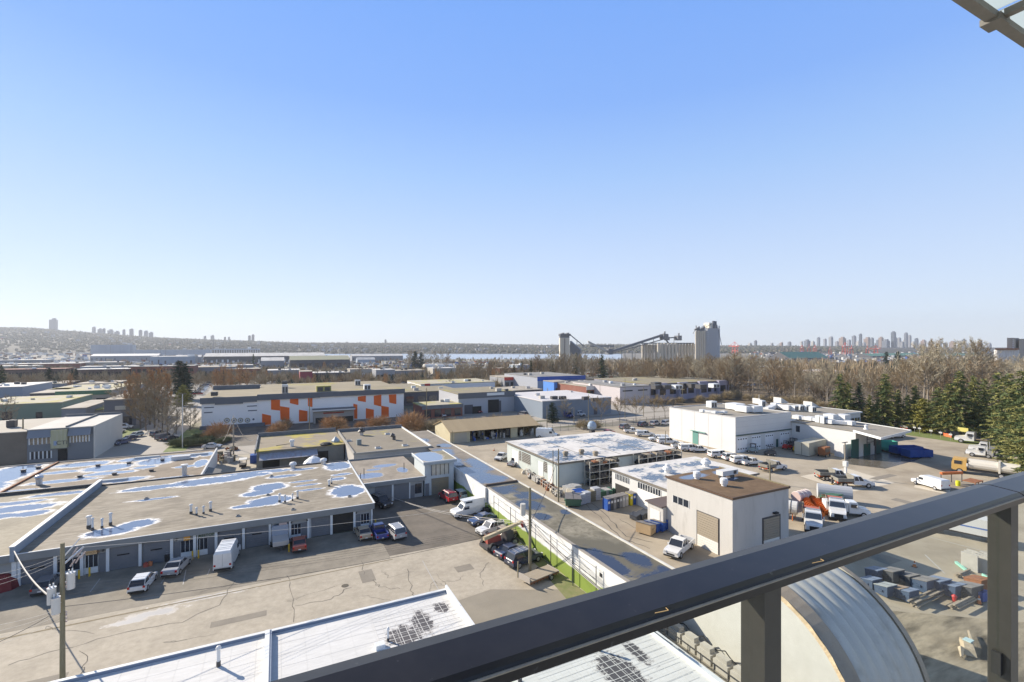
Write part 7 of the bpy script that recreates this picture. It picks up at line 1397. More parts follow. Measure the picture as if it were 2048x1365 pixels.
def conifer(seed,h,rad,m1,m2,bare=.12,dens=1.0,droop=.25,power=.8):
 rnd=random.Random(seed);t=thing('conifer_tree','','tree',local=True);MB().m(bark_m).tube((0,0,-.3),(0,0,h*.97),h*.014,.03,6).obj('trunk',t);c=MB();nb=int(150*dens)
 for i in range(nb):
  f=bare+(1-bare)*((i+rnd.random())/nb)**1.05;a=rnd.uniform(0,6.283);L=rad*(1-(f-bare)/(1-bare))**power*rnd.uniform(.6,1.15)+.25;z=h*f;d=Vector((math.cos(a),math.sin(a),rnd.uniform(-.05,.25)))
  n=max(3,int(L*5.5));sz=.26+.045*rad
  c.m(m1 if rnd.random()<.6 else m2)
  for k in range(n):
   g=(k+rnd.random())/n;p=Vector((0,0,z))+d*L*g;p.z-=droop*L*g*g
   for _ in range(3):
    u=Vector((rnd.uniform(-1,1),rnd.uniform(-1,1),rnd.uniform(-.45,.35))).normalized();v=(d*.8+u*.9+Vector((0,0,-.25))).normalized();s=u.cross(v)
    if s.length<.05:continue
    s=s.normalized()*sz*.38;q=p+v*sz*rnd.uniform(.8,1.5);c.add([p-s*.5,p+s*.5,q+s*.35,q+v*sz*.3,q-s*.35],[(0,1,2,3,4)])
 c.obj('crown',t);return t
def shrub(seed,r,h,m_,n=420):
 rnd=random.Random(seed);t=MB().m(m_)
 for i in range(n):
  a=rnd.uniform(0,6.283);e=rnd.uniform(.25,1.35);d=Vector((math.cos(a)*math.cos(e)*r,math.sin(a)*math.cos(e)*r,math.sin(e)*h))*rnd.uniform(.6,1.1);b=Vector((d.x*.35,d.y*.35,d.z*.4))+Vector((rnd.uniform(-.2,.2),rnd.uniform(-.2,.2),0));ribbon(t,b,d,.07,rnd);c=b.lerp(d,.55)
  for _ in range(3):ribbon(t,c,c+Vector((rnd.uniform(-1,1),rnd.uniform(-1,1),rnd.uniform(-.2,1)))*r*.28,.05,rnd)
 return t.obj('twiggy_shrub')
tw1=mat('twig_brown',(.22,.165,.095),.9,(.33,.255,.15),.3,.6);tw2=mat('twig_pale',(.36,.31,.215),.9,(.46,.41,.3),.3,.6);tw3=mat('twig_orange',(.36,.2,.09),.9,(.46,.29,.14),.3,.6);tw4=mat('twig_reddish',(.23,.16,.09),.9,(.32,.235,.14),.3,.6)
tw5=mat('twig_grey',(.3,.245,.17),.9,(.4,.34,.24),.3,.6);bkp=mat('bark_pale',(.22,.19,.15),.95,(.32,.28,.23),1.5,.6)
T={'a':bare_tree(1,26,7.5,30,.7,tw1,bark_m,start=.1),'b':bare_tree(2,24,7.5,20,.9,tw2,bkp,start=.35),'c':bare_tree(3,22,6.5,28,.8,tw4,bark_m,start=.06),'d':bare_tree(4,28,6.0,22,1.1,tw1,bkp,start=.4),'e':bare_tree(5,17,5.4,22,.5,tw5,bark_m,start=.06),'p':bare_tree(6,21,4.6,30,2.2,tw3,bark_m,start=.08,tw=.09,twigs=10),'s':bare_tree(7,7.6,4.0,15,.8,tw1,bark_m,start=.3,tw=.045),'q':bare_tree(8,15,4.2,26,1.6,tw3,bark_m,start=.08,tw=.08)}
cg1=mat('needle_dark',(.065,.10,.035),.9,(.11,.14,.05),1.5,.6);cg2=mat('needle_light',(.2,.21,.06),.9,(.29,.27,.095),1.5,.6);cg3=mat('needle_blue',(.028,.05,.032),.9);cg4=mat('cypress_yellow',(.2,.19,.03),.9,(.26,.23,.05),1.5,.6)
Cn={'f':conifer(1,20,5.0,cg1,cg2),'g':conifer(2,17,4.6,cg2,cg1,bare=.05),'h':conifer(3,22,4.2,cg3,cg1,bare=.1,power=.7),'y':conifer(4,11.5,3.6,cg4,cg2,bare=.02,dens=1.3,droop=.05,power=.55),'k':conifer(5,18,3.4,cg3,cg3,bare=.02,dens=1.3,power=.5)}
used=set()
def place(proto,pos,s,rz,label,group,zs=1.0):
 o=proto if proto.name not in used else copy_tree(proto)
 used.add(proto.name);o.location=pos;o.scale=(s,s,s*zs);o.rotation_euler=(0,0,rz);o['label']=label;o['group']=group;return o
rnd=random.Random(42)
def ph(proto_h,px,ytop,D,z0=0):return(H-(ytop-HY)/F*D-z0)/proto_h
HT={'a':26,'b':24,'c':22,'d':28,'e':17,'p':21,'s':7.6,'q':15,'f':20,'g':17,'h':22,'y':11.5,'k':18}
FG='bare trees of the winter wood'
def dmin(px):
 tb=[(1040,330),(1240,300),(1460,262),(1520,245),(1700,205),(1850,190),(1960,178),(2100,170)]
 for i in range(len(tb)-1):
  if px<=tb[i+1][0]:a,b=tb[i],tb[i+1];return a[1]+(b[1]-a[1])*max(0,(px-a[0]))/(b[0]-a[0])
 return tb[-1][1]
def ytop_at(px):
 tb=[(1040,735),(1100,725),(1160,712),(1230,722),(1300,712),(1400,702),(1500,700),(1560,712),(1650,730),(1760,725),(1850,700),(1950,705),(2060,712)]
 for i in range(len(tb)-1):
  if px<=tb[i+1][0]:a,b=tb[i],tb[i+1];return a[1]+(b[1]-a[1])*max(0,(px-a[0]))/(b[0]-a[0])
 return 712
for i in range(166):
 px=rnd.uniform(1232,2065)if i%4 else rnd.uniform(1240,1600);D=dmin(px)+rnd.random()**1.3*170
 k=rnd.choice('aabbccdde');yt=ytop_at(px)+abs(rnd.gauss(0,15))+(8 if 1560<px<1800 else 0);s=ph(HT[k],px,yt,D)*rnd.uniform(.93,1.0)
 p=atD(px,D,gz(D));place(T[k],p,s*.98,rnd.uniform(0,6.3),'leafless brown tree packed in the winter wood on the right',FG,1.02)
TT='tall pale bare trees standing above the wood'
for(px,yt,D,k,lb)in[(1655,728,215,'b','forked pale bare tree left of the green shed roof'),(1742,738,200,'d','slim bare tree behind the depot conifers'),(1848,690,195,'b','tall pale bare tree right of the yellow-green cypress'),(1862,680,200,'d','tallest pale bare tree with a dark double stem'),(1905,684,210,'b','bare tree with a leaning dark trunk left of the white silos'),(1945,683,215,'b','rounded pale bare tree before the white silos'),(1958,682,212,'d','straight pale bare tree just left of the white silos'),(1590,725,225,'d','thin bare tree before the green shed roof'),(1700,735,205,'d','bare tree with a leaning trunk right of the green shed'),(2040,735,150,'b','pale spreading bare tree at the right edge')]:
 p=atD(px,D,0);place(T[k],p,ph(HT[k],px,yt,D),rnd.uniform(0,6),lb,TT)
 # belts of trees in the middle distance
rs=random.Random(9)
for i in range(42):
 px=[20,60,130,200,245,330,395,415,520,560,600,640,680,720,760,800,830,870,900,940,985][i%21]+rs.uniform(-14,14);yb=[772,758,785,748][i%4]+rs.uniform(-5,5);p,D=Gt(px,yb);k='ecq'[i%3]
 place(T[k],p,rs.uniform(8,12.5)/HT[k],i,'small bare brown tree scattered between the distant warehouses','bare trees between the distant warehouses')
for(x0,x1,yb,yt,n,ks,lb,grp)in[(1060,1200,757,708,20,'aacdb','leafless tree in the clump left of the lone dark fir','bare trees of the middle clump'),(915,985,762,722,10,'eac','olive brown bare tree beyond the mossy white block','olive trees beyond the mossy white block'),(812,900,735,700,8,'eac','hazy bare tree near the far water','bare trees near the far water'),(985,1065,757,728,10,'ec','brown bare tree left of the middle clump','small bare trees left of the middle clump'),(180,235,775,752,6,'ec','reddish bare tree before the maroon block','bare trees before the maroon block'),(20,90,778,748,10,'ce','dark bare tree before the maroon block at the left','bare trees at the far left'),(100,180,776,752,8,'ce','brown bare tree between the dark columnar firs','bare trees between the columnar firs'),(540,720,765,748,9,'eq','small bare tree in the street beyond the orange hall','small trees beyond the orange hall'),(1440,1560,790,760,10,'ec','low bare tree before the winter wood behind the depot','low trees behind the depot'),(640,1120,718,710,14,'e','far bare tree along the water','far bare trees along the water'),(1020,1240,728,716,12,'ae','far bare tree below the grain tower','far bare trees below the grain tower')]:
 for i in range(n):
  px=x0+(x1-x0)*(i+rnd.random())/n;p,D=Gt(px,yb+rnd.uniform(-5,3));k=rnd.choice(ks);yy=yt+rnd.uniform(-3,9)
  place(T[k],p,ph(HT[k],px,yy,D,p.z),rnd.uniform(0,6),lb,grp)
for(px,yb,yt,k,lb)in[(246,845,760,'e','low brown bare tree at the dark slate building'),(272,846,745,'p','orange-brown bare tree between the left and middle ones'),(309,856,748,'a','broad brown bare tree among the upright ones'),(325,862,770,'e','smaller brown bare tree behind the parked cars'),(292,862,760,'a','wide brown bare tree low on the side street corner'),(262,850,748,'p','left upright orange-brown bare tree by the side street'),(281,858,752,'a','broad bare tree at the corner of the side street'),(300,850,738,'p','middle upright orange-brown bare tree'),(318,846,735,'p','tallest upright orange-brown bare tree'),(332,850,745,'p','right upright orange-brown bare tree'),(352,868,795,'e','pale branched tree over the parked grey van'),(335,880,812,'e','street tree on the grass corner'),(380,862,805,'e','pale branched tree left of the orange hall'),(432,790,738,'q','left upright orange tree behind the orange hall'),(447,790,731,'q','middle upright orange tree behind the orange hall'),(460,788,738,'q','right upright orange tree in the first group'),(480,782,728,'q','upright orange tree standing right of the first group'),(494,780,738,'q','last upright orange tree towards the lone fir'),(505,778,752,'e','small brown tree behind the hall roof'),(1130,838,795,'e','bare tree touching the dark pine before the slate workshop'),(12,855,790,'e','bare tree at the left edge before the office block'),(30,905,855,'e','brown bare tree before the brown facade at the left edge')]:
 p,D=Gt(px,yb);place(T[k],p,ph(HT[k],px,yt,D,p.z),rnd.uniform(0,6),lb,None or 'separate bare trees near the streets')
for i,(px,yb)in enumerate([(1202,846),(1239,844),(1272,846),(1309,839),(1330,838)]):
 p,D=Gt(px,yb);place(T['s'],p,ph(7.6,px,801-i,D),i*1.3,['first','second','third','fourth','last'][i]+' small vase-shaped street tree from the left along the pale road','street trees along the pale road')
for(px,yb,yt,k,w_,lb)in[(1680,850,748,'f',1,'slender conifer left in the row behind the offices'),(1697,852,765,'g',1.1,'spreading conifer behind the office roof'),(1718,853,765,'h',1.2,'dark dense conifer right of the office block'),(1740,850,790,'g',1,'low conifer right of the dark dense one'),(1770,856,748,'f',1.1,'tall conifer above the lone white truck'),(1797,856,780,'g',1,'olive conifer in the middle of the tree line'),(1815,860,790,'g',1.1,'drooping conifer left of the cypress'),(1848,864,797,'y',1.35,'yellow-green cypress of dense conical shape at the yard edge'),(1875,868,775,'f',1.2,'conifer right behind the cypress'),(1897,872,768,'f',1.2,'conifer above the white notices'),(1920,874,742,'f',1.05,'tallest conifer in the right group'),(1948,872,752,'g',.9,'broad conifer above the flatbed lorry'),(1968,871,758,'f',.9,'dark conifer behind the flatbed lorry'),(1996,882,745,'f',.9,'tall conifer above the tractor units'),(2016,905,748,'g',1.05,'light green conifer near the right edge'),(2045,925,742,'f',1.1,'large conifer at the right edge'),(2052,948,805,'g',1.25,'nearest low conifer overhanging the tractor units'),(2085,965,790,'g',1.3,'nearest conifer cut by the right edge'),(1830,860,772,'f',1.0,'thin conifer directly behind the cypress'),(1755,856,800,'g',.9,'small conifer over the parked white truck'),(359,800,722,'k',1.5,'left and taller of the twin dark conifers'),(371,800,727,'k',1.3,'right one of the twin dark conifers'),(366,812,770,'y',1.3,'low dark conifer below the twin conifers'),(98,772,736,'k',1.5,'dark columnar fir at the left, broader one'),(144,772,739,'k',.8,'left of the pair of narrow dark firs'),(152,772,737,'k',.9,'right of the pair of narrow dark firs'),(2,792,731,'h',1.3,'dark conifer cut by the left edge'),(507,737,708,'h',1.0,'lone dark conifer before the wavy white roof'),(1204,768,710,'h',1.35,'large lone dark fir between the clump and the wood'),(1153,757,706,'h',1.0,'tall dark conifer in the middle clump'),(1104,757,722,'k',1.2,'ivy-green conifer in the middle clump'),(1062,757,720,'h',.9,'small dark conifer left of the middle clump'),(1044,757,722,'h',.9,'pointed dark conifer left of the middle clump'),(1028,757,730,'k',1.1,'rounded dark conifer left of the middle clump'),(830,737,703,'k',1.6,'broad dark evergreen near the far water'),(842,737,705,'k',1.6,'second broad dark evergreen near the far water'),(1773,745,704,'k',1.2,'left columnar evergreen in front of the port'),(1796,748,703,'k',1.2,'right columnar evergreen in front of the port'),(1462,790,762,'h',1.1,'dark conifer at the right end of the lilac offices'),(1105,845,805,'k',1.9,'round dark pine before the slate workshop'),(1178,806,782,'y',.9,'small green columnar bush by the brick shop')]:
 p,D=Gt(px,yb);s=ph(HT[k],px,yt,D,p.z);o=place(Cn[k],p,s,rnd.uniform(0,6),lb,'conifers of the view');o.scale=(s*w_,s*w_,s)
sh_o=shrub(1,3.6,3.6,tw3,240);sh_b=shrub(2,3.4,3.2,mat('twig_olive',(.27,.21,.12),.9,(.38,.31,.19),.4,.6),300);sh_g=shrub(3,3.0,2.2,mat('shrub_green',(.11,.13,.05),.9,(.18,.18,.09),.5,.6))
used2=set()
def ps(sh,px,py,s,lb,grp):
 o=sh if sh.name not in used2 else sh.copy()
 if sh.name in used2:col.objects.link(o)
 used2.add(sh.name);p,D=Gt(px,py);o.location=p;o.scale=(s,s,s);o.rotation_euler=(0,0,px*.7);o['label']=lb;o['category']='shrub';o['group']=grp
SG='orange twiggy shrubs before the hall'
for i,(px,py,s)in enumerate([(437,876,1.5),(424,880,1.0),(556,868,1.2),(570,858,1.1),(545,872,.9),(664,862,1.6),(680,858,1.1),(748,857,1.2),(765,854,1.2),(822,862,2.0),(838,866,1.3),(806,866,1.3),(690,866,.8),(720,858,.8)]):
 ps(sh_o,px,py,s,['biggest orange shrub at the left end of the hall','small orange shrub left of the biggest one','orange shrub before the first orange panels','orange shrub right behind the first-panel shrub','low orange shrub at the corner of the weathered workshop','large golden shrub before the hall entrance','golden shrub right of the large entrance shrub','orange shrub right of the entrance canopy','orange shrub below the right-hand panels','largest brown shrub at the right end of the hall','brown shrub beside the long flat roof','brown shrub behind the brown flat roof','low golden shrub between entrance shrubs','low golden shrub under the entrance canopy'][i],SG)
for i,(px,py,s)in enumerate([(862,866,1.4),(880,860,1.3),(905,856,1.2),(935,858,1.2),(955,858,1.3),(975,862,1.6),(993,860,1.7),(1012,862,1.4),(1030,862,1.2),(1052,868,1.1),(1075,866,1.0),(915,868,1.0),(890,872,1.0),(1165,858,1.1),(1190,858,1.0),(1360,790+16,1.0),(1400,806,1.3),(1430,804,1.4),(1455,800,1.6)]):
 ps(sh_b,px,py,s,'brown scrub bush in the overgrown strip between the tan shed and the shops' if px<1200 else 'brown bush before the lilac office row','brown scrub bushes')
for i,(px,py,s)in enumerate([(350,893,1.3),(370,893,1.4),(390,892,1.3),(405,890,1.3),(380,884,1.0),(398,880,1.3),(415,884,1.2),(360,886,.9),(440,888,1.0),(452,884,1.0),(60,912,1.4),(48,915,1.3)]):
 ps(sh_g,px,py,s*.75,'low green hedge bush in the planted corner by the side street' if px>100 else 'green bush at the foot of the office beside the pole','green bushes of the street corner' if px>100 else 'green bushes by the office')
for i in range(24):
 px=1470+590*i/24;D=dmin(px)-6+rnd.uniform(-4,5);p=atD(px,D);o=sh_b.copy();col.objects.link(o);o.location=p;s=rnd.uniform(1.0,1.7);o.scale=(s,s,s);o.rotation_euler=(0,0,i);o['label']='brown undergrowth bush at the foot of the winter wood';o['category']='shrub';o['group']='undergrowth bushes of the wood'
def far_clumps():
 r=random.Random(77);ms=[tw1,tw4,tw5,MATS['twig_olive'],MATS['twig_olive'],cg3];mb=MB()
 def tuft(p,rad,h,m_,n):
  mb.m(m_)
  for _ in range(n):
   a=r.uniform(0,6.283);e=r.uniform(.3,1.5);q=Vector((p.x+math.cos(a)*math.cos(e)*rad,p.y+math.sin(a)*math.cos(e)*rad,p.z+h*r.uniform(.35,1)*math.sin(e)))
   b=Vector((p.x+(q.x-p.x)*.4,p.y+(q.y-p.y)*.4,p.z+(q.z-p.z)*.45));ribbon(mb,b,q,rad*.075,r)
 for k in range(2500):
  u=r.random()
  if u<.5:px=r.uniform(1240,2080);D=dmin(px)+120+r.random()**1.4*560;h=r.uniform(9,17)
  elif u<.82:px=r.uniform(-40,1000);D=r.choice([r.uniform(330,430),r.uniform(430,620),r.uniform(480,900)]);h=r.uniform(5,10)
  elif u<.92:px=r.uniform(980,1260);D=r.uniform(420,900);h=r.uniform(8,14)
  else:px=r.uniform(600,1250);D=r.uniform(900,1450);h=r.uniform(6,11)
  p=atD(px,D,gz(D));tuft(p,h*r.uniform(.35,.5),h,r.choice(ms if r.random()<.35 else ms[:3]),70)
 for k in range(1100):
  px=r.uniform(-40,1060);D=r.choice([r.uniform(300,420),r.uniform(360,560)])
  if 395<px<810 and D<330:continue
  p=atD(px,D,gz(D));h=r.uniform(4,9);tuft(p,h*r.uniform(.4,.6),h,r.choice(ms),60)
 mb.obj('far_wood',kind='stuff',label='distant brown brush and woodland behind the nearer trees',cat='wood')
far_clumps()
# ---------------------------------------------------------------- poles and wires
wire_m=mat('wire_dark',(.03,.03,.03),.6);wire_p=mat('wire_pale',(.5,.47,.42),.6)
def wire(name,a,b,sag,r,mt,lb,grp=None,n=14):
 a=Vector(a);b=Vector(b);mb=MB().m(mt);pr=a
 for i in range(1,n+1):
  f=i/n;q=a.lerp(b,f);q.z-=sag*4*f*(1-f);mb.tube(pr,q,r,k=4,cap=False);pr=q
 return mb.obj(name,label=lb,cat='wire',group=grp,pos=a)
def P3(px,py,D):return atD(px,D,H-(py-HY)/F*D)
# the near transformer pole
D1=35.5;b1=atD(125,D1);t=thing('utility_pole','old wooden pole with three transformer cans at lower left','utility pole',b1)
MB().m(moss_w).tube(b1,(b1.x,b1.y,13.25),.19,.13,10).obj('pole',t)
for(dx,dy,z)in[(-.55,-.2,8.95),(-.22,-.5,8.3),(.42,.15,9.7)]:
 x,y=b1.x+dx,b1.y+dy;c=MB().m(mat('can_grey',(.55,.53,.48),.5)).cyl(x,y,z,z+1.15,.26,k=16).obj('transformer',t)
 MB().m(pipew).cyl(x+.1,y,z+1.151,z+1.5,.05,k=6).cyl(x-.1,y,z+1.151,z+1.45,.05,k=6).m(steel).cyl(x,y,z+1.151,z+1.2,.28,k=14).obj('bushing',c)
 MB().m(steel).tube((x,y,z+.6),(b1.x,b1.y,z+.6),.05,k=4).obj('bracket',t)
MB().m(steel).tube((b1.x-.1,b1.y,12.0),(b1.x+.9,b1.y+.4,13.3),.05,k=5).tube((b1.x,b1.y,11.6),(b1.x+1.1,b1.y+.5,12.6),.07,k=5).obj('crossarm',t)
ins=mat('insulator',(.45,.36,.32),.4)
for(dx,z)in[(.5,12.2),(.75,12.0),(.95,11.8),(.65,11.5),(.35,11.3)]:MB().m(ins).tube((b1.x+dx,b1.y+.3,z),(b1.x+dx+.25,b1.y+.4,z+.45),.055,k=6).obj('insulator',t)
for z in(10.2,9.9,8.0,7.8,7.55,7.3):MB().m(ins).cyl(b1.x+.22,b1.y,z,z+.12,.06,k=6).obj('insulator',t)
# pole in the verge row
b2=G(1060,1144);D2=950*28/(1144-692);t=thing('utility_pole','tall wooden pole rising from the verge between black wagon and flatbed trailer','utility pole',b2)
MB().m(moss_w).tube(b2,(b2.x,b2.y,10.4),.2,.15,10).obj('pole',t);MB().m(MATS['can_grey']).cyl(b2.x-.75,b2.y+.45,7.0,8.4,.33,k=16).obj('transformer',t)
for z in(6.3,6.0,5.7,5.4):
 for dx in(.25,-.3):MB().m(ins).cyl(b2.x+dx,b2.y,z,z+.12,.07,k=6).obj('insulator',t)
 # remaining poles: (foot px, foot py, top py)
for(px,py,pt,r,m_2,lb)in[(1117,1004,898,.14,wood_m,'thin dark pole at the yard kerb by the green dumpster'),(1106,972,901,.1,wood_m,'thin pole before the near corner of the patchy white roof'),(905,897,862,.08,wood_m,'short thin pole at the left corner of the tan shed'),(853,857,776,.14,wood_m,'wooden street pole right of the orange hall'),(619,872,795,.15,wood_m,'leaning street pole before the hall entrance'),(467,912,847,.2,mat('pole_grey',(.3,.26,.2),.9),'pole in the back lane with draped pale cables'),(365,896,788,.16,steel,'grey steel street light column at the side street'),(46,920,837,.2,wood_m,'tall street pole in front of the brown facade'),(166,917,874,.25,mat('pole_rust',(.22,.13,.09),.9),'short reddish brown pole at the street before the office'),(1540,968,925,.14,wood_m,'lone dark pole behind the brown roof'),(1690,955,885,.16,mat('lamp_post',(.3,.26,.2),.8),'yard light post before the pale screen wall'),(1094,858,812,.14,wood_m,'short pole left of the round dark pine'),(1177,846,789,.12,wood_m,'street pole behind the first street tree'),(1148,846,815,.12,wood_m,'small pole before the white van'),(1095,812,776,.12,wood_m,'pole before the tall grey box hall'),(1250,836,758,.12,wood_m,'tall thin pole before the pinkish wall'),(1287,834,775,.12,wood_m,'pole at the seam of the pinkish and lilac walls'),(1365,822,776,.12,wood_m,'pole in front of the lilac office row'),(1200,812,770,.1,wood_m,'pole beside the brick shop'),(1518,838,790,.14,steel,'steel mast behind the depot hall'),(1331,905,862,.1,wood_m,'short thin post by the right end of the patchy roof'),(793,857,829,.12,wood_m,'double stub pole at the right end of the hall')]:
 b=G(px,py);D=950*28/(py-692);z=H-(pt-HY)/F*D;t=thing('utility_pole',lb,'pole',b);MB().m(m_2).tube(b,(b.x,b.y,z),r,r*.75,8).obj('pole',t)
 if px in(365,1690):MB().m(dkmetal).cbox(b.x,b.y,z-.1,1.7,.3,.12).obj('lamp_head',t)
 elif px in(853,1177,1250,1365,1095):MB().m(wood_m).cbox(b.x,b.y,z-.8,.12,2.2,.12).obj('crossarm',t)
GWR='overhead wires of the lot'
pe=b2+Vector((.2,0,0))
wire('telephone_cable',(b1.x,b1.y,8.5),(b2.x,b2.y,5.75),.9,.02,wire_m,'thick black cable spanning from the transformer pole to the verge pole',GWR)
for i,z in enumerate((10.1,9.85,9.6,9.35)):wire('power_line',(b1.x+.2,b1.y,z),(b2.x,b2.y,6.5-i*.2),.6,.008,wire_m,['topmost','second','third','lowest'][i]+' of four thin dark wires over the pale paving',GWR)
wire('power_line',(b1.x+1.0,b1.y+.4,12.6),(b2.x,b2.y,9.2),.5,.014,wire_p,'single pale wire running before the workshop fronts',GWR)
wl=Vector((-27.4,74.9,4.4));wire('service_cable',wl,(b1.x,b1.y,8.7),.9,.06,wire_p,'thick pale service cable drooping from the parapet corner to the pole',GWR)
for i,(z,py)in enumerate([(12.4,1146),(12.2,1156),(12.0,1162),(8.4,1230),(8.2,1240),(8.0,1252),(7.6,1262)]):
 e=P3(-60,py+12+i*5,36);wire('power_line',(b1.x,b1.y,z),e,.25,.011,wire_p,'pale wire number %s down from the pole top, running out to the left'%['one','two','three','four','five','six','seven'][i],GWR)
wire('telephone_cable',(b1.x,b1.y,8.45),P3(-40,1300,34),.2,.028,wire_m,'thick black cable leaving the transformer pole to the left',GWR)
for i,(px,py,D)in enumerate([(724,968,95),(738,972,94)]):wire('service_cable',P3(px,py,D),(b2.x,b2.y,6.3-.3*i),1.6,.035,wire_p,['upper','lower'][i]+' pale service cable drooping from the wing to the verge pole',GWR)
wire('service_cable',G(1240,1180,2),(b2.x,b2.y,6.6),.5,.03,wire_p,'pale guy wire from the verge pole down to the right',GWR)
for i in range(4):wire('service_cable',P3(1345+i*12,1290+i*8,36),(b2.x,b2.y,6.4-.25*i),.7,.028,wire_p if i%2 else wire_m,['first','second','third','fourth'][i]+' cable of the bundle falling from the verge pole past the white wall',GWR)
k=G(1117,1004);wire('service_cable',(k.x,k.y,8.2),(b2.x,b2.y,6.1),.9,.04,wire_m,'black cable from the kerb pole to the verge pole',GWR)
q=G(467,912);wire('service_cable',(q.x,q.y,10.2),P3(440,888,140),1.4,.06,wire_p,'pale draped cable left of the lane pole');wire('service_cable',(q.x,q.y,10.2),P3(507,880,132),2.2,.06,wire_p,'pale draped cable from the lane pole to the workshop corner')
q=G(46,920);q2=G(166,917);wire('telephone_cable',(q.x,q.y,7),(q2.x,q2.y,5),.5,.05,wire_m,'dark cable between the street pole and the short brown pole');wire('telephone_cable',(q2.x,q2.y,4.6),P3(230,880,165),.3,.05,wire_m,'dark cable from the short brown pole towards the side street')
wire('telephone_cable',(q.x,q.y,8),P3(-60,905,130),.8,.08,wire_p,'pale cable leaving the street pole to the left')
wire('guy_wire',(q2.x,q2.y,6.0),G(138,915),0,.12,mat('guard_tan',(.45,.4,.33),.8),'pale guard tube of the guy wire leaning on the short brown pole')
# ---------------------------------------------------------------- near white roof below the balcony
wf=puddle_mat('white_membrane',(.58,.57,.54),(.70,.69,.66),[(9.5,39.2,1.3,1.3),(11.3,40.4,.8,1.7),(13.5,42.0,.6,.8),(22.6,27.6,1.2,2.4),(25.2,29.0,.5,1.5)],water=(.05,.045,.05),rim=(.4,.38,.36),rimw=.25,wr=.8,noise=.95,nsc=2.2,streak=(.5,2.5,1),big=.12)
rub=mat('worn_black',(.05,.045,.045),.9)
def near_roof():
 t=thing('white_roofed_workshop','bright white flat roof with worn black patches right below the balcony','building',(0,30,0))
 z=4.0
 MB().m(wallgrey).box(-60,8,0,14.7,44.2,3.9).box(14.7,8,0,28.2,35.5,3.9).obj('wall',t)
 MB().m(wf).box(-60,8,3.901,14.7,44.3,z).box(14.701,8,3.901,28.2,35.5,z).obj('roof',t)
 MB().m(mat('blue_coping',(.2,.24,.31),.5)).box(-60,44.301,3.6,14.72,44.55,4.22).m(trimw).box(-60,44.3,4.221,15.1,44.6,4.26).box(14.72,35.6,3.6,14.9,44.55,4.6).box(14.9,35.6,3.6,15.15,44.55,4.2).box(27.9,8,4.001,28.15,35.6,4.3).box(28.25,8,3.9,28.5,35.7,4.15).box(15.0,35.4,4.001,27.89,35.6,4.25).obj('coping',t)
 # parapet ridge between the two bays
 MB().m(trimw).box(-.9,8,4.001,-.55,44.3,4.45).m(MATS['blue_coping']).box(-.549,8,4.001,-.4,44.3,4.40).obj('parapet',t)
 m_=MB().m(mat('seam_pale',(.6,.59,.56),.9))
 for i in range(40):x=-40+i*1.75;m_.sheet([(x,8),(x+.03,8),(x+.03,44.2 if x<14 else 35.3),(x,44.2 if x<14 else 35.3)],4.006)
 for(xa,xb,ya,yb)in[(7.4,14.5,37.2,43.4),(16.8,27.4,24.8,35)]:
  for i in range(int((xb-xa)/.6)+1):x=xa+i*.6;m_.sheet([(x,ya),(x+.05,ya),(x+.05,yb),(x,yb)],4.010)
  for i in range(int((yb-ya)/.62)+1):y=ya+i*.62;m_.sheet([(xa,y),(xb,y),(xb,y+.05),(xa,y+.05)],4.012)
 for i in range(22):y=10+i*1.55;m_.sheet([(-40,y),(14.6 if y>35.2 else 27.8,y),(14.6 if y>35.2 else 27.8,y+.025),(-40,y+.025)],4.008)
 m_.obj('membrane_seam',t)
 for(px,py,h,rr,lb)in[(437,1333,1.3,.12,'tall white vent pipe beside the low ridge of the near white roof'),(776,1283,.9,.08,'thin white vent pipe left of the worn black patches'),(1199,1302,1.0,.1,'white vent pipe of the near roof seen below the rail'),(1040,1364,.9,.12,'white vent pipe cut by the lower picture edge')]:
  q=G(px,py,4.0);pipe_thing(q.x,q.y,4.0,h,rr,True,lb,'vent pipes of the near white roof')
 q=G(760,1296,4.0);MB().m(trimw).cbox(q.x,q.y,4.0,.7,.6,.35).obj('roof_hatch',label='small white square box on the near white roof',cat='roof hatch',pos=q)
near_roof()
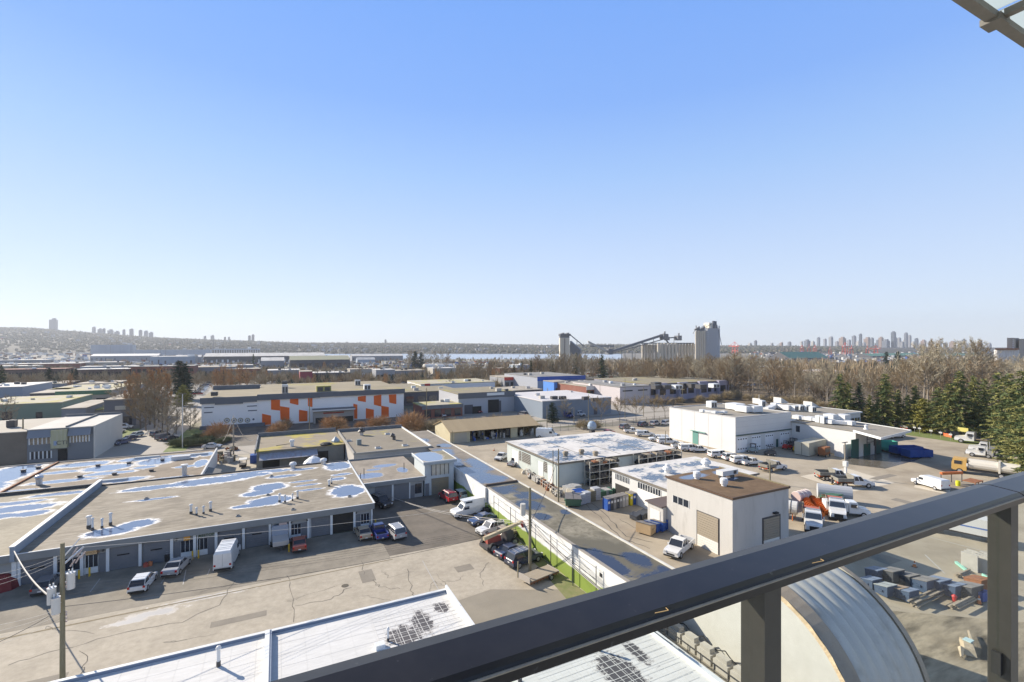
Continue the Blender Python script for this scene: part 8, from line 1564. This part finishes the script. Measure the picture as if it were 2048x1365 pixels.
# ---------------------------------------------------------------- curved fabric hut
def hut():
 t=thing('fabric_hut','big curved fabric hut with a cream end wall seen through the balcony glass','building',(40,27.5,0))
 yc,x0,x1,Ri,Ro=27.0,35.7,44.5,8.4,9.05;N=40
 arc=lambda r,x:[(x,yc+r*math.cos(math.pi*k/N),r*math.sin(math.pi*k/N))for k in range(N+1)]
 cl=mat('end_wall_cream',(.52,.50,.45),.8,(.6,.58,.53),.8,.5,bump=.1,bs=2)
 MB().m(cl).add(arc(Ri,x0),[tuple(range(N+1))]).obj('end_wall',t)
 tn=mat('hem_tan',(.56,.42,.26),.85,(.66,.52,.35),3,.5,bump=1.0,bs=6)
 a=arc(Ri-.02,x0-.06);b=[(x0-.16+.05*math.sin(k*2.1),p[1],p[2])for k,p in enumerate(arc(Ri+.42,x0))]
 MB().m(tn).add(a+b,[(k,k+1,k+N+2,k+N+1)for k in range(N)]).obj('hem',t)
 br=mat('cover_band',(.30,.23,.17),.6,(.4,.33,.26),1,.5);a=arc(Ri+.40,x0-.1);b=arc(Ro,x0+1.1)
 MB().m(br).add(a+b,[(k,k+1,k+N+2,k+N+1)for k in range(N)]).obj('edge_band',t,label='brownish edge band',)
 fab=mat('cover_fabric',(.46,.44,.40),.42,(.56,.54,.5),.4,.5,metal=.05,c3=(.33,.31,.28),ns3=.35,t3=(.5,.7))
 rings=[];M_=36
 for i in range(M_+1):
  x=x0+1.1+(x1-x0-1.6)*i/M_;r=Ro+.16*abs(math.sin(math.pi*i/6))**.7-.16;rings.append(arc(r,x))
 mb=MB().m(fab);k=N+1;mb.add([p for r_ in rings for p in r_],[(i*k+j,i*k+j+1,(i+1)*k+j+1,(i+1)*k+j)for i in range(M_)for j in range(N)]);mb.obj('cover',t,smooth=True)
 a=arc(Ro,x1-.5);b=arc(Ro+.02,x1);MB().m(br).add(a+b,[(k,k+1,k+N+2,k+N+1)for k in range(N)]).obj('edge_band',t)
 MB().m(cl).add(arc(Ro-.1,x1-.05),[tuple(range(N+1))]).obj('end_wall',t)
hut()
for i in range(9):
 y=22.5+i*1.75;MB().m(conc_m).box(33.9,y,0,34.8,y+1.5,.9).box(34.05,y+.2,.901,34.65,y+1.3,1.3).obj('concrete_block',label='large concrete anchor block in the row at the foot of the cream end wall',cat='concrete block',group='anchor blocks of the curved hut',pos=(34,y,0))
m_=MB().m(dkmetal)
for i in range(12):y=21+i*1.4;m_.cyl(32.6,y,0,1.6,.04,k=5)
m_.tube((32.6,21,1.55),(32.6,37,1.55),.035,k=4).tube((32.6,21,.9),(32.6,37,.9),.03,k=4).obj('railing',label='dark railing in the gap between white roof and curved hut',cat='railing')
pr=None;m_=MB().m(black_m)
for i in range(40):
 y=22+i*.4;q=Vector((34.9,y,1.5-.5*abs(math.sin(i*.55))));
 if pr:m_.tube(pr,q,.05,k=5,cap=False)
 pr=q
m_.obj('draped_hose',label='black hose draped along the foot of the cream end wall',cat='hose',pos=(34.9,22,0))
for(x,y)in[(31.5,33.5),(31.2,30.2),(31.8,27)]:
 o=sh_g.copy();col.objects.link(o);o.location=(x,y,0);o.scale=(.35,.35,.5);o['label']='small green weed clump in the gap beside the white roof';o['category']='weeds';o['group']='weed clumps beside the white roof'
 # ---------------------------------------------------------------- balcony
def balcony():
 zt=H-.40
 t=thing('balcony_railing','dark charcoal metal balcony railing with glass panels crossing the foreground','railing',(0,.6,H-1.45))
 rm=mat('rail_charcoal',(.013,.012,.013),.3,(.025,.023,.023),14,.5,c3=(.08,.08,.08),ns3=60,t3=(.68,.76),spec=.3,detail=10)
 n=rm.node_tree.nodes
 def prof(x):return[(x,.644,zt-.024),(x,.644,zt-.0058),(x,.617,zt),(x,.557,zt-.005),(x,.549,zt-.009),(x,.545,zt-.017),(x,.545,zt-.030),(x,.552,zt-.032),(x,.64,zt-.032)]
 mb=MB().m(rm);mb.loft([list(reversed(prof(-4))),list(reversed(prof(1.835)))]);mb.obj('top_rail',t)
 mb=MB().m(rm);mb.loft([list(reversed(prof(1.842))),list(reversed(prof(4)))]);mb.obj('top_rail',t)
 MB().m(mat('lit_edge_tan',(.2,.17,.135),.5,(.3,.26,.2),30,.5)).tube((-4,.5455,zt-.0145),(4,.5455,zt-.0145),.0022,k=6).obj('edge_highlight',t)  # tan bead paints the light caught and reflected by the rail's inner edge
 pm=mat('post_charcoal',(.03,.028,.024),.45,(.042,.039,.033),20,.5)
 for x in(-2.25,-1.24,-.235,.770,1.778,2.79):
  MB().m(pm).box(x,.553,H-1.45,x+.045,.601,zt-.033).obj('post',t)
  MB().m(black_m).box(x-.012,.57,H-.90,x-.0005,.59,H-.84).obj('clamp',t)
 g=bpy.data.materials.new('clear_glass');g.use_nodes=True;gn=g.node_tree.nodes;gl=g.node_tree.links;ga=gn.new('ShaderNodeBsdfTransparent');ga.inputs[0].default_value=(.95,.975,.96,1);gb=gn.new('ShaderNodeBsdfGlossy');gb.inputs['Roughness'].default_value=.02;gw_=gn.new('ShaderNodeLayerWeight');gw_.inputs[0].default_value=.5;gf=gn.new('ShaderNodeMath');gf.operation='POWER';gf.inputs[1].default_value=4;gl.new(gw_.outputs['Facing'],gf.inputs[0]);g2=gn.new('ShaderNodeMath');g2.operation='MULTIPLY';g2.inputs[1].default_value=.22;gl.new(gf.outputs[0],g2.inputs[0]);gf=g2;gm=gn.new('ShaderNodeMixShader');gl.new(gf.outputs[0],gm.inputs[0]);gl.new(ga.outputs[0],gm.inputs[1]);gl.new(gb.outputs[0],gm.inputs[2]);gl.new(gm.outputs[0],gn['Material Output'].inputs[0])
 for x in(-2.2,-1.19,-.185,.82,1.828):MB().m(g).box(x-.004,.576,H-1.38,x+.957,.584,zt-.036).obj('glass_panel',t)
 # slab and parapet of the building the photographer stands on
 t2=thing('balcony_floor','grey concrete balcony slab under the railing','balcony',(0,0,H-1.5))
 MB().m(conc_m).box(-4,-2.5,H-1.7,6,.7,H-1.46).obj('slab',t2)
 # steel and glass canopy overhead
 t3=thing('canopy','weathered steel canopy frame with frosted panes overhead at upper right','canopy',(5.9,2,H+3))
 k=2.5;cm_=mat('canopy_steel',(.13,.125,.105),.6,(.2,.19,.165),8,.6)
 Y1,Y0,zc=.669*k,.640*k,H+k
 yb=Y1;ya=Y0
 MB().m(cm_).box(1.5,ya,zc,4.93,yb,zc+.05).box(5.03,ya,zc,12,yb,zc+.05).obj('edge_beam',t3)
 MB().m(cm_).box(4.90,ya-.02,zc-.02,5.06,yb+.03,zc+.03).box(4.95,-1.5,zc+.01,5.01,ya-.021,zc+.06).obj('cross_beam',t3)
 fr=bpy.data.materials.new('frosted_pane');fr.use_nodes=True;b=fr.node_tree.nodes.new('ShaderNodeBsdfTranslucent');b.inputs[0].default_value=(.66,.71,.70,1);fr.node_tree.links.new(b.outputs[0],fr.node_tree.nodes['Material Output'].inputs[0])
 for(xa,xb)in((1.5,4.96),(5.0,12)):MB().m(fr).box(xa,-1.5,zc+.08,xb-.005,yb-.02,zc+.09).obj('pane',t3)
balcony()
for i,(px,py,L)in enumerate([(1310,1238,.03),(1625,1136,.035)]):
 h=.408;D=F*h/(py-HY);r=(px-CX)/F*D;p=Vector((D*S_+r*C_,D*C_-r*S_,H-.40+.0005))
 m_=MB().m(mat('straw',(.5,.33,.14),.8));m_.tube(p,p+Vector((L*.7,-.006,.002)),.0006,k=4).tube(p+Vector((L*.7,-.006,.002)),p+Vector((L*.75,.001,.002)),.0005,k=4);m_.obj('dry_stalk',label=['dry tan stalk lying on the rail edge left of the near post','dry tan stalk lying on the rail edge above the curved hut'][i],cat='stalk',group='dry stalks on the rail',pos=p)
 # ---------------------------------------------------------------- air
hz=bpy.data.materials.new('haze_air');hz.use_nodes=True;n=hz.node_tree.nodes;n.remove(n['Principled BSDF']);v=n.new('ShaderNodeVolumePrincipled')
v.inputs['Color'].default_value=(.80,.84,.90,1);v.inputs['Density'].default_value=0.00009;v.inputs['Anisotropy'].default_value=.2
hz.node_tree.links.new(v.outputs[0],n['Material Output'].inputs['Volume'])
MB().m(hz).box(-5600,-5600,-40,5600,5600,270).obj('haze',kind='stuff',label='thin bluish winter haze over the whole view',cat='haze')
print('OBJECTS',len(bpy.data.objects),'FACES',sum(len(m.polygons)for m in bpy.data.meshes))
